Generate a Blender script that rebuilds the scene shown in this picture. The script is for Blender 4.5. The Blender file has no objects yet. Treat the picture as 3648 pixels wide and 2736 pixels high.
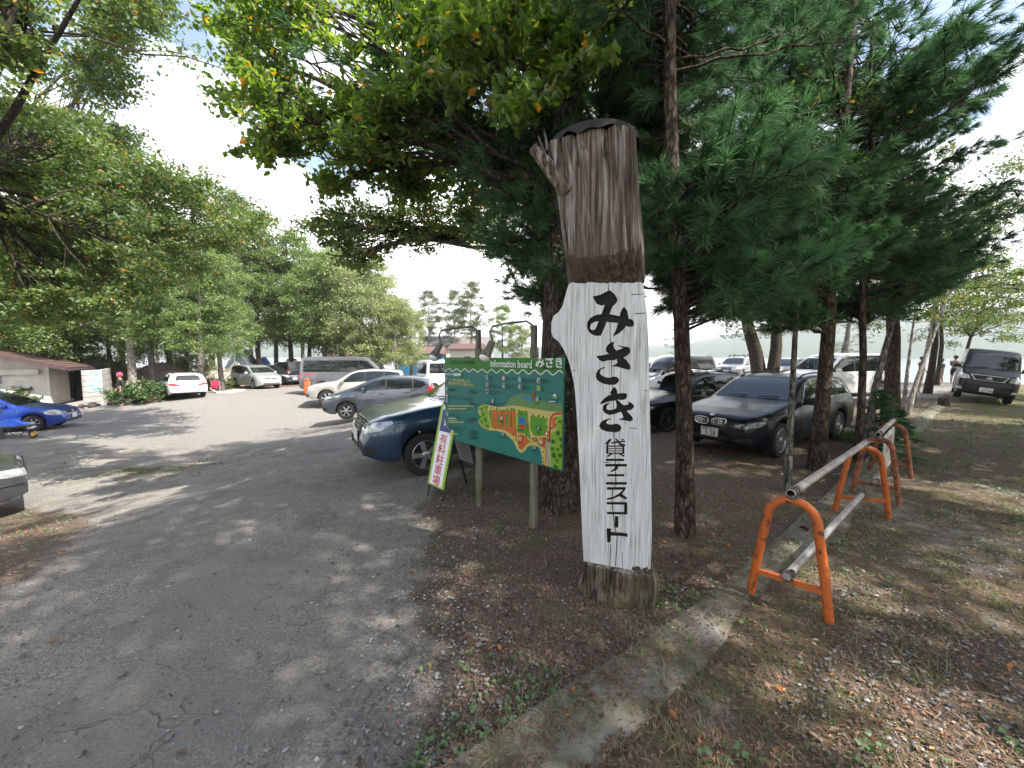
import bpy, bmesh, math, random
import numpy as np
from mathutils import Vector, Matrix
from mathutils.bvhtree import BVHTree
from mathutils.geometry import delaunay_2d_cdt

random.seed(7)
RNG = np.random.default_rng(7)
C = bpy.context.scene.collection
SC = bpy.context.scene
R = math.radians

# ------------------------------------------------------------------ camera
FPX, CX, CY, HORIZON = 1400.0, 1824.0, 1368.0, 1268.0
PITCH = math.atan((CY - HORIZON) / FPX)
CAMZ = 1.70
cam_data = bpy.data.cameras.new('camera')
cam = bpy.data.objects.new('camera', cam_data)
C.objects.link(cam)
cam.location = (0, 0, CAMZ)
cam.rotation_euler = (math.pi / 2 - PITCH, 0, 0)
cam_data.sensor_width = 36.0
cam_data.lens = FPX / 3648.0 * 36.0
cam_data.clip_start = 0.05
cam_data.clip_end = 9000
SC.camera = cam

# ------------------------------------------------------------------ sky, sun, exposure
SUN_AZ, SUN_EL = 118.0, 50.0            # clockwise from the view direction, above the horizon
world = bpy.data.worlds.new('World')
SC.world = world
world.use_nodes = True
nt = world.node_tree
for n in list(nt.nodes):
    nt.nodes.remove(n)
w_out = nt.nodes.new('ShaderNodeOutputWorld')
sky = nt.nodes.new('ShaderNodeTexSky')
sky.sky_type = 'NISHITA'
sky.sun_disc = False
sky.sun_elevation = R(SUN_EL)
sky.sun_rotation = R(SUN_AZ)
sky.air_density = 1.0
sky.dust_density = 2.0
bg_sky = nt.nodes.new('ShaderNodeBackground')
bg_sky.inputs['Strength'].default_value = 0.11
nt.links.new(sky.outputs[0], bg_sky.inputs['Color'])
bg_cloud = nt.nodes.new('ShaderNodeBackground')
bg_cloud.inputs['Color'].default_value = (1.0, 0.98, 0.95, 1)
bg_cloud.inputs['Strength'].default_value = 1.0
tc = nt.nodes.new('ShaderNodeTexCoord')
mp = nt.nodes.new('ShaderNodeMapping')
mp.inputs['Scale'].default_value = (1.0, 1.0, 2.2)
nz = nt.nodes.new('ShaderNodeTexNoise')
nz.inputs['Scale'].default_value = 2.1
nz.inputs['Detail'].default_value = 7
nz.inputs['Roughness'].default_value = 0.58
cr = nt.nodes.new('ShaderNodeValToRGB')
cr.color_ramp.elements[0].position = 0.37
cr.color_ramp.elements[1].position = 0.52
nt.links.new(tc.outputs['Generated'], mp.inputs['Vector'])
nt.links.new(mp.outputs[0], nz.inputs['Vector'])
sepz = nt.nodes.new('ShaderNodeSeparateXYZ')       # clouds close up towards the horizon
nt.links.new(tc.outputs['Generated'], sepz.inputs[0])
low = nt.nodes.new('ShaderNodeMath'); low.operation = 'MULTIPLY_ADD'
low.inputs[1].default_value = -.62; low.inputs[2].default_value = .24
nt.links.new(sepz.outputs['Z'], low.inputs[0])
cadd = nt.nodes.new('ShaderNodeMath'); cadd.operation = 'ADD'
nt.links.new(low.outputs[0], cadd.inputs[0]); nt.links.new(nz.outputs['Fac'], cadd.inputs[1])
nt.links.new(cadd.outputs[0], cr.inputs['Fac'])
mixw = nt.nodes.new('ShaderNodeMixShader')
nt.links.new(cr.outputs['Color'], mixw.inputs['Fac'])
nt.links.new(bg_sky.outputs[0], mixw.inputs[1])
nt.links.new(bg_cloud.outputs[0], mixw.inputs[2])
nt.links.new(mixw.outputs[0], w_out.inputs['Surface'])

sun_data = bpy.data.lights.new('sun', 'SUN')
sun_data.energy = 3.9
sun_data.angle = R(0.53)
sun_data.color = (1.0, 0.95, 0.87)
sun = bpy.data.objects.new('sun', sun_data)
C.objects.link(sun)
_sd = Vector((math.sin(R(SUN_AZ)) * math.cos(R(SUN_EL)), math.cos(R(SUN_AZ)) * math.cos(R(SUN_EL)), math.sin(R(SUN_EL))))
sun.rotation_euler = (-_sd).to_track_quat('-Z', 'Y').to_euler()
SUNV = np.array(_sd)

SC.view_settings.view_transform = 'Standard'
SC.view_settings.look = 'None'
SC.view_settings.exposure = 1.72
SC.view_settings.gamma = 1.0
SC.view_settings.use_curve_mapping = False
SC.render.engine = 'CYCLES'
SC.cycles.max_bounces = 7
SC.cycles.diffuse_bounces = 3
SC.cycles.glossy_bounces = 3
SC.cycles.transmission_bounces = 4
SC.cycles.use_denoising = True

# ------------------------------------------------------------------ numbers
def sstep(a, b, x):
    t = np.clip((np.asarray(x, float) - a) / (b - a), 0, 1)
    return t * t * (3 - 2 * t)

def _h(ix, iy, seed):
    n = (ix.astype(np.int64) * 374761393 + iy.astype(np.int64) * 668265263 + seed * 974634777) & 0x7fffffff
    n = ((n ^ (n >> 13)) * 1274126177) & 0x7fffffff
    return ((n ^ (n >> 16)) & 0xffff) / 65535.0

def vnoise(x, y, seed=0):
    x = np.asarray(x, float); y = np.asarray(y, float)
    ix, iy = np.floor(x), np.floor(y)
    fx, fy = x - ix, y - iy
    fx, fy = fx * fx * (3 - 2 * fx), fy * fy * (3 - 2 * fy)
    a, b = _h(ix, iy, seed), _h(ix + 1, iy, seed)
    c, d = _h(ix, iy + 1, seed), _h(ix + 1, iy + 1, seed)
    return (a + (b - a) * fx) + ((c + (d - c) * fx) - (a + (b - a) * fx)) * fy

def fbm(x, y, seed=0, o=4):
    s, a, t = 0, 1, 0
    for k in range(o):
        s = s + a * vnoise(np.asarray(x) * 2 ** k, np.asarray(y) * 2 ** k, seed + k * 17); t += a; a *= .5
    return s / t

# the kerb runs from beside the camera away to the right
KERB = np.array([(-3.2, -1.3), (-0.35, 1.42), (0.5, 2.02), (1.35, 2.62), (3.0, 3.95), (6.3, 6.75), (11.0, 10.6), (15.6, 14.4)])

def kerb_y(x):
    x = np.asarray(x, float)
    y = np.interp(x, KERB[:, 0], KERB[:, 1])
    y = np.where(x < KERB[0, 0], KERB[0, 1] + (x - KERB[0, 0]) * .95, y)
    return np.where(x > KERB[-1, 0], KERB[-1, 1] + (x - KERB[-1, 0]) * .8, y)

def lot_d(x, y):
    """distance from the kerb, positive on the car park's side"""
    return (np.asarray(y, float) - kerb_y(x)) * .76

WATER_Z = -1.55
# land outline: the peninsula ends at the lake
def shore(x):
    """y at which the water begins"""
    x = np.asarray(x, float)
    return np.interp(x, [-400, -120, -60, -30, -12, 0, 8, 14, 20, 30, 60, 400], [30, 46, 52, 56, 74, 88, 80, 46, 30, 27.5, 25, 4])

def ground_z(x, y):
    x = np.asarray(x, float); y = np.asarray(y, float)
    d = lot_d(x, y)
    lot = -.04 - .56 * (1 - np.exp(-np.maximum(d - 1, 0) / 12.0))
    lot = lot - .55 * sstep(-3, -8.5, x) * sstep(2.5, 5.5, y) * sstep(23, 16, y) - .085 * np.maximum(0, -x - 19.5) * sstep(13, 19, y) * sstep(34, 26, y)
    lot = lot * (1 - .65 * sstep(2, 12, x))
    z = np.where(d > 0, lot, 0.0)
    z = z * sstep(-.02, .03, d)
    right = -np.clip(-d - 1.2, 0, 7) * .10 * sstep(9, 13, y)
    z = z + np.where(d < 0, right, 0)
    z = z + .045 * (fbm(x * .55, y * .55, 3, 2) - .5) * np.clip((26 - y) / 10, 0, 1)
    over = y - shore(x)
    z = np.where(over > -2.5, z + (WATER_Z - .5 - z) * sstep(-2.5, 1.8, over), z)
    return z

def gz(x, y):
    return float(ground_z(np.array([x]), np.array([y]))[0])

_cp, _sp = math.cos(PITCH), math.sin(PITCH)
def ray(px, py):
    u, v = (px - CX) / FPX, (CY - py) / FPX
    return np.array([u, _cp + v * _sp, -_sp + v * _cp])

def atY(px, py, Y):
    """the point at depth Y (metres ahead) that the photograph shows at (px, py)"""
    d = ray(px, py)
    p = d * (Y / d[1])
    return np.array([p[0], p[1], p[2] + CAMZ])

def atG(px, py):
    """the ground point the photograph shows at (px, py)"""
    z = 0.0
    d = ray(px, py)
    for _ in range(30):
        t = (z - CAMZ) / d[2]
        z = .5 * z + .5 * gz(d[0] * t, d[1] * t)
    return np.array([d[0] * t, d[1] * t, gz(d[0] * t, d[1] * t)])

# ------------------------------------------------------------------ materials
def srgb(r, g, b):
    f = lambda c: c / 12.92 if c <= .04045 else ((c + .055) / 1.055) ** 2.4
    return (f(r / 255), f(g / 255), f(b / 255))

MATS = {}
def mat(name, col, rough=.6, metal=0.0, coat=0.0, var=0.0, vscale=6.0, bump=0.0, bscale=40.0, spec=None, stretch=None, dark=None, emit=None, ramp=(.34, .66)):
    """a plain surface; var mixes a second tone in by noise, bump adds relief"""
    if name in MATS:
        return MATS[name]
    m = bpy.data.materials.new(name)
    m.use_nodes = True
    t = m.node_tree
    b = t.nodes['Principled BSDF']
    b.inputs['Base Color'].default_value = (*col, 1)
    b.inputs['Roughness'].default_value = rough
    b.inputs['Metallic'].default_value = metal
    if spec is not None:
        b.inputs['Specular IOR Level'].default_value = spec
    if coat:
        b.inputs['Coat Weight'].default_value = coat
        b.inputs['Coat Roughness'].default_value = .04
    vec = None
    if var or bump:
        tcn = t.nodes.new('ShaderNodeTexCoord')
        vec = tcn.outputs['Object']
        if stretch:
            mpn = t.nodes.new('ShaderNodeMapping')
            mpn.inputs['Scale'].default_value = stretch
            t.links.new(vec, mpn.inputs['Vector'])
            vec = mpn.outputs[0]
    if var:
        n = t.nodes.new('ShaderNodeTexNoise')
        n.inputs['Scale'].default_value = vscale
        n.inputs['Detail'].default_value = 6
        n.inputs['Roughness'].default_value = .65
        t.links.new(vec, n.inputs['Vector'])
        r = t.nodes.new('ShaderNodeValToRGB')
        r.color_ramp.elements[0].position, r.color_ramp.elements[1].position = ramp
        d = dark if dark else tuple(c * (1 - var) for c in col)
        r.color_ramp.elements[0].color = (*d, 1)
        r.color_ramp.elements[1].color = (*col, 1)
        t.links.new(n.outputs['Fac'], r.inputs['Fac'])
        t.links.new(r.outputs[0], b.inputs['Base Color'])
    if bump:
        n2 = t.nodes.new('ShaderNodeTexNoise')
        n2.inputs['Scale'].default_value = bscale
        n2.inputs['Detail'].default_value = 5
        t.links.new(vec, n2.inputs['Vector'])
        bp = t.nodes.new('ShaderNodeBump')
        bp.inputs['Strength'].default_value = bump
        bp.inputs['Distance'].default_value = .02
        t.links.new(n2.outputs['Fac'], bp.inputs['Height'])
        t.links.new(bp.outputs[0], b.inputs['Normal'])
    if emit:
        b.inputs['Emission Color'].default_value = (*col, 1)
        b.inputs['Emission Strength'].default_value = emit
    MATS[name] = m
    return m

def leaf_mat(name, stops, trans=.45, rough=.55, gloss=.06):
    """leaves: each leaf's own tone comes from its 'tone' attribute; light passes through"""
    m = bpy.data.materials.new(name)
    m.use_nodes = True
    t = m.node_tree
    for n in list(t.nodes):
        t.nodes.remove(n)
    out = t.nodes.new('ShaderNodeOutputMaterial')
    at = t.nodes.new('ShaderNodeAttribute')
    at.attribute_name = 'tone'
    r = t.nodes.new('ShaderNodeValToRGB')
    els = r.color_ramp.elements
    while len(els) < len(stops):
        els.new(.5)
    for e, (p, c) in zip(els, stops):
        e.position = p
        e.color = (*c, 1)
    t.links.new(at.outputs['Fac'], r.inputs['Fac'])
    df = t.nodes.new('ShaderNodeBsdfDiffuse')
    tr = t.nodes.new('ShaderNodeBsdfTranslucent')
    hs = t.nodes.new('ShaderNodeHueSaturation')
    hs.inputs['Hue'].default_value = .485
    hs.inputs['Saturation'].default_value = 1.1
    hs.inputs['Value'].default_value = 1.9
    t.links.new(r.outputs[0], df.inputs['Color'])
    t.links.new(r.outputs[0], hs.inputs['Color'])
    t.links.new(hs.outputs[0], tr.inputs['Color'])
    mx = t.nodes.new('ShaderNodeMixShader')
    mx.inputs[0].default_value = trans
    t.links.new(df.outputs[0], mx.inputs[1])
    t.links.new(tr.outputs[0], mx.inputs[2])
    gl = t.nodes.new('ShaderNodeBsdfGlossy')
    gl.inputs['Roughness'].default_value = rough
    mg = t.nodes.new('ShaderNodeMixShader')
    mg.inputs[0].default_value = gloss
    t.links.new(mx.outputs[0], mg.inputs[1])
    t.links.new(gl.outputs[0], mg.inputs[2])
    t.links.new(mg.outputs[0], out.inputs['Surface'])
    MATS[name] = m
    return m

# ------------------------------------------------------------------ objects
def tag(o, label=None, cat=None, group=None, kind=None):
    if label: o['label'] = label
    if cat: o['category'] = cat
    if group: o['group'] = group
    if kind: o['kind'] = kind
    return o

def thing(name, label, cat, loc=(0, 0, 0), rz=0.0, group=None):
    o = bpy.data.objects.new(name, None)
    C.objects.link(o)
    o.empty_display_size = .2
    o.location = loc
    o.rotation_euler = (0, 0, rz)
    return tag(o, label, cat, group)

def link_mesh(name, me, parent=None):
    o = bpy.data.objects.new(name, me)
    C.objects.link(o)
    if parent is not None:
        o.parent = parent
    return o

def mesh_np(name, V, F, mats, midx=None, tone=None, smooth=False):
    """mesh from numpy arrays; F is (n,3) or (n,4)"""
    V = np.asarray(V, np.float32); F = np.asarray(F, np.int32)
    me = bpy.data.meshes.new(name)
    n, k = F.shape
    me.vertices.add(len(V)); me.vertices.foreach_set('co', V.ravel())
    me.loops.add(n * k); me.loops.foreach_set('vertex_index', F.ravel())
    me.polygons.add(n)
    me.polygons.foreach_set('loop_start', np.arange(0, n * k, k, dtype=np.int32))
    if midx is not None:
        me.polygons.foreach_set('material_index', np.asarray(midx, np.int32))
    me.polygons.foreach_set('use_smooth', np.full(n, smooth))
    if tone is not None:
        a = me.attributes.new('tone', 'FLOAT', 'POINT')
        a.data.foreach_set('value', np.asarray(tone, np.float32))
    for m in (mats if isinstance(mats, (list, tuple)) else [mats]):
        me.materials.append(m)
    me.update(calc_edges=True)
    return me

def copy_tree(o, parent=None):
    c = o.copy()
    C.objects.link(c)
    if parent is not None:
        c.parent = parent
    for ch in list(o.children):
        copy_tree(ch, c)
    return c

class MB:
    """collects boxes, tubes, lathes and polygons, then links them as one mesh object"""
    def __init__(s):
        s.v, s.f, s.m = [], [], []
    def add(s, vs, fs, mi=0):
        o = len(s.v)
        s.v.extend([tuple(map(float, p)) for p in vs])
        s.f.extend([tuple(i + o for i in f) for f in fs])
        s.m.extend([mi] * len(fs))
    def box(s, c, d, mi=0, M=None):
        vs = [(c[0] + sx * d[0] / 2, c[1] + sy * d[1] / 2, c[2] + sz * d[2] / 2) for sx in (-1, 1) for sy in (-1, 1) for sz in (-1, 1)]
        if M is not None:
            vs = [tuple(M @ Vector(p)) for p in vs]
        s.add(vs, [(0, 1, 3, 2), (4, 6, 7, 5), (0, 4, 5, 1), (2, 3, 7, 6), (0, 2, 6, 4), (1, 5, 7, 3)], mi)
    def bbox(s, c, d, r=.01, mi=0, M=None):
        """bevelled box"""
        bm = bmesh.new()
        bmesh.ops.create_cube(bm, size=1)
        for v in bm.verts:
            v.co = Vector((v.co.x * d[0], v.co.y * d[1], v.co.z * d[2]))
        bmesh.ops.bevel(bm, geom=list(bm.edges), offset=min(r, min(d) * .45), segments=2, affect='EDGES', profile=.6)
        vs = [v.co + Vector(c) for v in bm.verts]
        if M is not None:
            vs = [M @ p for p in vs]
        bm.verts.index_update()
        s.add(vs, [[v.index for v in f.verts] for f in bm.faces], mi)
        bm.free()
    def tube(s, pts, rad, n=8, mi=0, caps=True):
        P = [Vector(p) for p in pts]
        if not hasattr(rad, '__len__'):
            rad = [rad] * len(P)
        T = []
        for i in range(len(P)):
            a = P[max(i - 1, 0)]; b = P[min(i + 1, len(P) - 1)]
            T.append((b - a).normalized())
        ref = Vector((0, 0, 1)) if abs(T[0].z) < .9 else Vector((1, 0, 0))
        u = T[0].cross(ref).normalized()
        vs, fs = [], []
        for i, p in enumerate(P):
            u = (u - T[i] * u.dot(T[i]))
            u = u.normalized() if u.length > 1e-6 else T[i].orthogonal().normalized()
            w = T[i].cross(u)
            for k in range(n):
                a = 2 * math.pi * k / n
                vs.append(p + (u * math.cos(a) + w * math.sin(a)) * rad[i])
        for i in range(len(P) - 1):
            for k in range(n):
                a, b = i * n + k, i * n + (k + 1) % n
                fs.append((a, b, b + n, a + n))
        if caps:
            fs.append(tuple(range(n - 1, -1, -1)))
            fs.append(tuple((len(P) - 1) * n + k for k in range(n)))
        s.add(vs, fs, mi)
    def lathe(s, prof, n=24, mi=0, M=None, cap=True):
        """prof: (radius, z) pairs around z"""
        vs, fs = [], []
        for r, z in prof:
            for k in range(n):
                a = 2 * math.pi * k / n
                p = Vector((r * math.cos(a), r * math.sin(a), z))
                vs.append(M @ p if M is not None else p)
        for i in range(len(prof) - 1):
            for k in range(n):
                a, b = i * n + k, i * n + (k + 1) % n
                fs.append((a, b, b + n, a + n))
        if cap:
            fs.append(tuple(range(n - 1, -1, -1)))
            fs.append(tuple((len(prof) - 1) * n + k for k in range(n)))
        s.add(vs, fs, mi)
    def prism(s, poly, z0, z1, mi=0, M=None):
        n = len(poly)
        vs = [Vector((x, y, z0)) for x, y in poly] + [Vector((x, y, z1)) for x, y in poly]
        if M is not None:
            vs = [M @ p for p in vs]
        fs = [tuple(range(n - 1, -1, -1)), tuple(range(n, 2 * n))] + [(i, (i + 1) % n, n + (i + 1) % n, n + i) for i in range(n)]
        s.add(vs, fs, mi)
    def build(s, name, mats, parent=None, smooth=None):
        me = bpy.data.meshes.new(name)
        me.from_pydata(s.v, [], s.f)
        for m in (mats if isinstance(mats, (list, tuple)) else [mats]):
            me.materials.append(m)
        me.polygons.foreach_set('material_index', s.m)
        if smooth is not None:
            me.polygons.foreach_set('use_smooth', [True] * len(s.f))
            me.update()
            me.set_sharp_from_angle(angle=R(smooth))
        me.update()
        return link_mesh(name, me, parent)

def text_geo(body, size=1.0, bold=0.0, spacing=1.0, align='CENTER', res=3):
    """flat filled outlines of a piece of writing: (verts, faces) in x, y"""
    cu = bpy.data.curves.new('writing', 'FONT')
    cu.body = body
    cu.size = size
    cu.align_x = align
    cu.align_y = 'CENTER'
    cu.resolution_u = res
    cu.offset = bold * size
    cu.space_character = spacing
    o = bpy.data.objects.new('writing', cu)
    C.objects.link(o)
    dg = bpy.context.evaluated_depsgraph_get()
    me = bpy.data.meshes.new_from_object(o.evaluated_get(dg))
    vs = [v.co.copy() for v in me.vertices]
    fs = [tuple(p.vertices) for p in me.polygons]
    bpy.data.objects.remove(o)
    bpy.data.curves.remove(cu)
    bpy.data.meshes.remove(me)
    return vs, fs

def put_text(mb, body, M, size, mi=0, bold=0.0, align='CENTER', sx=1.0, res=2, spacing=1.0):
    vs, fs = text_geo(body, size, bold, spacing, align, res)
    mb.add([M @ Vector((p.x * sx, p.y, 0)) for p in vs], fs, mi)
# ================================================================== ground, kerb, lake, hills
def ground_material():
    m = bpy.data.materials.new('ground')
    m.use_nodes = True
    t = m.node_tree
    N, L = t.nodes, t.links
    b = N['Principled BSDF']
    b.inputs['Roughness'].default_value = .92
    b.inputs['Specular IOR Level'].default_value = .2
    geo = N.new('ShaderNodeNewGeometry')
    P = geo.outputs['Position']
    def noise(scale, detail=5, rough=.6, vec=P):
        n = N.new('ShaderNodeTexNoise')
        n.inputs['Scale'].default_value = scale
        n.inputs['Detail'].default_value = detail
        n.inputs['Roughness'].default_value = rough
        L.new(vec, n.inputs['Vector'])
        return n.outputs['Fac']
    def ramp(fac, stops):
        r = N.new('ShaderNodeValToRGB')
        e = r.color_ramp.elements
        while len(e) < len(stops):
            e.new(.5)
        for q, (p, c) in zip(e, stops):
            q.position = p
            q.color = (*c, 1) if hasattr(c, '__len__') else (c, c, c, 1)
        L.new(fac, r.inputs['Fac'])
        return r.outputs[0]
    def mix(f, a, c, mode='MIX'):
        x = N.new('ShaderNodeMix')
        x.data_type = 'RGBA'
        x.blend_type = mode
        if hasattr(f, 'is_linked'): L.new(f, x.inputs[0])
        else: x.inputs[0].default_value = f
        for s, i in ((a, 6), (c, 7)):
            if hasattr(s, 'is_linked'): L.new(s, x.inputs[i])
            else: x.inputs[i].default_value = (*s, 1)
        return x.outputs[2]
    def math_(op, a, c=None):
        x = N.new('ShaderNodeMath')
        x.operation = op
        x.use_clamp = op in ('ADD', 'MULTIPLY')
        for s, i in ((a, 0), (c, 1)):
            if s is None: continue
            if hasattr(s, 'is_linked'): L.new(s, x.inputs[i])
            else: x.inputs[i].default_value = s
        return x.outputs[0]
    def attr(name):
        a = N.new('ShaderNodeAttribute')
        a.attribute_name = name
        return a.outputs['Fac']
    speck = noise(70, 4, .8)
    fine = noise(34, 6, .75)
    mid = noise(5.5, 6, .62)
    big = noise(.8, 4, .55)
    # worn asphalt: grey with pale grit, dusty patches and crazing
    asph = ramp(speck, [(.40, (.085, .076, .067)), (.5, (.20, .18, .158)), (.60, (.40, .37, .33))])
    asph = mix(ramp(mid, [(.42, 0.0), (.66, .6)]), asph, (.30, .268, .228))
    asph = mix(ramp(noise(1.9, 6, .68), [(.5, 0.0), (.6, .5)]), asph, (.105, .092, .08))
    asph = mix(ramp(big, [(.36, .55), (.58, 0.0)]), asph, (.15, .146, .142))
    vor = N.new('ShaderNodeTexVoronoi')
    vor.feature = 'DISTANCE_TO_EDGE'
    vor.inputs['Scale'].default_value = 2.7
    wob = N.new('ShaderNodeTexNoise')
    wob.inputs['Scale'].default_value = 4.0
    wob.inputs['Detail'].default_value = 4
    L.new(P, wob.inputs['Vector'])
    wv = N.new('ShaderNodeMix'); wv.data_type = 'RGBA'; wv.blend_type = 'LINEAR_LIGHT'
    wv.inputs[0].default_value = .16
    L.new(P, wv.inputs[6]); L.new(wob.outputs['Color'], wv.inputs[7])
    L.new(wv.outputs[2], vor.inputs['Vector'])
    crack = ramp(vor.outputs['Distance'], [(.0, 1.0), (.008, .7), (.018, .0)])
    crackm = math_('MULTIPLY', crack, attr('crazed'))
    crackm = math_('MULTIPLY', crackm, ramp(noise(1.4, 3), [(.40, 0.0), (.54, .75)]))
    asph = mix(math_('MULTIPLY', attr('crazed'), .5), asph, (.245, .226, .204))
    asph = mix(crackm, asph, (.05, .047, .045))
    # pale gravel of the sunny lot
    grav = ramp(fine, [(.36, (.10, .092, .083)), (.5, (.20, .186, .17)), (.64, (.33, .31, .288))])
    # needle and leaf litter on soil
    st = N.new('ShaderNodeMapping')
    st.inputs['Scale'].default_value = (1, .35, 1)
    st.inputs['Rotation'].default_value = (0, 0, .9)
    L.new(P, st.inputs['Vector'])
    streak = noise(70, 4, .75, st.outputs[0])
    lit = ramp(streak, [(.36, (.045, .033, .026)), (.5, (.125, .089, .067)), (.6, (.22, .158, .115)), (.7, (.33, .26, .205))])
    lit = mix(ramp(mid, [(.44, 0.0), (.62, .72)]), lit, (.105, .082, .064))
    lit = mix(ramp(noise(2.2, 5), [(.53, 0.0), (.66, .55)]), lit, (.085, .1, .038))
    # grass and moss
    gra = ramp(fine, [(.36, (.03, .038, .013)), (.5, (.082, .084, .032)), (.64, (.17, .155, .072))])
    gra = mix(ramp(mid, [(.45, 0.0), (.6, .7)]), gra, (.145, .105, .07))
    edge = math_('SUBTRACT', noise(3.2, 6, .7), .5)
    def mask(name, k=1.1):
        x = math_('MULTIPLY', edge, k)
        y = N.new('ShaderNodeMath'); y.operation = 'MULTIPLY_ADD'
        L.new(edge, y.inputs[0]); y.inputs[1].default_value = k
        L.new(attr(name), y.inputs[2])
        return ramp(y.outputs[0], [(.38, 0.0), (.62, 1.0)])
    col = mix(mask('gravel'), asph, grav)
    col = mix(mask('litter'), col, lit)
    col = mix(mask('grass'), col, gra)
    L.new(col, b.inputs['Base Color'])
    hgt = math_('ADD', math_('MULTIPLY', speck, .5), math_('MULTIPLY', fine, .9))
    hgt2 = N.new('ShaderNodeMath'); hgt2.operation = 'SUBTRACT'
    L.new(hgt, hgt2.inputs[0]); L.new(crackm, hgt2.inputs[1])
    bp = N.new('ShaderNodeBump')
    bp.inputs['Strength'].default_value = .85
    bp.inputs['Distance'].default_value = .018
    L.new(hgt2.outputs[0], bp.inputs['Height'])
    L.new(bp.outputs[0], b.inputs['Normal'])
    return m

def axis(lo, hi, d0, c, grow):
    """coordinates, dense near c and coarser away"""
    out = [c]; d = d0; x = c
    while x < hi:
        d = d0 + max(0, abs(x - c) - 9) * grow; x += d; out.append(x)
    x = c
    while x > lo:
        d = d0 + max(0, abs(x - c) - 9) * grow; x -= d; out.insert(0, x)
    return np.array(out)

# road edge (left side of the litter around the sign post) in plan
def road_edge(y):
    return np.interp(y, [-2, 1.2, 1.9, 2.7, 3.6, 4.6, 5.6, 7, 9, 14], [-.9, -.45, -.32, -.62, -.75, -1.05, -1.0, -.2, 2.0, 3.0])

def zones(x, y):
    d = lot_d(x, y)
    lot = d > 0
    re = road_edge(y)
    litter = np.where(lot, sstep(-.55, .45, x - re) * (1 - .0), 1.0)
    litter = np.where(lot & (y > 16), litter * sstep(16.5, 15.5, y) , litter)
    # litter under the trees at the left edge of the road
    left_edge = np.interp(y, [0, 2, 3.2, 4.5, 5.6, 6.6, 8, 30], [-7.5, -3.7, -4.1, -5.0, -6.2, -8.5, -40, -60])
    litter = np.maximum(litter, np.where(lot, sstep(.7, -.7, x - left_edge), 0))
    gravel = np.where(lot, sstep(6.5, 11.5, y + .25 * x * (x < 0)), 0)
    gravel = np.maximum(gravel, np.where(lot, .55 * np.exp(-((x - re + .35) / .5) ** 2) * (y < 5), 0))
    # rim of the lot under the far trees
    far = sstep(0, 3.0, y - np.interp(x, [-60, -34, -24, -17.5, -10, 0, 9, 30], [14.5, 16.5, 18.5, 25, 37.5, 40, 30, 22]))
    litter = np.maximum(litter, np.where(lot, far, 0))
    grass = np.where(lot, .22 * far, 0)
    right = -d
    grass = np.where(~lot, np.clip(.47 + .5 * sstep(7.5, 13, y) * sstep(.6, 2.0, right) + .18 * (fbm(x * .9, y * .9, 9, 3) - .5), 0, 1), grass)
    grass = np.maximum(grass, .62 * np.exp(-(((x + 8.3) / 2.6) ** 2 + ((y - 8.9) / .7) ** 2)))
    grass = np.maximum(grass, .55 * np.exp(-(((x + 7.3) / 1.3) ** 2 + ((y - 8.0) / .35) ** 2)))
    gravel = np.where(~lot, .34 * (fbm(x * .8 + 5, y * .8, 15, 3) - .28) * sstep(9, 4, y) * sstep(.3, .8, -d), gravel)
    litter = np.where(~lot, 1 - .5 * sstep(.54, .64, fbm(x * 1.1 + 3, y * 1.1, 19, 3)) * sstep(9, 5, y), litter)
    crazed = np.where(lot, np.exp(-(((x + 2.0) / 1.0) ** 2 + ((y - 2.9) / .75) ** 2)) + np.exp(-(((x + 2.1) / .9) ** 2 + ((y - 1.6) / .5) ** 2)) + np.exp(-(((x + .1) / .5) ** 2 + ((y - 1.5) / .3) ** 2)), 0)
    return np.clip(gravel, 0, 1), np.clip(litter, 0, 1), np.clip(grass, 0, 1), np.clip(crazed, 0, 1)

def make_ground():
    xs, ys = axis(-5000, 5000, .13, 0.0, .045), axis(-400, 6000, .13, 6.0, .045)
    X, Y = np.meshgrid(xs, ys)
    x, y = X.ravel(), Y.ravel()
    z = ground_z(x, y)
    near = np.exp(-((x / 9) ** 2 + ((y - 4) / 8) ** 2))
    z = z + near * .02 * (fbm(x * 3.1, y * 3.1, 5, 3) - .5)
    nx, ny = len(xs), len(ys)
    i = np.arange(nx * ny).reshape(ny, nx)
    F = np.stack([i[:-1, :-1], i[:-1, 1:], i[1:, 1:], i[1:, :-1]], -1).reshape(-1, 4)
    me = mesh_np('ground', np.stack([x, y, z], 1), F, ground_material(), smooth=True)
    for nm, a in zip(('gravel', 'litter', 'grass', 'crazed'), zones(x, y)):
        at = me.attributes.new(nm, 'FLOAT', 'POINT')
        at.data.foreach_set('value', a.astype(np.float32))
    return tag(link_mesh('ground', me), 'worn asphalt car park and leaf strewn soil', kind='structure')
make_ground()

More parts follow.
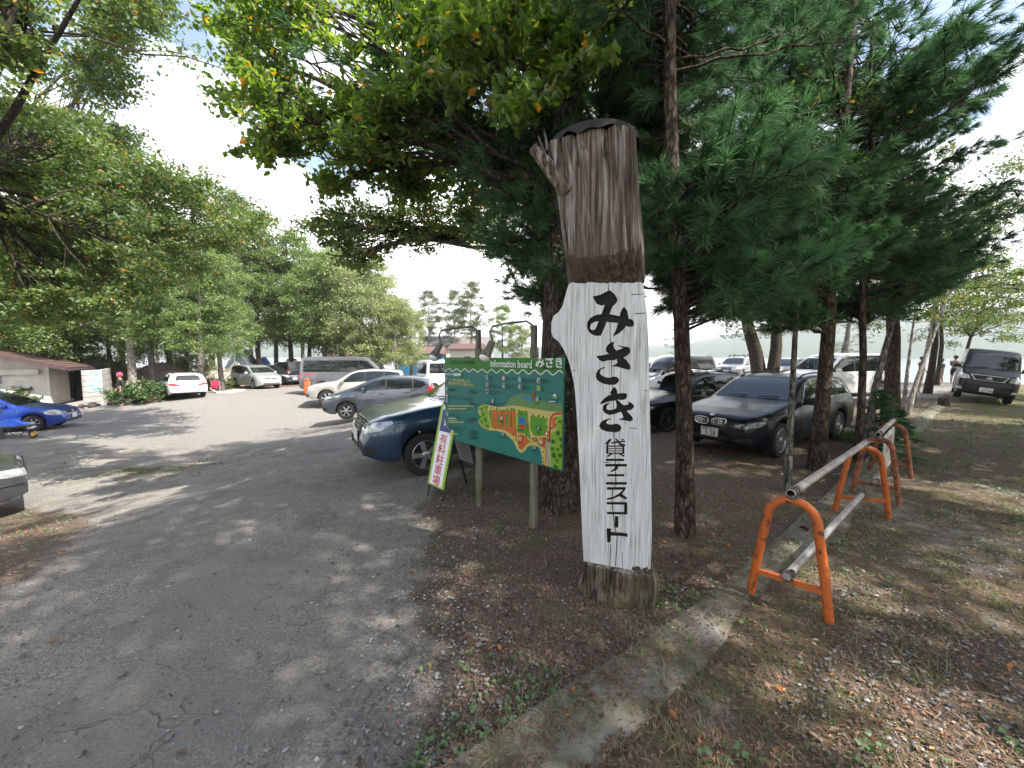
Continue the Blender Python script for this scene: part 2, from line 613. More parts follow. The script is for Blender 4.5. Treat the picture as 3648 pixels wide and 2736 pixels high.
# concrete kerb: a low strip, left face stepping down to the car park
def make_kerb():
    m = mat('kerb_concrete', (.20, .185, .16), .92, var=.5, vscale=5.5, bump=1.0, bscale=38, dark=(.075, .07, .028))
    pts = []
    for a, b in zip(KERB[:-1], KERB[1:]):
        n = max(2, int(np.hypot(*(b - a)) / .12))
        for k in range(n):
            pts.append(a + (b - a) * k / n)
    pts = np.array(pts)
    V, F = [], []
    prof = [(-.03, -.25), (-.02, .01), (.0, .03), (.08, .036), (.16, .032), (.24, .018), (.33, -.006), (.38, -.1)]
    for k, p in enumerate(pts):
        d = pts[min(k + 1, len(pts) - 1)] - pts[max(k - 1, 0)]
        d = d / np.hypot(*d)
        nrm = np.array([d[1], -d[0]])
        for j, (u, h) in enumerate(prof):
            wob = .03 * (fbm(np.array([k * .27]), np.array([j * 1.1]), 4, 3)[0] - .5) * 2 * (1 if j < 5 else 3)
            q = p + nrm * (u + wob)
            V.append((q[0], q[1], h + .02 * (vnoise(k * .21, j * 2.0, 8) - .5)))
    n = len(prof)
    for k in range(len(pts) - 1):
        for j in range(n - 1):
            F.append((k * n + j, (k + 1) * n + j, (k + 1) * n + j + 1, k * n + j + 1))
    me = mesh_np('kerb', V, F, m, smooth=True)
    tag(link_mesh('kerb', me), 'mossy concrete kerb strip between car park and grass', kind='structure')
make_kerb()

def make_water():
    m = bpy.data.materials.new('lake_water')
    m.use_nodes = True
    t = m.node_tree
    b = t.nodes['Principled BSDF']
    b.inputs['Base Color'].default_value = (.05, .075, .085, 1)
    b.inputs['Roughness'].default_value = .12
    b.inputs['IOR'].default_value = 1.33
    g = t.nodes.new('ShaderNodeNewGeometry')
    n = t.nodes.new('ShaderNodeTexNoise')
    n.inputs['Scale'].default_value = 1.6
    n.inputs['Detail'].default_value = 4
    bp = t.nodes.new('ShaderNodeBump')
    bp.inputs['Strength'].default_value = .35
    bp.inputs['Distance'].default_value = .2
    t.links.new(g.outputs['Position'], n.inputs['Vector'])
    t.links.new(n.outputs['Fac'], bp.inputs['Height'])
    t.links.new(bp.outputs[0], b.inputs['Normal'])
    mb = MB()
    mb.add([(-4500, 0, WATER_Z), (4500, 0, WATER_Z), (4500, 5500, WATER_Z), (-4500, 5500, WATER_Z)], [(0, 1, 2, 3)])
    tag(mb.build('lake_water', m), 'calm bright lake beyond the trees', kind='structure')
make_water()

def make_hills():
    m = mat('hill_forest', (.05, .075, .035), .95, var=.45, vscale=.05, bump=1.0, bscale=.12)
    V, F = [], []
    na, nr = 260, 14
    for k in range(nr):
        for i in range(na):
            a = R(-75 + 150 * i / (na - 1))
            rr = 900 + 110 * k + 130 * (fbm(i * .045, 3.3, 21, 3) - .5)
            top = 30 + 190 * fbm(i * .03 + 4, .7, 31, 4) ** 1.3
            top = top * (.55 + .9 * sstep(10, 60, math.degrees(a))) * (.75 + .5 * sstep(-20, -60, math.degrees(a)))
            s = math.sin(min(k / (nr - 1) * 1.25, 1) * math.pi / 2)
            z = WATER_Z - 2 + top * s + 9 * (fbm(i * .9, k * 1.3, 41, 3) - .3) * min(k, 2) / 2
            V.append((rr * math.sin(a), rr * math.cos(a), z))
    for k in range(nr - 1):
        for i in range(na - 1):
            F.append((k * na + i, k * na + i + 1, (k + 1) * na + i + 1, (k + 1) * na + i))
    me = mesh_np('hills', V, F, m, smooth=True)
    tag(link_mesh('hills', me), 'wooded hills across the lake', kind='structure')
make_hills()
# ================================================================== the log sign post
def wood_material(name, light, darkc, brown, scale=1.0, rough=.85, moss=0.0):
    m = bpy.data.materials.new(name)
    m.use_nodes = True
    t = m.node_tree
    N, L = t.nodes, t.links
    b = N['Principled BSDF']
    b.inputs['Roughness'].default_value = rough
    b.inputs['Specular IOR Level'].default_value = .25
    c = N.new('ShaderNodeTexCoord')
    mpn = N.new('ShaderNodeMapping')
    mpn.inputs['Scale'].default_value = (34 * scale, 34 * scale, 1.25 * scale)
    L.new(c.outputs['Object'], mpn.inputs['Vector'])
    n = N.new('ShaderNodeTexNoise')
    n.inputs['Scale'].default_value = 1.0
    n.inputs['Detail'].default_value = 8
    n.inputs['Roughness'].default_value = .68
    n.inputs['Distortion'].default_value = .5
    L.new(mpn.outputs[0], n.inputs['Vector'])
    r = N.new('ShaderNodeValToRGB')
    e = r.color_ramp.elements
    e.new(.5)
    for q, (p, col) in zip(e, ((.38, darkc), (.49, brown), (.62, light))):
        q.position = p
        q.color = (*col, 1)
    L.new(n.outputs['Fac'], r.inputs['Fac'])
    n2 = N.new('ShaderNodeTexNoise')
    n2.inputs['Scale'].default_value = 3.2
    n2.inputs['Detail'].default_value = 5
    L.new(c.outputs['Object'], n2.inputs['Vector'])
    r2 = N.new('ShaderNodeValToRGB')
    r2.color_ramp.elements[0].position = .45
    r2.color_ramp.elements[1].position = .68
    mx = N.new('ShaderNodeMix'); mx.data_type = 'RGBA'
    L.new(n2.outputs['Fac'], r2.inputs['Fac'])
    ml = N.new('ShaderNodeMath'); ml.operation = 'MULTIPLY'; ml.inputs[1].default_value = .8
    L.new(r2.outputs[0], ml.inputs[0]); L.new(ml.outputs[0], mx.inputs[0])
    L.new(r.outputs[0], mx.inputs[6])
    mx.inputs[7].default_value = (*((.07, .075, .03) if moss else brown), 1)
    L.new(mx.outputs[2], b.inputs['Base Color'])
    bp = N.new('ShaderNodeBump')
    bp.inputs['Strength'].default_value = .9
    bp.inputs['Distance'].default_value = .012
    L.new(n.outputs['Fac'], bp.inputs['Height'])
    L.new(bp.outputs[0], b.inputs['Normal'])
    MATS[name] = m
    return m

def cut_face(outline, cuts, mkpt, depth, back):
    """a flat face with letters cut into it. cuts: list of groups; each group is a list of loops, filled by parity.
    mkpt(u, v, n) -> point. Returns verts, faces, material indices (0 face, 1 groove)."""
    pts, faces, gid = [], [], []
    def put(loop, g):
        o = len(pts)
        if sum(a[0] * b[1] - b[0] * a[1] for a, b in zip(loop, loop[1:] + loop[:1])) < 0:
            loop = loop[::-1]
        pts.extend([Vector(p) for p in loop])
        faces.append(list(range(o, o + len(loop))))
        gid.append(g)
    put(outline, -1)
    for g, grp in enumerate(cuts):
        for loop in grp:
            put(loop, g)
    vs, es, fs, ov, oe, of = delaunay_2d_cdt(pts, [], faces, 1, 1e-6)
    inside = []
    keep = []
    for f, o in zip(fs, of):
        if 0 not in o:
            continue
        cnt = {}
        for k in o:
            if gid[k] >= 0:
                cnt[gid[k]] = cnt.get(gid[k], 0) + 1
        keep.append(f)
        inside.append(any(c % 2 for c in cnt.values()))
    V, F, Mi = [], [], []
    vid = {}
    def vtx(i, n):
        k = (i, n)
        if k not in vid:
            vid[k] = len(V)
            V.append(mkpt(vs[i].x, vs[i].y, n))
        return vid[k]
    edge = {}
    for f, ins in zip(keep, inside):
        n = -depth if ins else 0.0
        F.append([vtx(i, n) for i in f]); Mi.append(1 if ins else 0)
        for a, b in zip(f, f[1:] + f[:1]):
            edge.setdefault((min(a, b), max(a, b)), []).append((a, b, ins))
    for k, l in edge.items():
        if len(l) == 1:
            a, b, ins = l[0]
            F.append([vtx(b, -depth if ins else 0.0), vtx(a, -depth if ins else 0.0), vtx(a, -back), vtx(b, -back)]); Mi.append(0)
        elif l[0][2] != l[1][2]:
            a, b, ins = l[0] if not l[0][2] else l[1]
            F.append([vtx(b, 0.0), vtx(a, 0.0), vtx(a, -depth), vtx(b, -depth)]); Mi.append(1)
    return V, F, Mi

def make_post():
    PHI = R(22)
    base = atG(2200, 2138)
    ux = np.array([math.cos(PHI), -math.sin(PHI), 0]); nn = np.array([-math.sin(PHI), -math.cos(PHI), 0])
    def uv(px, py):
        d = ray(px, py)
        o = np.array([0, 0, CAMZ])
        t = np.dot(base - o, nn) / np.dot(d, nn)
        p = o + d * t - base
        return (float(np.dot(p, ux)), float(p[2]))
    root = thing('log_signpost', 'tall weathered log post with white carved face lettered in black', 'sign post', tuple(base), -PHI)
    # local frame of root: x = ux, y = -nn, z up
    grey = wood_material('weathered_wood', (.30, .275, .25), (.018, .013, .010), (.105, .08, .062))
    barkm = wood_material('rotten_wood', (.17, .145, .115), (.018, .013, .010), (.075, .055, .038), moss=1)
    white = wood_material('white_painted_wood', (.70, .71, .74), (.33, .325, .31), (.57, .57, .58), scale=2.0)
    black = mat('carved_black', (.012, .010, .008), .9)
    LX = [(2180, 2062), (2130, 2070), (2080, 2066), (2030, 2080), (1900, 2074), (1700, 2066), (1500, 2056), (1400, 2049), (1300, 2030), (1225, 1996), (1195, 1968), (1150, 1964), (1115, 1990),
          (1060, 2012), (1010, 2026), (1000, 2028), (900, 2022), (800, 2008), (700, 1994), (640, 1982), (560, 1958), (465, 1950)]
    RX = [(2180, 2330), (2080, 2336), (2030, 2322), (1900, 2321), (1600, 2317), (1300, 2310), (1100, 2305), (1010, 2291), (900, 2288), (700, 2272), (465, 2260)]
    Lz = sorted([(uv(x, y)[1], uv(x, y)[0]) for y, x in LX]); Rz = sorted([(uv(x, y)[1], uv(x, y)[0]) for y, x in RX])
    zt = uv(2100, 492)[1]
    z_f0, z_f1 = uv(2200, 2030)[1], uv(2160, 1012)[1]
    lz, lu = zip(*Lz); rz, ru = zip(*Rz)
    V, F, Mi = [], [], []
    NR, NZ = 180, 210
    zs = np.linspace(-.12, zt, NZ)
    for i, z in enumerate(zs):
        uL, uR = np.interp(z, lz, lu), np.interp(z, rz, ru)
        face = float(sstep(z_f0 + .004, z_f0 + .03, z) * sstep(z_f1 + .02, z_f1 - .01, z))
        if face > .5:
            kn = math.exp(-((z - uv(1965, 1170)[1]) / .07) ** 2)
            uL = uL + .012; uR = uR - .004
        bf = (1 - face) * (.085 if z > 1 else .035 + .05 * (1 - sstep(-.02, .16, z))) - face * .035
        if z > z_f1:
            bf = -.03 + .125 * float(sstep(z_f1, z_f1 + .20, z)) ** .6
        uc, hw = (uL + uR) / 2, (uR - uL) / 2
        D = .36 if z > .1 else .40
        for k in range(NR):
            a = 2 * math.pi * k / NR
            ca, sa = math.cos(a), math.sin(a)
            x = uc + hw * math.copysign(abs(ca) ** .72, ca)
            y = -bf * abs(sa) ** .8 if sa > 0 else D * abs(sa) ** .85
            # grain: long vertical ridges
            g = (vnoise(k * .27 + 3, z * 1.1 + .3 * math.sin(k * .15), 5) - .5) + .8 * (vnoise(k * .6, z * 2.0, 6) - .5)
            amp = .026 if face < .5 else .006
            if z < z_f0:
                amp = .04
            x += ca * g * amp
            y -= sa * g * amp
            if z > z_f1 + .1 and sa > 0:        # the seam where two stems grew together
                ug = np.interp(z, [uv(0, 830)[1], uv(0, 700)[1], uv(0, 470)[1]], [uv(2138, 830)[0], uv(2132, 700)[0], uv(2125, 470)[0]])
                dep = .13 * float(sstep(uv(0, 880)[1], uv(0, 720)[1], z))
                y += dep * math.exp(-((x - ug) / .022) ** 2)
                y -= .03 * math.exp(-((x - ug + .12) / .07) ** 2) * float(sstep(uv(0, 980)[1], uv(0, 640)[1], z))
                y += .05 * math.exp(-((x - uv(2185, 500)[0]) / .035) ** 2) * float(sstep(uv(0, 600)[1], uv(0, 500)[1], z))
                for cx_, y0_, y1_, dp in ((2030, 520, 900, .03), (2062, 560, 1000, .045), (2088, 660, 960, .05), (2168, 560, 1005, .03), (2196, 520, 760, .05), (2215, 640, 980, .035), (2240, 480, 1000, .03), (2010, 700, 1000, .035)):
                    m_ = float(sstep(uv(0, y1_)[1], uv(0, y1_ - 80)[1], z) * sstep(uv(0, y0_)[1], uv(0, y0_ + 80)[1], z))
                    if m_ > 0: y += dp * m_ * math.exp(-((x - uv(cx_ + 12 * math.sin(z * 5), 700)[0]) / .008) ** 2)
            V.append((x, y, z))
    for i in range(NZ - 1):
        for k in range(NR):
            a, b = i * NR + k, i * NR + (k + 1) % NR
            F.append((a, b, b + NR, a + NR))
            Mi.append(1 if zs[i] < z_f0 else (2 if zs[i] < z_f1 + .02 + .42 * float(fbm(np.array([k * .05]), np.array([zs[i] * 2.2]), 3, 3)[0]) and zs[i] > z_f1 - .1 else 0))
    me = mesh_np('trunk', V, F, [grey, barkm, wood_material('brown_heartwood', (.15, .12, .095), (.022, .016, .012), (.068, .05, .038))], Mi, smooth=True)
    link_mesh('trunk', me, root)
    # painted face with carved writing
    o5 = lambda l: [uv(2000 + x * .3617, 950 + y * .3617) for x, y in l]
    o6 = lambda l: [uv(2000 + x * .4219, 1500 + y * .4219) for x, y in l]
    rect = lambda a, b, c, d: [(a, b), (c, b), (c, d), (a, d)]
    out = []
    for y, x in [(1010, 2028), (1030, 2020), (1060, 2012), (1090, 2004), (1112, 1990), (1125, 1972), (1150, 1964), (1180, 1964), (1200, 1969), (1215, 1988), (1240, 2006), (1270, 2020), (1300, 2030), (1350, 2042), (1400, 2049), (1500, 2056), (1600, 2061), (1700, 2066), (1800, 2070), (1900, 2074), (1960, 2077), (2015, 2079)]:
        out.append(uv(x, y))
    rr = random.Random(5)
    x = 2083
    while x < 2312:
        out.append(uv(x, 2024 + rr.uniform(-9, 9) + (8 if 2130 < x < 2250 else 0)))
        x += rr.uniform(3, 8)
    for y, x in [(2026, 2318), (1900, 2321), (1750, 2319), (1600, 2317), (1450, 2313), (1300, 2310), (1200, 2308), (1118, 2304), (1060, 2296), (1012, 2290)]:
        out.append(uv(x, y))
    x = 2285
    while x > 2035:
        out.append(uv(x, 1008 + rr.uniform(-3, 3)))
        x -= rr.uniform(8, 18)
    mi_ = [[(306, 294), (380, 278), (462, 236), (480, 234), (522, 268), (548, 308), (552, 340), (538, 360), (505, 392), (484, 440), (455, 520), (425, 600), (400, 655), (388, 680), (340, 682), (300, 668), (262, 630), (252, 590), (255, 545), (285, 505), (340, 475), (395, 468), (415, 410), (425, 375), (395, 385), (345, 365), (328, 330)],
           [(283, 602), (292, 565), (328, 543), (370, 537), (345, 592), (330, 620), (310, 626), (290, 617)]]
    mb_ = [(400, 470), (478, 468), (575, 487), (600, 505), (660, 512), (700, 520), (718, 555), (708, 590), (670, 594), (640, 585), (560, 555), (470, 548), (430, 540)]
    mc_ = [(610, 400), (625, 402), (650, 440), (662, 500), (655, 560), (620, 610), (570, 655), (515, 686), (508, 680), (530, 640), (550, 590), (570, 520), (578, 470), (590, 430)]
    sa_ = [[(342, 880), (400, 873), (470, 858), (540, 870), (560, 880), (600, 860), (640, 880), (620, 892), (560, 905), (520, 922), (460, 922), (405, 938), (370, 918)],
           [(523, 740), (490, 746), (455, 770), (438, 805), (440, 835), (470, 862), (530, 882), (562, 872), (545, 830), (522, 805), (510, 775)],
           [(556, 770), (590, 782), (650, 790), (672, 800), (680, 830), (668, 858), (630, 885), (570, 892), (540, 877), (546, 825), (580, 812), (610, 800), (570, 788)],
           [(560, 883), (610, 895), (645, 925), (678, 975), (681, 1005), (660, 1018), (610, 1003), (545, 985), (488, 981), (530, 963), (552, 945), (546, 920)],
           [(432, 988), (405, 992), (365, 1012), (340, 1050), (338, 1090), (360, 1125), (410, 1152), (470, 1165), (530, 1162), (560, 1140), (568, 1110), (550, 1088), (520, 1082), (470, 1095), (420, 1085), (385, 1060), (375, 1040), (395, 1010), (430, 997)]]
    ki_ = [[(515, 1190), (530, 1188), (548, 1220), (552, 1250), (600, 1245), (640, 1248), (648, 1265), (640, 1300), (600, 1315), (560, 1310), (520, 1321), (470, 1326), (420, 1345), (375, 1357), (395, 1325), (430, 1290), (470, 1265), (490, 1260), (478, 1240), (495, 1215)],
           [(530, 1308), (562, 1318), (590, 1345), (615, 1365), (650, 1360), (664, 1345), (645, 1328), (680, 1335), (712, 1360), (714, 1385), (690, 1410), (642, 1420), (665, 1445), (700, 1480), (705, 1510), (680, 1525), (620, 1515), (555, 1503), (600, 1493), (610, 1485), (600, 1455), (585, 1430), (530, 1450), (470, 1462), (425, 1440), (405, 1410), (410, 1370), (440, 1347), (480, 1338), (452, 1365), (442, 1395), (460, 1412), (510, 1408), (540, 1395), (545, 1360)],
           [(490, 1493), (465, 1495), (410, 1515), (378, 1545), (372, 1575), (395, 1605), (450, 1625), (530, 1633), (575, 1622), (592, 1590), (580, 1562), (545, 1545), (500, 1555), (455, 1550), (440, 1532), (465, 1510), (490, 1500)]]
    cuts = [[o5(l) for l in mi_], [o5(mb_)], [o5(mc_)]] + [[o5(l)] for l in sa_] + [[o5(l)] for l in ki_]
    low = [rect(375, 318, 530, 338), rect(370, 362, 552, 384), [(455, 383), (482, 383), (470, 410), (425, 430), (413, 425), (440, 405)],
           rect(388, 448, 532, 467), rect(376, 515, 552, 537),
           [(385, 558), (546, 558), (540, 578), (512, 617), (552, 645), (552, 663), (530, 657), (490, 636), (440, 656), (382, 668), (385, 652), (440, 638), (490, 610), (520, 580), (385, 580)],
           [(382, 684), (552, 684), (556, 700), (556, 789), (385, 786), (385, 767), (530, 768), (530, 706), (382, 704)],
           rect(452, 803, 480, 900), [(383, 906), (420, 906), (418, 935), (515, 942), (558, 950), (560, 978), (500, 970), (418, 968), (415, 1025), (386, 1022)]]
    cuts += [[o6(l)] for l in low]
    kashi = [[(405, 150), (427, 153), (396, 196), (364, 194)], rect(383, 178, 398, 206), [(420, 178), (536, 164), (539, 177), (422, 192)], [(452, 150), (470, 150), (498, 186), (541, 199), (540, 211), (492, 204)], [(503, 153), (526, 150), (530, 160), (510, 163)],
             rect(378, 206, 396, 278), rect(514, 206, 532, 278), rect(378, 206, 532, 217), rect(390, 229, 520, 237), rect(390, 248, 520, 256), rect(378, 267, 532, 278), [(415, 276), (437, 276), (397, 303), (372, 298)], [(478, 276), (500, 276), (536, 291), (528, 304)]]
    cuts += [[o6(l)] for l in kashi]
    def crack(pts, w):
        l = [(x - w / 2, y) for x, y in pts]; r = [(x + w / 2, y) for x, y in reversed(pts)]
        return l + r
    cuts.append([o5(crack([(461, 172), (463, 240), (470, 420), (478, 560), (482, 760), (494, 940), (497, 1150), (508, 1300), (518, 1480), (519, 1640)], 6))])
    cuts.append([o6(crack([(441, 98), (452, 220), (456, 420), (462, 540), (430, 580), (427, 690), (440, 800), (452, 900), (470, 975), (466, 1100), (456, 1225)], 7))])
    cuts.append([o6(crack([(418, 1040), (414, 1120), (408, 1230)], 6))])
    cuts.append([o6(crack([(515, 1110), (514, 1160), (517, 1245)], 4))])
    for l in ([(680, 271), (812, 266), (810, 273), (690, 279)], [(715, 462), (832, 452), (834, 460), (730, 470)], [(800, 1221), (852, 1217), (850, 1226)], [(668, 1586), (745, 1589), (740, 1595), (675, 1592)], [(100, 1018), (152, 1022), (120, 1028)]):
        cuts.append([o5(l)])
    cuts.append([o6([(330, 344), (430, 350), (390, 356)])])
    Vf, Ff, Mf = cut_face(out, cuts, lambda u, v, n: (u, -n, v), .02, .06)
    me = bpy.data.meshes.new('painted_face')
    me.from_pydata(Vf, [], Ff)
    me.materials.append(white); me.materials.append(black)
    me.polygons.foreach_set('material_index', Mf)
    link_mesh('painted_face', me, root)
    # rough bark knob on the left and weathered slab along the right edge
    kn = MB()
    c = uv(1972, 1150)
    kn.tube([(c[0] + .16, .20, c[1] - .10), (c[0] + .08, .17, c[1] - .03), (c[0] + .03, .15, c[1]), (c[0] - .004, .14, c[1] + .004)], [.14, .11, .075, .045], 14)
    kn.build('knob', grey, root, 50)
    # broken branch stub
    st = MB()
    a, b = uv(2035, 690), uv(1912, 548)
    st.tube([(a[0], -.02, a[1]), ((a[0] + b[0]) / 2, -.05, (a[1] + b[1]) / 2), (b[0], -.08, b[1])], [.075, .052, .036], 12)
    for k in range(3):
        q = uv(1922 + k * 12, 556 - k * 12)
        st.tube([(q[0] + .03, -.06, q[1] - .04), (q[0] - .01 * (k % 2), -.09 + .015 * k, q[1] + .05 + .03 * (k % 3))], [.014, .003], 4)
    st.build('branch_stub', grey, root, 50)
    # sheet cap with a wavy rim
    uL, uR = uv(1944, 470)[0], uv(2268, 470)[0]
    uc, hw = (uL + uR) / 2, (uR - uL) / 2
    V, F = [], []
    n = 72
    for ring, (s, h) in enumerate(((0, .05), (.55, .045), (1.0, .02), (1.03, -.035), (1.01, -.03), (.97, .01), (0, .03))):
        for k in range(n):
            a = 2 * math.pi * k / n
            w = (.012 * math.sin(a * 7) + .012 * math.sin(a * 13 + 1)) * (ring in (3, 4))
            V.append((uc + hw * s * math.cos(a), .12 - (.235 if math.sin(a) > 0 else .26) * s * math.sin(a), zt + h + w + .035 * max(0, math.sin(a)) * s))
    for i in range(6):
        for k in range(n):
            F.append((i * n + k, i * n + (k + 1) % n, (i + 1) * n + (k + 1) % n, (i + 1) * n + k))
    me = mesh_np('cap', V, F, mat('cap_sheet', (.02, .018, .017), .85, var=.5, vscale=8, bump=.4), smooth=False)
    link_mesh('cap', me, root)
make_post()

# ================================================================== information board
def make_board():
    HB = 1.05
    TL, TR = atY(1583, 1277, 5.10), atY(2007, 1270, 3.57)
    zt = (TL[2] + TR[2]) / 2
    TL[2] = TR[2] = zt
    e = TR - TL; W = float(np.hypot(e[0], e[1])); e = e / W
    n = np.array([e[1], -e[0], 0]); n = n if n[1] < 0 else -n
    rz = math.atan2(e[1], e[0])
    org = np.array([TL[0], TL[1], 0])
    root = thing('information_board', 'green campground information board with map and prices on two wooden posts', 'information board', (TL[0], TL[1], gz(TL[0], TL[1])), rz)
    g0 = gz(TL[0], TL[1])
    # local: x along the board, -y towards the viewer, z up
    def uv(px, py):
        d = ray(px, py); o = np.array([0, 0, CAMZ])
        t = np.dot(TL - o, n) / np.dot(d, n)
        p = o + d * t - TL
        return float(np.dot(p, e)), float(p[2])
    c4 = lambda x, y: uv(1500 + x * .27125, 1250 + y * .27125)
    Z = zt - g0
    cols = dict(teal=(30, 116, 106), green=(50, 122, 38), white=(225, 232, 225), pale=(96, 140, 84), sand=(203, 186, 108), lawn=(84, 150, 30), park=(128, 168, 44), dark=(30, 104, 20), orange=(206, 98, 46),
                red=(196, 44, 40), navy=(22, 44, 96), black=(16, 24, 22), yellow=(214, 204, 110), blue=(44, 104, 190), sky=(40, 130, 200), brown=(130, 72, 44), grey=(150, 156, 170), maroon=(96, 34, 34), purple=(46, 30, 80), crimson=(186, 34, 70), deep=(14, 92, 96))
    names = list(cols)
    mats = [mat('board_' + k, tuple(c * .80 for c in srgb(*cols[k])), .45) for k in names]
    ix = {k: i for i, k in enumerate(names)}
    pb = MB(); pb.bbox((W / 2, .012, Z - HB / 2), (W, .02, HB), .004)
    pb.build('panel', mats[ix['teal']], root)
    art = MB()
    lay = [0]
    def depth():
        lay[0] += 1
        return -(.0012 + .00009 * lay[0])
    def clip(poly):
        # keep artwork on the board
        def cut(p, ax, lim, s):
            o = []
            for a, b in zip(p, p[1:] + p[:1]):
                ia, ib = s * a[ax] <= s * lim, s * b[ax] <= s * lim
                if ia: o.append(a)
                if ia != ib:
                    t = (lim - a[ax]) / (b[ax] - a[ax])
                    o.append((a[0] + (b[0] - a[0]) * t, a[1] + (b[1] - a[1]) * t))
            return o
        for ax, lim, s in ((0, W - .002, 1), (0, .002, -1), (1, -.002, 1), (1, -HB + .002, -1)):
            if len(poly) >= 3: poly = cut(poly, ax, lim, s)
        return poly
    def poly(pts, col, raw=False):
        p = clip(pts if raw else [c4(*q) for q in pts])
        if len(p) < 3: return
        y = depth()
        vs, es, fs, *_ = delaunay_2d_cdt([Vector(q) for q in p], [], [list(range(len(p)))], 1, 1e-6)
        art.add([(q.x, y, Z + q.y) for q in vs], [tuple(f) for f in fs], ix[col])
    def disc(x, y, r, col, k=1.0):
        cx, cy = c4(x, y); rr = abs(c4(x, y + r)[1] - cy)
        poly([(cx + rr * k * math.cos(a * math.pi / 10), cy + rr * math.sin(a * math.pi / 10)) for a in range(20)], col, True)
    def stroke(pts, w, col, raw=False):
        p = pts if raw else [c4(*q) for q in pts]
        y = depth()
        vs, fs = [], []
        for i, q in enumerate(p):
            a, b = p[max(i - 1, 0)], p[min(i + 1, len(p) - 1)]
            d = Vector((b[0] - a[0], b[1] - a[1])).normalized()
            for s in (1, -1):
                vs.append((min(max(q[0] - d.y * w / 2 * s, .002), W - .002), y, Z + min(max(q[1] + d.x * w / 2 * s, -HB + .002), -.002)))
        for i in range(len(p) - 1):
            fs.append((2 * i, 2 * i + 1, 2 * i + 3, 2 * i + 2))
        art.add(vs, fs, ix[col])
    def text(body, x, y, h, col, x2=None, bold=.0, align='LEFT'):
        """h: height in crop pixels; x2: where the line ends"""
        cx, cy = c4(x, y)
        s = abs(c4(x, y + h)[1] - cy)
        vs, fs = text_geo(body, 1.0, bold, 1.0, 'LEFT', 2)
        if not vs: return
        x0, x1 = min(p.x for p in vs), max(p.x for p in vs)
        y0, y1 = min(p.y for p in vs), max(p.y for p in vs)
        k = s / (y1 - y0)
        kx = k if x2 is None else (c4(x2, y)[0] - cx) / (x1 - x0)
        d = depth()
        art.add([(min(cx + (p.x - x0) * kx, W - .002), d, min(Z + cy + (p.y - (y0 + y1) / 2) * k, Z - .002)) for p in vs], fs, ix[col])
    # header band and its wave
    wv = []
    x = 285.0; ph = 2.6
    while x < 1880:
        wv.append((x, 248 + (x - 300) * .027 - (17 + (x - 300) * .008) * math.sin(ph)))
        ph += 2 * math.pi * 12 / (96 + (x - 300) * .05)
        x += 12
    poly([(280, 40), (1890, 30)] + [(a, b) for a, b in reversed(wv)], 'green')
    stroke(wv, .011, 'white')
    # map
    poly([(760, 720), (900, 655), (1040, 690), (1110, 655), (1140, 690), (1060, 745), (880, 740)], 'deep')
    poly([(1040, 742), (1110, 700), (1180, 610), (1260, 572), (1340, 568), (1450, 600), (1600, 660), (1760, 690), (1875, 682), (1875, 840), (1720, 815), (1440, 775), (1200, 740)], 'pale')
    poly([(760, 740), (820, 700), (880, 708), (1000, 735), (1100, 735), (1180, 718), (1260, 722), (1440, 755), (1720, 798), (1875, 805), (1875, 1565), (1590, 1490), (1592, 1400), (1560, 1270), (1480, 1235), (1400, 1260), (1370, 1310), (1310, 1345), (1265, 1290), (1210, 1180), (1100, 1080), (1000, 1050), (890, 1045), (800, 1000), (750, 930), (785, 870), (745, 790)], 'sand')
    poly([(750, 762), (830, 705), (885, 715), (878, 800), (888, 900), (915, 985), (888, 1038), (800, 990), (755, 920), (795, 850)], 'park')
    poly([(895, 775), (1245, 772), (1262, 1150), (1180, 1090), (1100, 1040), (930, 1010), (905, 900), (885, 830)], 'lawn')
    for a, b, c_, d in ((930, 785, 1060, 830), (1085, 787, 1180, 832), (1200, 790, 1250, 838), (930, 830, 965, 985), (978, 830, 1006, 985), (1036, 830, 1062, 985), (1085, 832, 1112, 990), (1150, 832, 1176, 995), (1200, 838, 1230, 1000)):
        poly([(a, b), (c_, b), (c_, d), (a, d)], 'orange')
    poly([(930, 978), (1248, 1008), (1260, 1145), (1180, 1082), (1095, 1030), (935, 1006)], 'orange')
    poly([(1280, 770), (1400, 800), (1418, 1000), (1440, 1150), (1370, 1090), (1268, 1070), (1268, 900)], 'lawn')
    poly([(1440, 850), (1652, 890), (1650, 1050), (1640, 1100), (1560, 1120), (1480, 1110), (1430, 1010)], 'lawn')
    poly([(1275, 1105), (1310, 1090), (1370, 1112), (1430, 1190), (1370, 1250), (1320, 1308), (1275, 1230)], 'orange')
    poly([(1555, 1140), (1620, 1130), (1642, 1200), (1620, 1280), (1560, 1230)], 'orange')
    poly([(1785, 865), (1875, 850), (1875, 1560), (1712, 1525), (1690, 1260), (1715, 1065), (1778, 1055)], 'park')
    poly([(1722, 885), (1770, 865), (1770, 1012), (1727, 1030)], 'orange')
    stroke([(1880, 822), (1800, 822), (1745, 832), (1712, 870), (1700, 930), (1695, 1010), (1690, 1200)], .02, 'red')
    stroke([(1668, 1175), (1662, 1260), (1662, 1360), (1672, 1440), (1690, 1520)], .026, 'grey')
    stroke([(1640, 1245), (1638, 1350), (1640, 1505)], .011, 'orange')
    poly([(1290, 868), (1372, 880), (1372, 970), (1290, 955)], 'blue')
    poly([(1290, 966), (1365, 978), (1365, 1022), (1290, 1010)], 'red')
    poly([(1385, 950), (1412, 955), (1412, 1026), (1385, 1020)], 'brown')
    poly([(1470, 522), (1505, 528), (1500, 658), (1462, 655)], 'brown')
    poly([(1395, 608), (1455, 618), (1455, 662), (1395, 650)], 'sky')
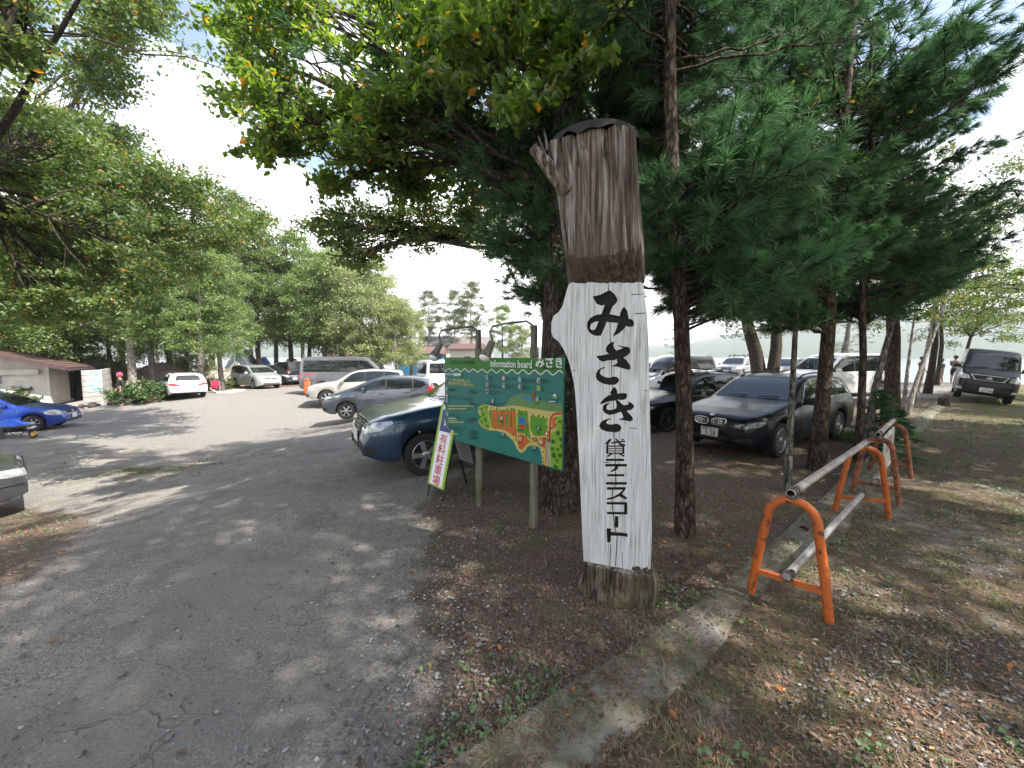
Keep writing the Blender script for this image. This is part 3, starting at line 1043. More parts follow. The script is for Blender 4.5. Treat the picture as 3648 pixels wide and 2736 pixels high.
    for k in range(5):
        poly([(1325 + k * 14, 588 + k * 3), (1333 + k * 14, 590 + k * 3), (1333 + k * 14, 628 + k * 4), (1325 + k * 14, 624 + k * 4)], 'sky')
    poly([(1700, 636), (1735, 585), (1752, 563), (1768, 565), (1788, 600), (1812, 642)], 'pale')
    poly([(1732, 590), (1752, 563), (1768, 565), (1782, 592), (1765, 605), (1750, 596)], 'white')
    poly([(1700, 630), (1812, 636), (1800, 650), (1712, 646)], 'navy')
    tr = random.Random(3)
    for x, y, r in [(800, 765, 20), (820, 830, 24), (850, 905, 27), (800, 930, 18), (878, 985, 20), (865, 740, 14), (790, 860, 12), (1515, 1000, 17), (1475, 845, 16), (1548, 853, 16), (1610, 865, 15), (926, 748, 12), (997, 755, 14), (1187, 758, 14), (1220, 765, 15), (1138, 760, 11), (1290, 775, 10), (1382, 792, 12), (1660, 900, 11), (1662, 990, 11), (1668, 1020, 9), (1430, 1140, 14), (1470, 1160, 16), (1440, 1195, 10), (1360, 1240, 12), (1300, 1270, 12), (1250, 1165, 14), (1205, 1100, 11), (1545, 1215, 12), (980, 1015, 11), (1390, 1110, 16), (1345, 1115, 12),
                    (1805, 1080, 34), (1750, 1370, 40), (1830, 1370, 32), (1840, 1160, 26), (1800, 1290, 22), (1740, 1190, 30), (1775, 1530, 40), (1845, 1250, 24), (1730, 1285, 26), (1790, 1440, 22), (1830, 925, 18), (1785, 880, 13), (1775, 970, 13), (1718, 1015, 13), (1612, 1325, 11), (1612, 1400, 11), (1614, 1450, 12), (1612, 1490, 12)]:
        disc(x, y, r, 'dark')
    for k in range(14):
        disc(1070, 800 + k * 14, 6, 'dark'); disc(1186, 805 + k * 14, 6, 'dark')
    for x, y, r, col, inner in [(877, 347, 30, 'white', 'blue'), (1097, 362, 31, 'white', 'red'), (1308, 374, 33, 'white', 'sky'), (1555, 387, 35, 'white', 'navy'), (880, 440, 28, 'white', 'crimson'), (1100, 455, 31, 'white', 'deep'), (1310, 470, 33, 'white', 'purple'), (1556, 490, 35, 'yellow', 'park'), (883, 527, 30, 'white', 'maroon'),
                                (347, 368, 25, 'red', 'crimson'), (351, 498, 22, 'white', 'navy'), (352, 587, 26, 'white', 'red'), (354, 648, 26, 'white', 'red'), (357, 822, 27, 'white', 'deep'), (361, 976, 27, 'white', 'maroon'),
                                (1072, 880, 24, 'white', 'red'), (1318, 1150, 28, 'white', 'red'), (1592, 1195, 32, 'white', 'red'), (1562, 1010, 30, 'navy', 'navy'), (954, 657, 26, 'white', 'black'), (1088, 1083, 26, 'white', 'black'), (1500, 1258, 28, 'white', 'black'), (1540, 625, 30, 'white', 'deep')]:
        disc(x, y, r, col, .9); disc(x, y, r * .82, inner, .9)
    for x, y, s in [(1097, 360, 15), (352, 586, 12), (1072, 880, 11), (1318, 1150, 13), (1592, 1195, 15)]:
        poly([(x - s, y + s * .5), (x - s * .3, y - s * .9), (x + s * .5, y - s * .8), (x + s, y + s * .5)], 'white')
    for x, y, s in [(1555, 387, 42), (351, 498, 26), (1562, 1010, 36)]:
        text('P', x - s * .24, y, s, 'white', bold=.02)
    for x, y in [(954, 657), (1088, 1083), (1500, 1258)]:
        disc(x, y, 8, 'white', 1.4)
    disc(880, 440, 9, 'white', .7); disc(1310, 470, 14, 'white', .5); disc(354, 648, 8, 'white', .6); disc(1100, 460, 10, 'white', 1.3); disc(1540, 630, 9, 'white', 1.3); disc(357, 826, 9, 'white', 1.3); disc(877, 347, 9, 'white', .9); disc(1308, 374, 12, 'white', .8)
    poly([(345, 352), (352, 352), (350, 376), (346, 376)], 'white')
    disc(1665, 1085, 34, 'red', .9); disc(1665, 1085, 19, 'white', .9)
    poly([(1490, 1130), (1532, 1135), (1530, 1192), (1488, 1186)], 'red'); disc(1510, 1161, 18, 'park')
    # writing
    text('みさきキャンプ場案内図', 392, 150, 52, 'black', 705, .01)
    text('Information board', 930, 165, 92, 'white', 1472, .022)
    text('みさき', 1522, 146, 152, 'white', 1888, .03)
    text('misaki campsite', 1570, 222, 42, 'black', 1850, .012)
    text('Usage Fees', 330, 303, 40, 'white', 440, .01); poly([(446, 292), (538, 294), (538, 332), (446, 328)], 'white')
    text('ご利用料金', 452, 311, 26, 'deep', 533)
    text('キャンプ場をご利用の皆様ははじめに', 377, 376, 40, 'yellow', 665, .01)
    text('受付を済ませてからご利用ください', 377, 421, 42, 'yellow', 715, .01)
    for a, b, x2, h in (('駐車場', (378, 505), 455, 42), ('バーベキュー・デイキャンプ', (385, 603), 685, 48), ('レンタルボート', (388, 838), 547, 48), ('レンタサイクル', (390, 1003), 548, 48)):
        text(a, b[0], b[1], h, 'black', x2, .012)
    for a, b, x2 in (('¥500', (648, 533), 718), ('¥500', (650, 690), 722), ('¥1,000', (637, 880), 730), ('¥500', (664, 1052), 735), ('¥1,000', (645, 1118), 742)):
        text(a, b[0], b[1], 44, 'black', x2, .01)
    for a, x, y, x2, h, c in (('受付', 908, 344, 960, 38, 'black'), ('売店', 1012, 350, 1055, 34, 'black'), ('キャンプサイト', 1130, 358, 1258, 40, 'black'), ('炊場・シャワー室', 1345, 374, 1512, 44, 'black'), ('駐車場', 1592, 385, 1668, 46, 'black'), ('BBQガーデン', 912, 437, 1030, 36, 'black'), ('レンタルボート', 1132, 452, 1266, 42, 'black'), ('自販機', 1345, 467, 1410, 44, 'black'), ('トイレ', 1595, 484, 1665, 44, 'black'), ('レンタルサイクル', 914, 523, 1052, 40, 'black'), ('現在地', 1628, 1152, 1716, 52, 'black')):
        text(a, x, y, h, c, x2, .008)
    for x, y, x2, c in ((912, 380, 950, 'black'), (1130, 392, 1165, 'black'), (1345, 404, 1490, 'black'), (1592, 420, 1645, 'black'), (912, 472, 1045, 'black'), (1132, 486, 1190, 'black'), (1345, 500, 1445, 'black'), (1595, 520, 1635, 'black'), (916, 562, 975, 'black'), (650, 724, 718, 'black'), (610, 915, 730, 'black'), (920, 697, 990, 'black'), (1050, 1130, 1130, 'black'), (1462, 1304, 1548, 'black'), (1045, 918, 1098, 'black'), (1290, 1192, 1345, 'black'), (1560, 1240, 1620, 'black'), (1540, 1062, 1590, 'black'), (1495, 684, 1578, 'black'), (385, 722, 720, 'yellow'), (385, 758, 620, 'yellow'), (388, 880, 485, 'white'), (388, 908, 505, 'yellow'), (388, 932, 590, 'yellow'), (360, 1090, 508, 'yellow'), (665, 1088, 735, 'black'), (665, 1152, 740, 'black'), (1712, 660, 1795, 'white'), (1285, 825, 1380, 'black'), (1275, 1035, 1385, 'black')):
        k = random.Random(x * 7 + y)
        q = x
        while q < x2:      # the small print: words too fine to read at this size
            w_ = k.uniform(9, 26)
            poly([(q, y - 5), (min(q + w_, x2), y - 5), (min(q + w_, x2), y + 6), (q, y + 6)], c)
            q += w_ + 4
    for y in (560, 790, 960):
        stroke([(335, y - 8), (745, y + 8)], .0025, 'pale')
    art.build('printed_map', mats, root)
    # posts, lamps
    wood = wood_material('board_post_wood', (.22, .21, .17), (.07, .065, .05), (.14, .13, .095), moss=1)
    galv = mat('lamp_metal', (.16, .155, .14), .55, .6, var=.35, vscale=14)
    for px, hx, ax in ((1690, 1678, -1), (1885, 1876, -1)):
        u = uv(px, 1500)[0]
        p = MB()
        p.tube([(u, .07, -.25), (u + .003, .07, Z * .5), (u, .07, Z + .10)], [.048, .046, .044], 12)
        p.build('post', wood, root, 40)
        l = MB()
        l.bbox((u, .065, Z + .20), (.055, .05, .25), .01)
        hgt = 1.02 if px < 1800 else 1.0
        zt2 = Z + .36
        l.tube([(u, .05, Z + .27), (u, .03, zt2 - .03), (u - .02, -.02, zt2), (u - .09, -.24, zt2 - .03), (u - .13, -.36, zt2 - .06), (u - .135, -.385, zt2 - .12), (u - .12, -.37, zt2 - .20)], .0115, 8)
        lo = l.build('lamp_arm', galv, root, 40)
        h = MB()
        Mx = Matrix.Translation((u - .12, -.37, zt2 - .20)) @ Matrix.Rotation(R(-36), 4, 'X') @ Matrix.Rotation(R(-8), 4, 'Y')
        h.lathe([(.016, .0), (.032, -.01), (.036, -.10), (.045, -.13), (.058, -.19), (.062, -.20), (.055, -.20), (.04, -.14)], 20, M=Mx, cap=False)
        ho = h.build('lamp_head', mat('lamp_khaki', (.15, .14, .11), .5, var=.3, vscale=20), lo, 40)
        g = MB()
        g.lathe([(.0, -.235), (.03, -.228), (.05, -.212), (.056, -.195), (.03, -.15)], 20, M=Mx, cap=False)
        g.build('bulb', mat('bulb_glass', (.75, .76, .76), .08, coat=1), lo, 60)
    return root
make_board()

# ================================================================== leaning A-frame sign
def make_aframe():
    fl, fr = atG(1524, 1765), atG(1574, 1787)
    fl[2] = gz(fl[0], fl[1]); fr[2] = gz(fr[0], fr[1])
    e = fr - fl; e[2] = 0; w = float(np.hypot(e[0], e[1])); rz = math.atan2(e[1], e[0])
    root = thing('parking_sign', 'folding black A-frame sign with tall white and green panel of red characters', 'sign', tuple(fl), rz)
    blk = mat('sign_black', (.012, .012, .013), .5)
    H, back = 1.22, .28           # front leans back by this much
    def P(u, s, n=0.0):
        """u across, s up along the leaning front (0..1), n out towards the reader"""
        return Vector((u, back * s - n, H * s))
    for u in (0, w):
        m = MB(); m.tube([P(u, -.02), P(u, 1.0)], .017, 4); m.build('front_leg', blk, root)
        m = MB(); m.tube([(u, back * 2.3, -.02), (u, back + .02, H)], .017, 4); m.build('rear_leg', blk, root)
    for a_, b_ in ((P(0, 1.0), P(w, 1.0)), (P(0, .30), P(w, .30)), (Vector((0, back * 1.95, H * .27)), Vector((w, back * 1.95, H * .27)))):
        m = MB(); m.tube([a_, b_], .013, 4); m.build('cross_bar', blk, root)
    grn, wht, red = mat('sign_green', srgb(120, 168, 50), .4), mat('sign_white', (.72, .74, .78), .4), mat('sign_red', srgb(176, 24, 62), .4)
    yel, nav = mat('sign_yellow', srgb(190, 178, 70), .4), mat('sign_navy', srgb(24, 44, 110), .4)
    m = MB()
    s0, s1 = .13, .985
    def slab(u0, u1, a, b, n0, n1, mi):
        vs = [P(u, s, n) for n in (n0, n1) for u, s in ((u0, a), (u1, a), (u1, b), (u0, b))]
        m.add(vs, [(3, 2, 1, 0), (4, 5, 6, 7), (0, 1, 5, 4), (1, 2, 6, 5), (2, 3, 7, 6), (3, 0, 4, 7)], mi)
    slab(-.025, w + .025, s0, s1, .018, .026, 0)
    slab(.012, w - .012, s0 + .012, s1 - .012, .026, .0266, 3)
    slab(.030, w - .030, s0 + .016, s1 - .016, .0266, .0272, 1)
    slab(.036, w - .036, .70, .93, .0272, .0278, 4)
    ax = Matrix(((1, 0, 0, 0), (0, back / math.hypot(back, H), -1, 0), (0, H / math.hypot(back, H), 0, 0), (0, 0, 0, 1)))
    ch = (w - .07)
    for k, c in enumerate('有料駐車場'):
        p = P(w / 2, .615 - k * .107, .0282)
        put_text(m, c, Matrix.Translation(p) @ ax, .14, 2, .014, sx=1.3)
    p = P(w / 2, .82, .0284)
    put_text(m, 'P', Matrix.Translation(p) @ ax, .22, 1, .02)
    m.build('panel', [grn, wht, red, yel, nav], root)
    r = MB()
    slabv = [Vector((u, back * 2.3 - (back * 1.3) * s - .01, H * s)) for u, s in ((0, .32), (w, .32), (w, .96), (0, .96))]
    r.add(slabv + [v + Vector((0, .012, 0)) for v in slabv], [(0, 1, 2, 3), (7, 6, 5, 4), (0, 4, 5, 1), (2, 6, 7, 3)])
    r.build('rear_panel', mat('sign_back', (.22, .22, .22), .6), root)
make_aframe()

# ================================================================== pipe barriers
def make_barriers():
    org = mat('orange_paint', srgb(176, 88, 32), .55, var=.42, vscale=17, bump=.3, bscale=60, dark=(.085, .032, .014), ramp=(.36, .46))
    rust = mat('rusty_paint', (.30, .10, .045), .8, var=.6, vscale=15, bump=.4, bscale=70, dark=(.07, .03, .018), ramp=(.38, .56))
    galv = mat('galvanised_pipe', (.46, .45, .46), .5, .55, var=.35, vscale=11, bump=.1, dark=(.30, .26, .25))
    galvd = mat('tarnished_pipe', (.42, .40, .395), .55, .4, var=.45, vscale=12, bump=.2, dark=(.25, .20, .18))
    clampm = mat('clamp_metal', (.20, .19, .175), .55, .6, var=.5, vscale=30, dark=(.08, .05, .04))
    def arch(mb, A, B, top, r):
        A, B = Vector(A), Vector(B)
        mid = (A + B) / 2
        e = (B - A) / 2
        pts = [A + (mid - A) * .0 + Vector((0, 0, -.03))]
        hw = .62          # half width of the bend relative to the feet
        zb = top * .80
        pts = [A - Vector((0, 0, .03)), A * .5 + (mid - e * hw) * .5 + Vector((0, 0, zb * .5))]
        pts[1] = Vector((pts[1].x, pts[1].y, A.z + zb * .5))
        for k in range(13):
            a = math.pi * k / 12
            q = mid - e * hw * math.cos(a)
            pts.append(Vector((q.x, q.y, mid.z + zb + (top - zb) * math.sin(a) ** .9 - r)))
        q = B * .5 + (mid + e * hw) * .5
        pts += [Vector((q.x, q.y, B.z + zb * .5)), B - Vector((0, 0, .03))]
        mb.tube(pts, r, 14)
    def clampring(mb, p, d, r, s=1):
        d = Vector(d).normalized()
        q = d.to_track_quat('Z', 'Y').to_matrix().to_4x4()
        M = Matrix.Translation(p) @ q
        mb.lathe([(r * 1.02, -.022), (r * 1.28, -.022), (r * 1.28, .022), (r * 1.02, .022)], 18, M=M, cap=False)
        mb.bbox((0, 0, 0), (.02, .026, .05), .004, M=Matrix.Translation(Vector(p) + Vector((.03, 0, .012))))
        mb.tube([Vector(p) + Vector((.02, -.02, .01)), Vector(p) + Vector((.065, -.03, .014))], .006, 6)
        mb.bbox((0, 0, -r * 1.1), (.05, .05, .03), .006, M=Matrix.Translation(p))
    def barrier(name, label, feet, mats, topext, has_bottom, sign):
        f = [[atG(*a), atG(*b)] for a, b in feet]
        o = (Vector(f[0][0]) + Vector(f[0][1])) / 2
        root = thing(name, label, 'barrier', tuple(o), 0, 'pipe barriers beside the kerb')
        tops = []
        for k, (A, B) in enumerate(f):
            m = MB()
            arch(m, Vector(A) - o, Vector(B) - o, .765, .0275)
            st = m.build('arch_stand', mats[0], root, 60)
            A_, B_ = Vector(A) - o, Vector(B) - o
            mid = (A_ + B_) / 2
            c = MB()
            u = (B_ - A_).normalized()
            a = A_ + (mid - A_) * .12 + Vector((0, 0, .20)); b = B_ + (mid - B_) * .12 + Vector((0, 0, .20))
            L_ = (b - a).length
            M = Matrix.Translation((a + b) / 2) @ Matrix.Rotation(math.atan2(u.y, u.x), 4, 'Z')
            c.box((0, 0, 0), (L_, .035, .007), 0, M); c.box((0, -.0145, -.016), (L_, .007, .026), 0, M)
            c.build('crossbar', mats[0], st)
            tops.append(mid)
        d = (tops[1] - tops[0]); dn = d.normalized()
        up = Vector((0, 0, .765 + .03))
        p = MB()
        a, b = tops[0] + up - dn * topext[0], tops[1] + up + dn * topext[1]
        # a hollow pipe: outer wall, rim, inner wall
        p.tube([a, b], .0265, 18, 0, caps=False)
        p.tube([a, b], .022, 18, 1, caps=False)
        for e_, s in ((a, 1), (b, -1)):
            q = dn.to_track_quat('Z', 'Y').to_matrix().to_4x4()
            p.lathe([(.022, 0), (.0265, 0)], 18, M=Matrix.Translation(e_) @ q, cap=False)
        p.build('top_pipe', [mats[1], clampm], root, 40)
        spots = [(tops[0] + up - dn * (topext[0] - .05), .0265), (tops[1] + up + dn * (topext[1] - .03), .0265)]
        if has_bottom:
            z = Vector((0, 0, .20 + .035))
            a, b = tops[0] + z - dn * .06, tops[1] + z + dn * .03
            q = MB(); q.tube([a, b], .0245, 18); q.build('bottom_pipe', mats[2], root, 40)
            spots += [(a + dn * .03, .0245), (b - dn * .03, .0245)]
        for sp, sr in spots:
            cl = MB(); clampring(cl, sp, d, sr); cl.build('clamp', clampm, root, 40)
        if sign:
            s = MB()
            L_ = d.length
            n = Vector((-dn.y, dn.x, 0)); n = -n if n.y > 0 else n
            M = Matrix(((dn.x, 0, -n.x * -1, 0), (dn.y, 0, -n.y * -1, 0), (0, 1, 0, 0), (0, 0, 0, 1)))
            cen = (tops[0] + tops[1]) / 2 + Vector((0, 0, .53)) + n * .03
            Mx = Matrix.Translation(cen) @ M
            s.bbox((0, 0, 0), (L_ * .74, .37, .012), .003, 0, Mx)
            s.box((0, .19, -.004), (L_ * .76, .02, .018), 0, Mx)
            put_text(s, '駐車禁止', Mx @ Matrix.Translation((0, .05, .0075)), .21, 1, .012, sx=.86)
            s.build('sign_plate', [mat('plate_white', (.55, .56, .55), .5, var=.2, vscale=12), mat('plate_red', srgb(150, 60, 55), .6), mat('plate_ink', (.06, .06, .06), .6)], root)
        return root
    barrier('pipe_barrier', 'bright orange arched pipe barrier with two grey rails nearest the camera', [((2670, 2113), (2957, 2219)), ((2970, 1830), (3167, 1846))], (org, galvd, galv), (.06, .03), True, False)
    barrier('pipe_barrier', 'rusty brown pipe barrier with white sign plate behind the orange one', [((3032, 1765), (3204, 1800)), ((3094, 1682), (3247, 1706))], (rust, galvd, galvd), (.09, .06), True, True)
    # loose pipe in the litter
    a, b = atG(2862, 1897), atG(2962, 1830)
    m = MB(); m.tube([Vector(a) + Vector((0, 0, .03)), Vector(b) + Vector((0, 0, .02))], .035, 14, 0, caps=False); m.tube([Vector(a) + Vector((0, 0, .03)), Vector(b) + Vector((0, 0, .02))], .029, 14, 1, caps=False)
    tag(m.build('loose_pipe', [mat('rust_pipe', (.13, .085, .06), .85, var=.5, vscale=15, bump=.3), mat('carved_black', (.01, .01, .01))], smooth=40), 'short rusty loose pipe lying in leaf litter behind orange barrier', 'pipe')
make_barriers()
# ================================================================== vehicles
GLASS = mat('car_glass', (.010, .013, .014), .03, coat=.15, spec=.6)
TYRE = mat('tyre_rubber', (.018, .018, .018), .85, bump=.2, bscale=60)
BLACKTRIM = mat('black_trim', (.014, .014, .015), .55)
CHROME = mat('chrome', (.62, .63, .65), .16, 1.0)
ALLOY = mat('alloy', (.46, .46, .47), .32, .85)
DARKALLOY = mat('dark_alloy', (.12, .12, .125), .35, .8)
LAMP = mat('headlamp_glass', (.56, .59, .60), .10, .25, coat=1, var=.5, vscale=9, dark=(.18, .19, .20))
LAMPD = mat('dark_headlamp_glass', (.10, .11, .11), .08, .2, coat=1, var=.6, vscale=9)
TAIL = mat('taillamp_red', (.42, .012, .018), .15, coat=1)
TAILW = mat('taillamp_clear', (.62, .50, .50), .15, coat=1)
PLATE = mat('plate_face', (.66, .67, .66), .45)
PINK = mat('plate_green_ink', (.012, .05, .03), .6)

def paint(name, col, metal=.25, rough=.34, coat=1.0):
    return mat('paint_' + name, col, rough, metal, coat, var=.12, vscale=2.5, spec=.3 if coat < .5 else None)

def lerp_list(L, s):
    xs, zs = zip(*L)
    return np.interp(s, xs, zs)

def clip_poly(p, lo, hi):
    """cut a polygon to lo <= s <= hi"""
    for lim, sg in ((lo, -1), (hi, 1)):
        o = []
        for a, b in zip(p, p[1:] + p[:1]):
            ia, ib = sg * a[0] <= sg * lim, sg * b[0] <= sg * lim
            if ia: o.append(a)
            if ia != ib:
                t = (lim - a[0]) / (b[0] - a[0])
                o.append((lim, a[1] + (b[1] - a[1]) * t))
        p = o
        if len(p) < 3: return []
    return p

def car(name, label, cat, spec, paintm, loc, fwd, group=None, roll=0.0, scale=1.0, rimmat=None, z=None):
    S = dict(pn=.70, pt=.84, rs=.55, ts=.4, roofk=.70, hoodk=.90, sill=.22, crown=.05, spokes=5, tumble=1.0, n_rim=.68)
    S.update(spec)
    L, W, H = S['L'], S['W'], S['H']
    root = thing(name, label, cat, (loc[0], loc[1], gz(loc[0], loc[1]) if z is None else z), math.atan2(fwd[1], fwd[0]), group)
    root.rotation_euler = (roll, 0, math.atan2(fwd[1], fwd[0]))
    root.scale = (scale,) * 3
    wr_, wf, wb = S['wheel'], S['fo'], S['wb']
    arches = [(wf, wr_ + .055), (wf + wb, wr_ + .055)]
    st = list(np.arange(0, L, .07)) + [L, .015, .035, .1, L - .015, L - .04]
    for c, r in arches:
        st += [c + r * math.cos(a) for a in np.linspace(0, math.pi, 17)] + [c - r - .006, c + r + .006]
    st = sorted(set(round(float(s), 4) for s in st if 0 <= s <= L))
    rings = []
    hb = H - float(lerp_list(S['belt'], L * .5))
    for s in st:
        zt = float(lerp_list(S['top'], s))
        zb = min(float(lerp_list(S['belt'], s)), zt - .025)
        zl = S['sill'] + .10 * max(0, 1 - s / .35) ** 1.5 + .14 * max(0, 1 - (L - s) / .4) ** 1.5
        for c, r in arches:
            if abs(s - c) < r:
                zl = max(zl, wr_ + math.sqrt(max(r * r - (s - c) ** 2, 0)) - .0)
        zl = min(zl, zb - .05)
        pl = 1 - (1 - S['pn']) * max(0, 1 - s / S['rs']) ** 2.4 - (1 - S['pt']) * max(0, 1 - (L - s) / S['ts']) ** 2.4
        w = W / 2 * pl
        g = min(max((zt - zb - .06) / hb, 0), 1)
        wt = w * (S['hoodk'] - (S['hoodk'] - S['roofk']) * g)
        cr = S['crown'] * (.6 + .4 * g) * min(1, (zt - zb) / .06)
        ze = zt - cr
        p = []
        flare = 0.012 * sum(math.exp(-((s - c) / (r * 1.05)) ** 4) for c, r in arches)
        for fz, fw in ((0, .945), (.06, .968), (.2, .985), (.42, .998), (.62, 1.0), (.78, .994), (.9, .98), (1, .958)):
            p.append((w * fw + flare * (1 - fz), zl + (zb - zl) * fz))
        for t in (.12, .3, .5, .7, .87, 1.0):
            bow = .025 * g * math.sin(math.pi * t)
            p.append((w * .958 + (wt - w * .958) * t + bow, zb + (ze - zb) * t))
        for fy, fz in ((.955, .45), (.86, .72), (.62, .9), (.32, .985), (0, 1)):
            p.append((wt * fy, ze + cr * fz))
        rings.append((s, p))
    nh = len(rings[0][1])
    V, F, fm = [], [], []
    for s, p in rings:
        for y, z_ in p: V.append((L / 2 - s, y, z_))
        for y, z_ in p[-2::-1]: V.append((L / 2 - s, -y, z_))
    nr = 2 * nh - 1
    for i in range(len(rings) - 1):
        for k in range(nr - 1):
            F.append((i * nr + k, i * nr + k + 1, (i + 1) * nr + k + 1, (i + 1) * nr + k)); fm.append(0)
        F.append((i * nr + nr - 1, i * nr, (i + 1) * nr, (i + 1) * nr + nr - 1)); fm.append(1)
    F.append(tuple(range(nr - 1, -1, -1))); fm.append(0)
    o = (len(rings) - 1) * nr
    F.append(tuple(o + k for k in range(nr))); fm.append(0)
    me = bpy.data.meshes.new('body')
    me.from_pydata(V, [], F)
    bm = bmesh.new(); bm.from_mesh(me)
    bmesh.ops.recalc_face_normals(bm, faces=bm.faces)
    bvh = BVHTree.FromBMesh(bm)
    bm.to_mesh(me); bm.free()
    me.materials.append(paintm); me.materials.append(BLACKTRIM)
    me.polygons.foreach_set('material_index', fm)
    me.polygons.foreach_set('use_smooth', [True] * len(F))
    me.update(); me.set_sharp_from_angle(angle=R(38))
    link_mesh('body', me, root)

    def hit(plane, a, b):
        """project (a, b) onto the body: L/R sides take (s, z), F/B ends take (y, z), T takes (s, y)"""
        if plane == 'L': o_, d_ = Vector((L / 2 - a, 4, b)), Vector((0, -1, 0))
        elif plane == 'R': o_, d_ = Vector((L / 2 - a, -4, b)), Vector((0, 1, 0))
        elif plane == 'F': o_, d_ = Vector((6, a, b)), Vector((-1, 0, 0))
        elif plane == 'B': o_, d_ = Vector((-6, a, b)), Vector((1, 0, 0))
        else: o_, d_ = Vector((L / 2 - a, b, 5)), Vector((0, 0, -1))
        q, n, *_ = bvh.ray_cast(o_, d_)
        if q is None:
            q, n, *_ = bvh.find_nearest(o_ + d_ * (4 if plane in 'LR' else 6) * .8)
        if n.dot(d_) > 0: n = -n
        return q, n
    def patch(nm, poly, plane, m, off=.006, h=.07, parent=None):
        if len(poly) < 3: return None
        if sum(a[0] * b[1] - b[0] * a[1] for a, b in zip(poly, poly[1:] + poly[:1])) < 0: poly = poly[::-1]
        dense = []
        for a, b in zip(poly, poly[1:] + poly[:1]):
            k = max(1, int(math.hypot(b[0] - a[0], b[1] - a[1]) / h))
            dense += [(a[0] + (b[0] - a[0]) * i / k, a[1] + (b[1] - a[1]) * i / k) for i in range(k)]
        xs = [p[0] for p in poly]; ys = [p[1] for p in poly]
        extra = []
        x = min(xs) + h / 2
        while x < max(xs):
            y = min(ys) + h / 2
            while y < max(ys):
                c = False; j = len(poly) - 1
                for i in range(len(poly)):
                    if (poly[i][1] > y) != (poly[j][1] > y) and x < (poly[j][0] - poly[i][0]) * (y - poly[i][1]) / (poly[j][1] - poly[i][1]) + poly[i][0]: c = not c
                    j = i
                if c: extra.append((x, y))
                y += h
            x += h
        n0 = len(dense)
        vs, es, fs, *_ = delaunay_2d_cdt([Vector(p) for p in dense + extra], [], [list(range(n0))], 1, 1e-6)
        VV = []
        for v in vs:
            q, n = hit(plane, v.x, v.y)
            VV.append(q + n * off)
        mb = MB(); mb.add(VV, [tuple(f) for f in fs])
        return mb.build(nm, m, parent or root, 50)
    def strip(nm, pts, plane, m, w=.012, off=.004, parent=None, close=False):
        """a thin rounded moulding laid along the body"""
        P = []
        pp = pts + [pts[0]] if close else pts
        for a, b in zip(pp[:-1], pp[1:]):
            k = max(1, int(math.hypot(b[0] - a[0], b[1] - a[1]) / .08))
            P += [(a[0] + (b[0] - a[0]) * i / k, a[1] + (b[1] - a[1]) * i / k) for i in range(k)]
        P.append(pp[-1])
        Q = [hit(plane, *p) for p in P]
        mb = MB(); mb.tube([q + n * off for q, n in Q], w / 2, 6)
        return mb.build(nm, m, parent or root, 60)

    # glass
    sides = S.get('sides', 'LR')
    for pl in 'LR':
        cuts = S['pillars']
        lo = -1
        for k, c in enumerate(list(cuts) + [99]):
            pc = clip_poly(S['win'], lo, c - .03)
            patch('side_window', pc, pl, GLASS, .005, .09)
            lo = c + .03
        for c in cuts:
            if S.get('darkpillar', True):
                pc = clip_poly(S['win'], c - .032, c + .032)
                patch('pillar_trim', pc, pl, BLACKTRIM, .004, .09)
        if S.get('wintrim'):
            strip('window_trim', S['win'], pl, CHROME, .016, .006, close=True)
        for c in S.get('seams', []):
            strip('door_seam', c, pl, BLACKTRIM, .009, .0)
        for c in S.get('handles', []):
            q, n = hit(pl, *c)
            mb = MB(); sgn = 1 if pl == 'L' else -1
            mb.bbox(q + Vector((0, .018 * sgn, 0)), (.19, .03, .032), .012)
            mb.build('door_handle', S.get('handlemat', paintm), root, 50)
        if S.get('mirror'):
            ms, mz = S['mirror']
            q, n = hit(pl, ms, mz)
            sgn = 1 if pl == 'L' else -1
            mb = MB()
            mb.bbox(q + Vector((.0, .135 * sgn, .035)), (.13, .21, .145), .05, 0)
            mb.bbox(q + Vector((.0, .03 * sgn, -.02)), (.07, .10, .05), .02, 1)
            mb.bbox(q + Vector((-.062, .135 * sgn, .035)), (.012, .17, .11), .004, 2)
            mb.build('wing_mirror', [S.get('mirrormat', paintm), BLACKTRIM, GLASS], root, 50)
        for poly, m_, nm in S.get('sidepatch', []):
            patch(nm, poly, pl, m_, .007, .06)
        if S.get('sidetrim'):
            strip('side_moulding', S['sidetrim'], pl, S.get('sidetrimmat', BLACKTRIM), .035, .004)
        if S.get('rail'):
            s0, s1 = S['rail']
            mb = MB()
            ya = W / 2 * S['roofk'] * .90 * (1 if pl == 'L' else -1)
            pts = []
            for k in range(9):
                s = s0 + (s1 - s0) * k / 8
                q, n = hit('T', s, ya)
                pts.append(q + Vector((0, 0, .005 if k in (0, 8) else .045)))
            mb.tube(pts, .016, 8)
            mb.build('roof_rail', S.get('railmat', BLACKTRIM), root, 60)
    patch('windscreen', S['wind'] + [(-y, z_) for y, z_ in S['wind'][::-1]], 'F', GLASS, .006, .10)
    if S.get('wind_trim', True):
        w0 = S['wind'][0]
        for k in (0, 1):
            mb = MB()
            a, n1 = hit('F', -w0[0] * .55 + k * .55, w0[1] + .01); b, n2 = hit('F', -w0[0] * .1 + k * .6, w0[1] + .035)
            mb.tube([a + n1 * .03, (a + b) / 2 + n1 * .035, b + n2 * .02], .008, 5)
            mb.build('wiper', BLACKTRIM, root)
    patch('rear_window', S['rearwin'] + [(-y, z_) for y, z_ in S['rearwin'][::-1]], 'B', GLASS, .006, .10)
    for poly, m_, nm in S.get('front', []):
        patch(nm, poly, 'F', m_, .008, .05)
    for poly, m_, nm in S.get('front2', []):
        patch(nm, poly, 'F', m_, .008, .05); patch(nm, [(-a, b) for a, b in poly], 'F', m_, .008, .05)
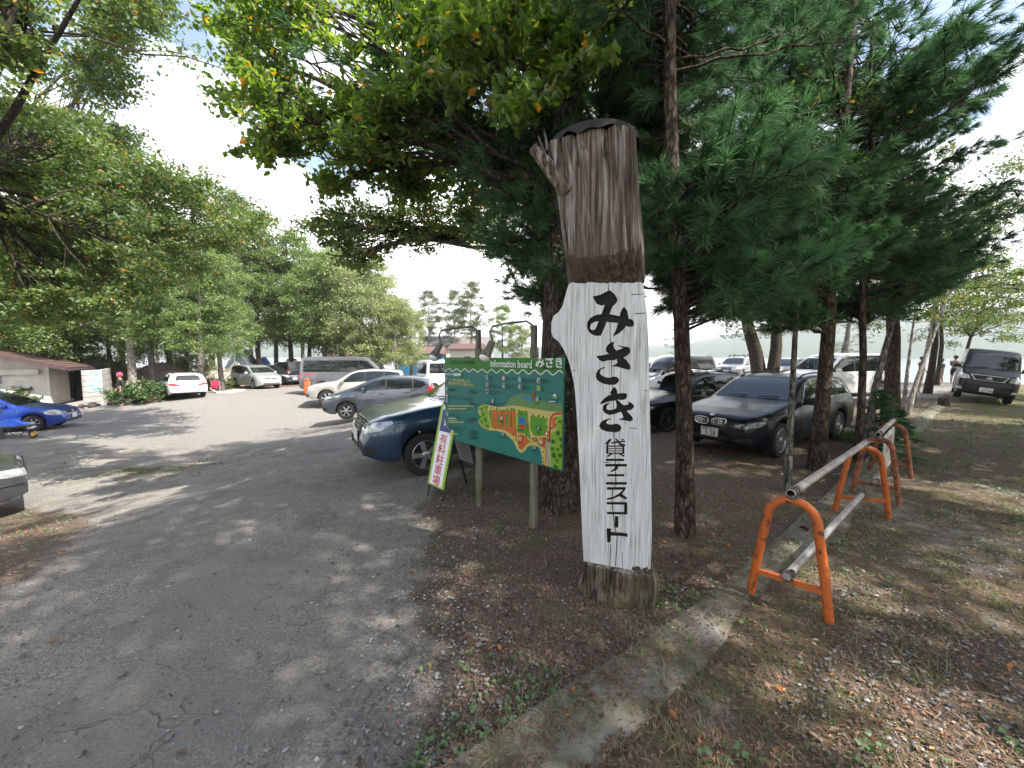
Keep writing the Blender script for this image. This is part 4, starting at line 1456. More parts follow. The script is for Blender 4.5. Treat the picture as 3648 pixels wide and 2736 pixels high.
    for poly, m_, nm in S.get('rear', []):
        patch(nm, poly, 'B', m_, .008, .05)
    for poly, m_, nm in S.get('rear2', []):
        patch(nm, poly, 'B', m_, .008, .05); patch(nm, [(-a, b) for a, b in poly], 'B', m_, .008, .05)
    for pts, w_, nm, m_ in S.get('fstrips', []):
        strip(nm, pts, 'F', m_, w_, .010)
    # plates
    def plate(plane, zc, txt, sub=None):
        q, n = hit(plane, 0, zc)
        sg = 1 if plane == 'F' else -1
        M = Matrix.Translation((q.x + sg * .022, 0, zc)) @ Matrix(((0, 0, sg, 0), (sg, 0, 0, 0), (0, 1, 0, 0), (0, 0, 0, 1)))
        mb = MB(); mb.bbox((0, 0, 0), (.33, .165, .012), .005, 0, M)
        if txt:
            put_text(mb, txt, M @ Matrix.Translation((.02, -.028, .0075)), .115, 1, .01)
            if sub: put_text(mb, sub, M @ Matrix.Translation((0, .052, .0075)), .05, 1, .01)
        mb.build('licence_plate', [PLATE, PINK], root)
    if S.get('plate'): plate('F', *S['plate'])
    if S.get('rplate'): plate('B', *S['rplate'])
    if S.get('badge'):
        pl, a, b, kind = S['badge']
        q, n = hit(pl, a, b)
        M = Matrix.Translation(q + n * .004) @ n.to_track_quat('Z', 'Y').to_matrix().to_4x4()
        mb = MB()
        if kind == 'roundel':
            mb.lathe([(.042, 0), (.044, .006), (.036, .009), (.0, .009)], 24, 0, M, cap=False)
            for k in range(4):
                a0 = k * math.pi / 2
                mb.add([M @ Vector((0, 0, .0098))] + [M @ Vector((.027 * math.cos(a0 + j * math.pi / 12), .027 * math.sin(a0 + j * math.pi / 12), .0098)) for j in range(7)], [(0, j + 1, j + 2) for j in range(6)], 1 + k % 2)
            mb.build('badge', [CHROME, mat('badge_blue', (.02, .09, .36), .3), PLATE], root, 50)
        elif kind == 'ring':
            mb.tube([M @ Vector((.05 * math.cos(t), .05 * math.sin(t), .006)) for t in np.linspace(0, 2 * math.pi, 25)], .007, 6)
            mb.bbox((0, 0, .008), (.15, .022, .01), .003, 0, M @ Matrix.Rotation(math.pi / 2 if abs(n.z) > .95 else 0, 4, 'Z'))
            mb.build('badge', CHROME, root, 50)
        else:
            mb.tube([M @ Vector((.048 * math.cos(t), .036 * math.sin(t), .004)) for t in np.linspace(0, 2 * math.pi, 21)], .006, 6)
            mb.tube([M @ Vector((-.03, .012, .004)), M @ Vector((0, -.02, .004)), M @ Vector((.03, .012, .004))], .005, 5)
            mb.build('badge', CHROME, root, 50)
    if S.get('kidney'):
        for sg in (1, -1):
            cy, cz = .165 * sg, S['kidney']
            out = []
            for k in range(28):
                t = 2 * math.pi * k / 28
                ca, sa = math.cos(t), math.sin(t)
                out.append((cy + .135 * math.copysign(abs(ca) ** .6, ca), cz + .062 * math.copysign(abs(sa) ** .7, sa) + .012 * sg * ca))
            g = patch('grille', out, 'F', BLACKTRIM, .008, .04)
            strip('grille_frame', out, 'F', CHROME, .017, .016, g, True)
            for k in range(9):
                y = cy - .105 + k * .026
                strip('grille_bar', [(y, cz - .045), (y, cz + .045)], 'F', CHROME, .006, .012, g)
    if S.get('slats'):
        for (y0, y1, z_, w_) in S['slats']:
            strip('grille_bar', [(y0, z_), (y1, z_)], 'F', CHROME, w_, .012)
    # wheels
    rm = rimmat or ALLOY
    nrim = wr_ * S['n_rim']
    for c in (wf, wf + wb):
        for sg in (1, -1):
            M = Matrix.Translation((L / 2 - c, sg * (W / 2 - .125), wr_)) @ Matrix.Rotation(-sg * math.pi / 2, 4, 'X')
            mb = MB()
            mb.lathe([(nrim, -.10), (wr_ * .93, -.105), (wr_ * .985, -.085), (wr_, -.05), (wr_, .05), (wr_ * .985, .085), (wr_ * .93, .103), (nrim + .01, .098), (nrim, .085), (nrim * .96, .04)], 40, 0, M, cap=False)
            wo = mb.build('wheel', TYRE, root, 40)
            mb = MB()
            mb.lathe([(nrim * 1.01, .088), (nrim * .97, .096), (nrim * .93, .08), (nrim * .90, .0)], 40, 0, M, cap=False)
            mb.lathe([(nrim * .95, .005), (0.001, .005)], 30, 1, M, cap=False)
            mb.lathe([(.062, .03), (.06, .085), (.045, .094), (.0, .094)], 20, 0, M, cap=False)
            ns = S['spokes']
            for k in range(ns):
                A = M @ Matrix.Rotation(2 * math.pi * k / ns, 4, 'Z')
                wsp = .9 * nrim * math.pi / ns * .52
                vs = [(.04, -wsp * .5, .085), (.04, wsp * .5, .085), (nrim * .95, wsp * .62, .078), (nrim * .95, -wsp * .62, .078), (.04, -wsp * .5, .05), (.04, wsp * .5, .05), (nrim * .95, wsp * .62, .03), (nrim * .95, -wsp * .62, .03)]
                mb.add([A @ Vector(p) for p in vs], [(0, 1, 2, 3), (7, 6, 5, 4), (0, 4, 5, 1), (2, 6, 7, 3), (1, 5, 6, 2), (3, 7, 4, 0)], 0)
            mb.build('rim', [rm, BLACKTRIM], wo, 40)
    if S.get('roofbox'):
        mb = MB()
        zr = H + .085
        prof = []
        Lb, Wb, Hb = S['roofbox']
        for i in range(17):
            t = i / 16
            k = math.sin(math.pi * min(t / .28, 1) / 2) ** .7 * math.sin(math.pi * min((1 - t) / .13, 1) / 2) ** .6
            x = Lb / 2 - t * Lb
            hh = .06 + (Hb - .06) * k
            ww = Wb / 2 * (.75 + .25 * k)
            prof.append([(x, a * ww, zr + b * hh) for a, b in ((-1, .0), (-1, .38), (-.97, .5), (-.93, .75), (-.75, .97), (-.3, 1.0), (.3, 1.0), (.75, .97), (.93, .75), (.97, .5), (1, .38), (1, .0))])
        VV = [p for r in prof for p in r]; n = 12; FF = []
        for i in range(16):
            for k in range(n): FF.append((i * n + k, i * n + (k + 1) % n, (i + 1) * n + (k + 1) % n, (i + 1) * n + k))
        FF += [tuple(range(n - 1, -1, -1)), tuple(16 * n + k for k in range(n))]
        mb.add([(x - .25, y - .18, z_) for x, y, z_ in VV], FF)
        mb.build('roof_box', paint('roofbox', (.012, .013, .014), 0, .25), root, 40)
        for x in (.45, -.85):
            b = MB(); b.bbox((x, 0, zr - .015), (.06, W * .72, .03), .01)
            for y in (-1, 1): b.bbox((x, y * W * .34, zr - .055), (.09, .06, .07), .015)
            b.build('roof_bar', BLACKTRIM, root, 40)
    if S.get('bars'):
        for s in S['bars']:
            q, n = hit('T', s, 0)
            b = MB(); b.bbox((q.x, 0, q.z + .10), (.06, W * .66, .03), .01)
            for y in (-1, 1):
                b.bbox((q.x, y * W * .31, q.z + .04), (.10, .06, .13), .015); b.bbox((q.x, y * W * .26, q.z + .17), (.14, .05, .10), .02)
            b.build('roof_bar', BLACKTRIM, root, 40)
    return root

def mirror2(poly):
    return poly

WAGON = dict(L=4.84, W=1.85, H=1.49, fo=.83, wb=2.89, wheel=.328, spokes=12, wintrim=True, kidney=.655,
    top=[(0, .62), (.03, .73), (.12, .79), (.5, .875), (1.0, .945), (1.45, 1.0), (2.1, 1.36), (2.4, 1.45), (2.9, 1.485), (3.6, 1.475), (4.2, 1.42), (4.42, 1.37), (4.68, 1.05), (4.79, .9), (4.84, .62)],
    belt=[(0, .58), (.12, .71), (.5, .80), (1.45, .895), (2.6, .93), (4.3, .985), (4.75, .88), (4.84, .58)],
    win=[(1.72, .945), (2.18, 1.29), (2.45, 1.375), (3.0, 1.405), (3.6, 1.395), (4.1, 1.335), (4.38, 1.10), (4.25, 1.03)], pillars=(2.78, 3.62),
    wind=[(.70, 1.015), (.545, 1.37), (.3, 1.395)], rearwin=[(.60, 1.03), (.50, 1.30), (.3, 1.33)],
    mirror=(1.78, .97), mirrormat=None, handles=[(2.62, .83), (3.5, .86)],
    seams=[[(1.55, .30), (1.62, .9)], [(2.78, .28), (2.78, .93)], [(3.66, .55), (3.55, .30)], [(3.66, .55), (3.72, .95)]],
    front2=[([(.36, .60), (.56, .665), (.83, .725), (.86, .70), (.80, .62), (.60, .575), (.42, .565)], LAMPD, 'headlight'), ([(.44, .33), (.72, .36), (.74, .42), (.46, .40)], BLACKTRIM, 'air_intake')],
    front=[([(-.34, .30), (.34, .30), (.36, .40), (-.36, .40)], BLACKTRIM, 'air_intake')], badge=('F', 0, .765, 'roundel'), plate=(.455, '5 28', '相模 334 む'),
    rear2=[([(.50, .72), (.86, .72), (.88, .86), (.78, .88), (.50, .82)], TAIL, 'taillight')], rplate=(.66, ''), rail=(2.3, 4.25))
WAGON['mirrormat'] = BLACKTRIM
w2 = dict(WAGON); w2.pop('kidney'); w2.pop('plate')
SPORT = dict(w2, spokes=10, wintrim=False, n_rim=.72, badge=None, rail=(2.2, 4.2), roofbox=(2.15, .86, .42), handles=[(2.62, .83), (3.5, .86)],
    front=[([(-.5, .38), (.5, .38), (.56, .62), (-.56, .62)], BLACKTRIM, 'grille')], slats=[(-.5, .5, .45, .012), (-.5, .5, .52, .012), (-.52, .52, .6, .016)],
    front2=[([(.60, .62), (.84, .70), (.88, .66), (.82, .58), (.62, .56)], LAMP, 'headlight')])
WHITEWAGON = dict(w2, L=4.62, fo=.79, wb=2.81, spokes=10, rail=(2.2, 4.0),
    top=[(0, .55), (.03, .66), (.12, .74), (.5, .86), (1.0, .93), (1.4, .99), (2.05, 1.34), (2.4, 1.42), (2.9, 1.45), (3.6, 1.44), (4.1, 1.38), (4.28, 1.33), (4.48, 1.03), (4.58, .92), (4.62, .55)],
    belt=[(0, .5), (.12, .66), (.5, .77), (1.4, .89), (2.6, .92), (4.2, .96), (4.53, .88), (4.62, .53)],
    win=[(1.68, .93), (2.15, 1.27), (2.45, 1.35), (3.0, 1.375), (3.6, 1.36), (4.0, 1.30), (4.2, 1.08), (4.1, 1.0)], pillars=(2.72, 3.5),
    front2=[([(.36, .60), (.83, .72), (.80, .62), (.42, .565)], LAMPD, 'headlight')], badge=('B', 0, .86, 'roundel'),
    rear2=[([(.42, .74), (.86, .76), (.88, .88), (.74, .89), (.44, .82)], TAIL, 'taillight')],
    rear=[([(-.62, .27), (.62, .27), (.66, .38), (.5, .42), (-.5, .42), (-.66, .38)], BLACKTRIM, 'bumper_insert')], rplate=(.66, ''))
SUV = dict(L=4.56, W=1.795, H=1.675, fo=.90, wb=2.615, wheel=.345, spokes=5, n_rim=.66, sill=.30, pn=.74,
    top=[(0, .62), (.03, .78), (.10, .90), (.35, .985), (.9, 1.08), (1.3, 1.13), (1.95, 1.52), (2.25, 1.62), (2.8, 1.665), (3.6, 1.655), (4.15, 1.60), (4.3, 1.54), (4.45, 1.15), (4.53, .95), (4.56, .6)],
    belt=[(0, .58), (.10, .80), (.4, .90), (1.3, 1.02), (2.6, 1.05), (4.2, 1.10), (4.5, .9), (4.56, .58)],
    win=[(1.55, 1.06), (2.0, 1.43), (2.3, 1.53), (3.0, 1.565), (3.7, 1.545), (4.15, 1.48), (4.28, 1.2), (4.1, 1.13)], pillars=(2.6, 3.45),
    wind=[(.72, 1.15), (.575, 1.52), (.3, 1.555)], rearwin=[(.62, 1.15), (.54, 1.46), (.3, 1.5)], mirror=(1.62, 1.08), handles=[(2.42, .93), (3.28, .95)],
    seams=[[(1.42, .40), (1.5, 1.0)], [(2.6, .36), (2.6, 1.05)], [(3.3, .42), (3.5, 1.05)]],
    front2=[([(.40, .73), (.37, .85), (.6, .885), (.83, .915), (.855, .88), (.82, .78), (.62, .72)], LAMP, 'headlight'), ([(.52, .40), (.74, .40), (.78, .47), (.74, .54), (.54, .54)], BLACKTRIM, 'fog_lamp_housing')],
    front=[([(-.34, .70), (.34, .70), (.36, .9), (-.36, .9)], BLACKTRIM, 'grille'), ([(-.48, .36), (.48, .36), (.46, .55), (-.46, .55)], BLACKTRIM, 'air_intake')],
    slats=[(-.33, .33, .735, .018), (-.33, .33, .775, .014), (-.33, .33, .82, .014), (-.34, .34, .865, .014), (-.35, .35, .90, .022)], badge=('F', 0, .825, 'oval'), plate=(.61, ''), rplate=(.75, ''),
    rear2=[([(.60, .9), (.85, .9), (.85, 1.1), (.66, 1.1)], TAIL, 'taillight')])
HATCH = dict(L=3.99, W=1.695, H=1.525, fo=.82, wb=2.53, wheel=.30, spokes=6, n_rim=.66, pn=.72, roofk=.74, sill=.20,
    top=[(0, .55), (.03, .70), (.10, .80), (.30, .88), (.75, 1.02), (.95, 1.07), (1.65, 1.38), (2.0, 1.47), (2.4, 1.51), (2.9, 1.51), (3.45, 1.46), (3.72, 1.40), (3.9, 1.05), (3.97, .9), (3.99, .5)],
    belt=[(0, .5), (.10, .74), (.4, .82), (1.0, .935), (2.0, .97), (3.3, 1.03), (3.8, 1.05), (3.95, .9), (3.99, .48)],
    win=[(1.02, .99), (1.22, 1.10), (1.75, 1.325), (2.1, 1.40), (2.7, 1.425), (3.2, 1.40), (3.5, 1.33), (3.62, 1.20), (3.4, 1.09)], pillars=(1.32, 2.18, 3.12),
    wind=[(.70, 1.08), (.56, 1.40), (.3, 1.43)], rearwin=[(.60, 1.08), (.54, 1.34), (.3, 1.37)], mirror=(1.42, 1.02), handles=[(2.02, .90), (2.92, .935)],
    seams=[[(1.1, .32), (1.12, .92)], [(2.18, .28), (2.18, .97)], [(2.95, .40), (3.1, 1.02)]],
    front2=[([(.36, .70), (.62, .80), (.82, .86), (.84, .80), (.70, .70), (.42, .66)], LAMP, 'headlight'), ([(.50, .30), (.74, .33), (.76, .44), (.54, .40)], BLACKTRIM, 'fog_lamp_housing')],
    front=[([(-.36, .62), (.36, .62), (.40, .73), (-.40, .73)], BLACKTRIM, 'grille'), ([(-.44, .26), (.44, .26), (.42, .44), (-.42, .44)], BLACKTRIM, 'air_intake')], badge=('F', 0, .685, 'oval'), rplate=(.7, ''),
    sidepatch=[([(3.62, .95), (3.80, .92), (3.94, .95), (3.88, 1.10), (3.76, 1.22), (3.70, 1.12)], TAIL, 'taillight')],
    rear2=[([(.56, .88), (.80, .88), (.80, 1.08), (.62, 1.2)], TAIL, 'taillight')])
SUPERMINI = dict(L=3.9, W=1.65, H=1.465, fo=.78, wb=2.46, wheel=.298, spokes=7, n_rim=.64, pn=.70, roofk=.74, sill=.20,
    top=[(0, .52), (.03, .64), (.12, .74), (.4, .84), (.95, .93), (1.15, .97), (1.8, 1.34), (2.1, 1.42), (2.6, 1.455), (3.2, 1.43), (3.55, 1.36), (3.8, 1.0), (3.88, .85), (3.9, .5)],
    belt=[(0, .48), (.12, .66), (.4, .77), (1.15, .885), (2.4, .91), (3.4, .95), (3.8, .85), (3.9, .48)],
    win=[(1.32, .93), (1.85, 1.27), (2.15, 1.35), (2.7, 1.37), (3.2, 1.33), (3.4, 1.22), (3.3, 1.0)], pillars=(2.4,),
    wind=[(.68, .985), (.54, 1.34), (.3, 1.37)], rearwin=[(.58, 1.0), (.5, 1.3), (.3, 1.33)], mirror=(1.46, .96), handles=[(2.26, .82)],
    seams=[[(1.12, .30), (1.18, .88)], [(2.4, .28), (2.4, .91)]],
    front2=[([(.70 + .125 * math.cos(t), .665 + .105 * math.sin(t)) for t in np.linspace(0, 2 * math.pi, 16, endpoint=False)], LAMP, 'headlight'), ([(.485 + .07 * math.cos(t), .64 + .062 * math.sin(t)) for t in np.linspace(0, 2 * math.pi, 14, endpoint=False)], LAMP, 'headlight')],
    front=[([(-.38, .585), (.38, .585), (.36, .70), (-.36, .70)], BLACKTRIM, 'grille'), ([(-.62, .26), (.62, .26), (.6, .38), (-.6, .38)], BLACKTRIM, 'air_intake')], badge=('F', 0, .645, 'ring'), plate=(.47, ''),
    rear2=[([(.56, .72), (.78, .72), (.78, .9), (.6, .9)], TAIL, 'taillight')], sidetrim=[(.95 + .1, .50), (2.9, .52)])
SUPERMINI['sidetrimmat'] = None
MINIVAN = dict(L=4.5, W=1.7, H=1.64, fo=.86, wb=2.70, wheel=.325, spokes=7, n_rim=.72, pn=.72, roofk=.78, sill=.20,
    top=[(0, .58), (.03, .72), (.10, .82), (.35, .92), (.8, 1.04), (.95, 1.09), (1.75, 1.50), (2.05, 1.58), (2.6, 1.63), (3.6, 1.625), (4.2, 1.58), (4.33, 1.52), (4.44, 1.1), (4.48, .9), (4.5, .5)],
    belt=[(0, .53), (.10, .74), (.4, .85), (1.0, .975), (2.2, 1.0), (4.2, 1.04), (4.45, .9), (4.5, .5)],
    win=[(1.12, 1.03), (1.85, 1.43), (2.2, 1.52), (3.0, 1.555), (3.8, 1.545), (4.2, 1.48), (4.27, 1.15), (4.1, 1.08)], pillars=(1.5, 2.4, 3.45),
    wind=[(.72, 1.10), (.60, 1.51), (.3, 1.545)], rearwin=[(.64, 1.1), (.58, 1.45), (.3, 1.5)], mirror=(1.5, 1.06), handles=[(2.2, .90), (2.62, .90)],
    seams=[[(1.15, .32), (1.2, .97)], [(2.4, .28), (2.4, 1.0)], [(3.42, .45), (3.45, 1.0)]],
    front2=[([(.42, .72), (.66, .84), (.83, .88), (.84, .80), (.66, .70), (.46, .66)], LAMP, 'headlight')],
    front=[([(-.40, .665), (.40, .665), (.42, .75), (-.42, .75)], BLACKTRIM, 'grille'), ([(-.55, .30), (.55, .30), (.52, .42), (-.52, .42)], BLACKTRIM, 'air_intake')], slats=[(-.42, .42, .755, .02), (-.5, .5, .36, .02)], badge=('F', 0, .71, 'ring'), plate=(.54, ''), rplate=(.8, ''),
    rear2=[([(.62, .8), (.80, .8), (.80, 1.1), (.66, 1.1)], TAIL, 'taillight')])
TALLVAN = dict(MINIVAN, L=4.7, W=1.72, H=1.86, fo=.93, wb=2.86, roofk=.83, wheel=.32, spokes=6,
    top=[(0, .62), (.03, .78), (.10, .90), (.35, 1.0), (.75, 1.10), (.9, 1.15), (1.6, 1.68), (1.9, 1.79), (2.6, 1.855), (3.8, 1.85), (4.45, 1.79), (4.55, 1.72), (4.63, 1.1), (4.68, .9), (4.7, .5)],
    belt=[(0, .57), (.10, .80), (.4, .93), (.95, 1.03), (2.2, 1.05), (4.45, 1.08), (4.65, .9), (4.7, .5)],
    win=[(1.02, 1.08), (1.65, 1.60), (2.0, 1.72), (3.0, 1.76), (4.0, 1.75), (4.42, 1.68), (4.48, 1.18), (4.3, 1.12)], pillars=(1.35, 2.3, 3.6),
    wind=[(.74, 1.16), (.66, 1.68), (.3, 1.74)], rearwin=[(.68, 1.15), (.62, 1.65), (.3, 1.7)], mirror=(1.3, 1.12), handles=[(2.12, .98), (2.5, .98)], sidetrim=[(2.45, 1.0), (4.45, 1.04)],
    seams=[[(1.1, .34), (1.15, 1.02)], [(2.3, .28), (2.3, 1.05)], [(3.5, .95), (3.55, .55)]])
BOXVAN = dict(L=4.7, W=1.695, H=1.99, fo=.98, wb=2.56, wheel=.325, spokes=6, n_rim=.62, pn=.80, rs=.35, ts=.16, pt=.90, roofk=.86, hoodk=.93, sill=.24, crown=.045,
    top=[(0, .62), (.02, .86), (.06, .98), (.18, 1.07), (.42, 1.18), (.52, 1.23), (1.15, 1.83), (1.4, 1.94), (1.9, 1.985), (4.2, 1.985), (4.52, 1.95), (4.6, 1.88), (4.67, 1.1), (4.69, .9), (4.7, .5)],
    belt=[(0, .57), (.06, .86), (.3, 1.0), (.6, 1.09), (1.5, 1.11), (4.5, 1.13), (4.68, .9), (4.7, .5)],
    win=[(.66, 1.15), (1.18, 1.70), (1.45, 1.78), (4.2, 1.79), (4.42, 1.76), (4.46, 1.24), (4.38, 1.19), (1.7, 1.18)], pillars=(1.68, 3.05),
    wind=[(.745, 1.245), (.70, 1.78), (.3, 1.85)], rearwin=[(.70, 1.2), (.66, 1.78), (.3, 1.82)], mirror=(.88, 1.22), mirrormat=None, handles=[(1.55, 1.0), (1.85, 1.0)],
    seams=[[(.72, .70), (.78, 1.1)], [(1.68, .30), (1.68, 1.1)], [(3.05, .36), (3.05, 1.13)], [(1.72, 1.06), (4.4, 1.08)]],
    front2=[([(.46, .83), (.50, .95), (.82, 1.03), (.835, .90), (.78, .82), (.6, .80)], LAMP, 'headlight'), ([(.58, .40), (.78, .42), (.78, .50), (.6, .48)], LAMP, 'fog_lamp')],
    front=[([(-.42, .80), (.42, .80), (.46, .965), (-.46, .965)], BLACKTRIM, 'grille'), ([(-.52, .42), (.52, .42), (.52, .60), (-.52, .60)], BLACKTRIM, 'air_intake')],
    slats=[(-.47, .47, .975, .028), (-.40, .40, .80, .02)], badge=('F', 0, .885, 'ring'), plate=(.46, '27-43', '400'),
    fstrips=[([(-.45, .97), (-.33, .80)], .04, 'grille_frame', CHROME), ([(.45, .97), (.33, .80)], .04, 'grille_frame', CHROME), ([(-.5, .455), (.5, .455)], .012, 'bumper_line', BLACKTRIM)],
    rear2=[([(.70, .78), (.83, .78), (.83, 1.12), (.70, 1.12)], TAIL, 'taillight')], sidepatch=[([(4.585, .78), (4.66, .78), (4.66, 1.13), (4.585, 1.13)], TAIL, 'taillight')], rplate=(.75, ''))
BOXVAN['mirrormat'] = BLACKTRIM
KEI = dict(L=3.39, W=1.475, H=1.87, fo=.52, wb=2.42, wheel=.27, spokes=6, n_rim=.6, pn=.84, rs=.25, ts=.12, pt=.92, roofk=.88, hoodk=.94, sill=.24, crown=.04,
    top=[(0, .62), (.02, .82), (.06, .92), (.25, 1.02), (.34, 1.06), (.85, 1.70), (1.05, 1.82), (1.5, 1.865), (3.1, 1.86), (3.28, 1.82), (3.36, 1.1), (3.39, .5)],
    belt=[(0, .57), (.06, .82), (.25, .94), (.45, 1.0), (3.3, 1.03), (3.38, .5)],
    win=[(.5, 1.05), (.9, 1.60), (1.1, 1.67), (3.05, 1.68), (3.2, 1.64), (3.22, 1.12)], pillars=(1.3, 2.3),
    wind=[(.64, 1.08), (.60, 1.66), (.3, 1.74)], rearwin=[(.60, 1.1), (.56, 1.66), (.3, 1.7)], mirror=(.7, 1.12), handles=[(1.2, .92), (1.45, .92)],
    seams=[[(1.3, .3), (1.3, 1.0)]], front2=[([(.44, .66), (.66, .70), (.66, .84), (.46, .82)], LAMP, 'headlight')], front=[([(-.4, .5), (.4, .5), (.4, .6), (-.4, .6)], BLACKTRIM, 'grille')], rear2=[([(.56, .6), (.7, .6), (.7, .8), (.56, .8)], TAIL, 'taillight')], rplate=(.7, ''))
OLDWAGON = dict(w2, L=4.45, W=1.69, H=1.45, fo=.82, wb=2.6, wheel=.30, kidney=None, spokes=5, wintrim=False, rail=None, badge=None, pn=.80, rs=.4,
    top=[(0, .58), (.02, .70), (.10, .78), (.5, .86), (1.0, .92), (1.4, .97), (2.0, 1.30), (2.3, 1.40), (2.8, 1.44), (3.6, 1.43), (4.1, 1.38), (4.3, 1.2), (4.42, .9), (4.45, .55)],
    belt=[(0, .53), (.10, .72), (.5, .79), (1.4, .87), (2.6, .9), (4.2, .93), (4.4, .8), (4.45, .5)],
    win=[(1.6, .92), (2.05, 1.23), (2.35, 1.32), (3.5, 1.34), (3.95, 1.28), (4.1, 1.05), (4.0, .97)],
    front2=[([(.48, .60), (.47, .70), (.78, .735), (.80, .62)], LAMP, 'headlight')], front=[([(-.42, .60), (.42, .60), (.42, .70), (-.42, .70)], BLACKTRIM, 'grille')],
    sidepatch=[([(.10, .615), (.33, .635), (.31, .745), (.12, .735)], LAMP, 'headlight'), ([(.02, .20), (.40, .205), (.40, .255), (.02, .25)], ALLOY, 'front_lip')],
    sidetrim=[(.05, .50), (.46, .505)], sidetrimmat=None)

def by_wheel(px, py, fwd, spec, front=True, left=True, scale=1.0):
    """centre of a vehicle whose named wheel meets the ground where the photograph shows (px, py)"""
    p = atG(px, py)
    f = np.array(fwd, float); f = f / np.hypot(*f)
    l = np.array([-f[1], f[0]])
    s = spec['fo'] + (0 if front else spec['wb'])
    along = (spec['L'] / 2 - s) * scale
    side = (spec['W'] / 2 - .1) * (1 if left else -1) * scale
    c = p[:2] - f * along - l * side
    return (float(c[0]), float(c[1]))

def park(name, label, cat, spec, pm, px, py, fwd, front=True, left=True, **k):
    sc = k.get('scale', 1.0)
    sp = {a: b for a, b in spec.items() if b is not None}
    if 'sidetrim' in sp and 'sidetrimmat' not in sp: sp['sidetrimmat'] = pm
    return car(name, label, cat, sp, pm, by_wheel(px, py, fwd, sp, front, left, sc), fwd, **k)

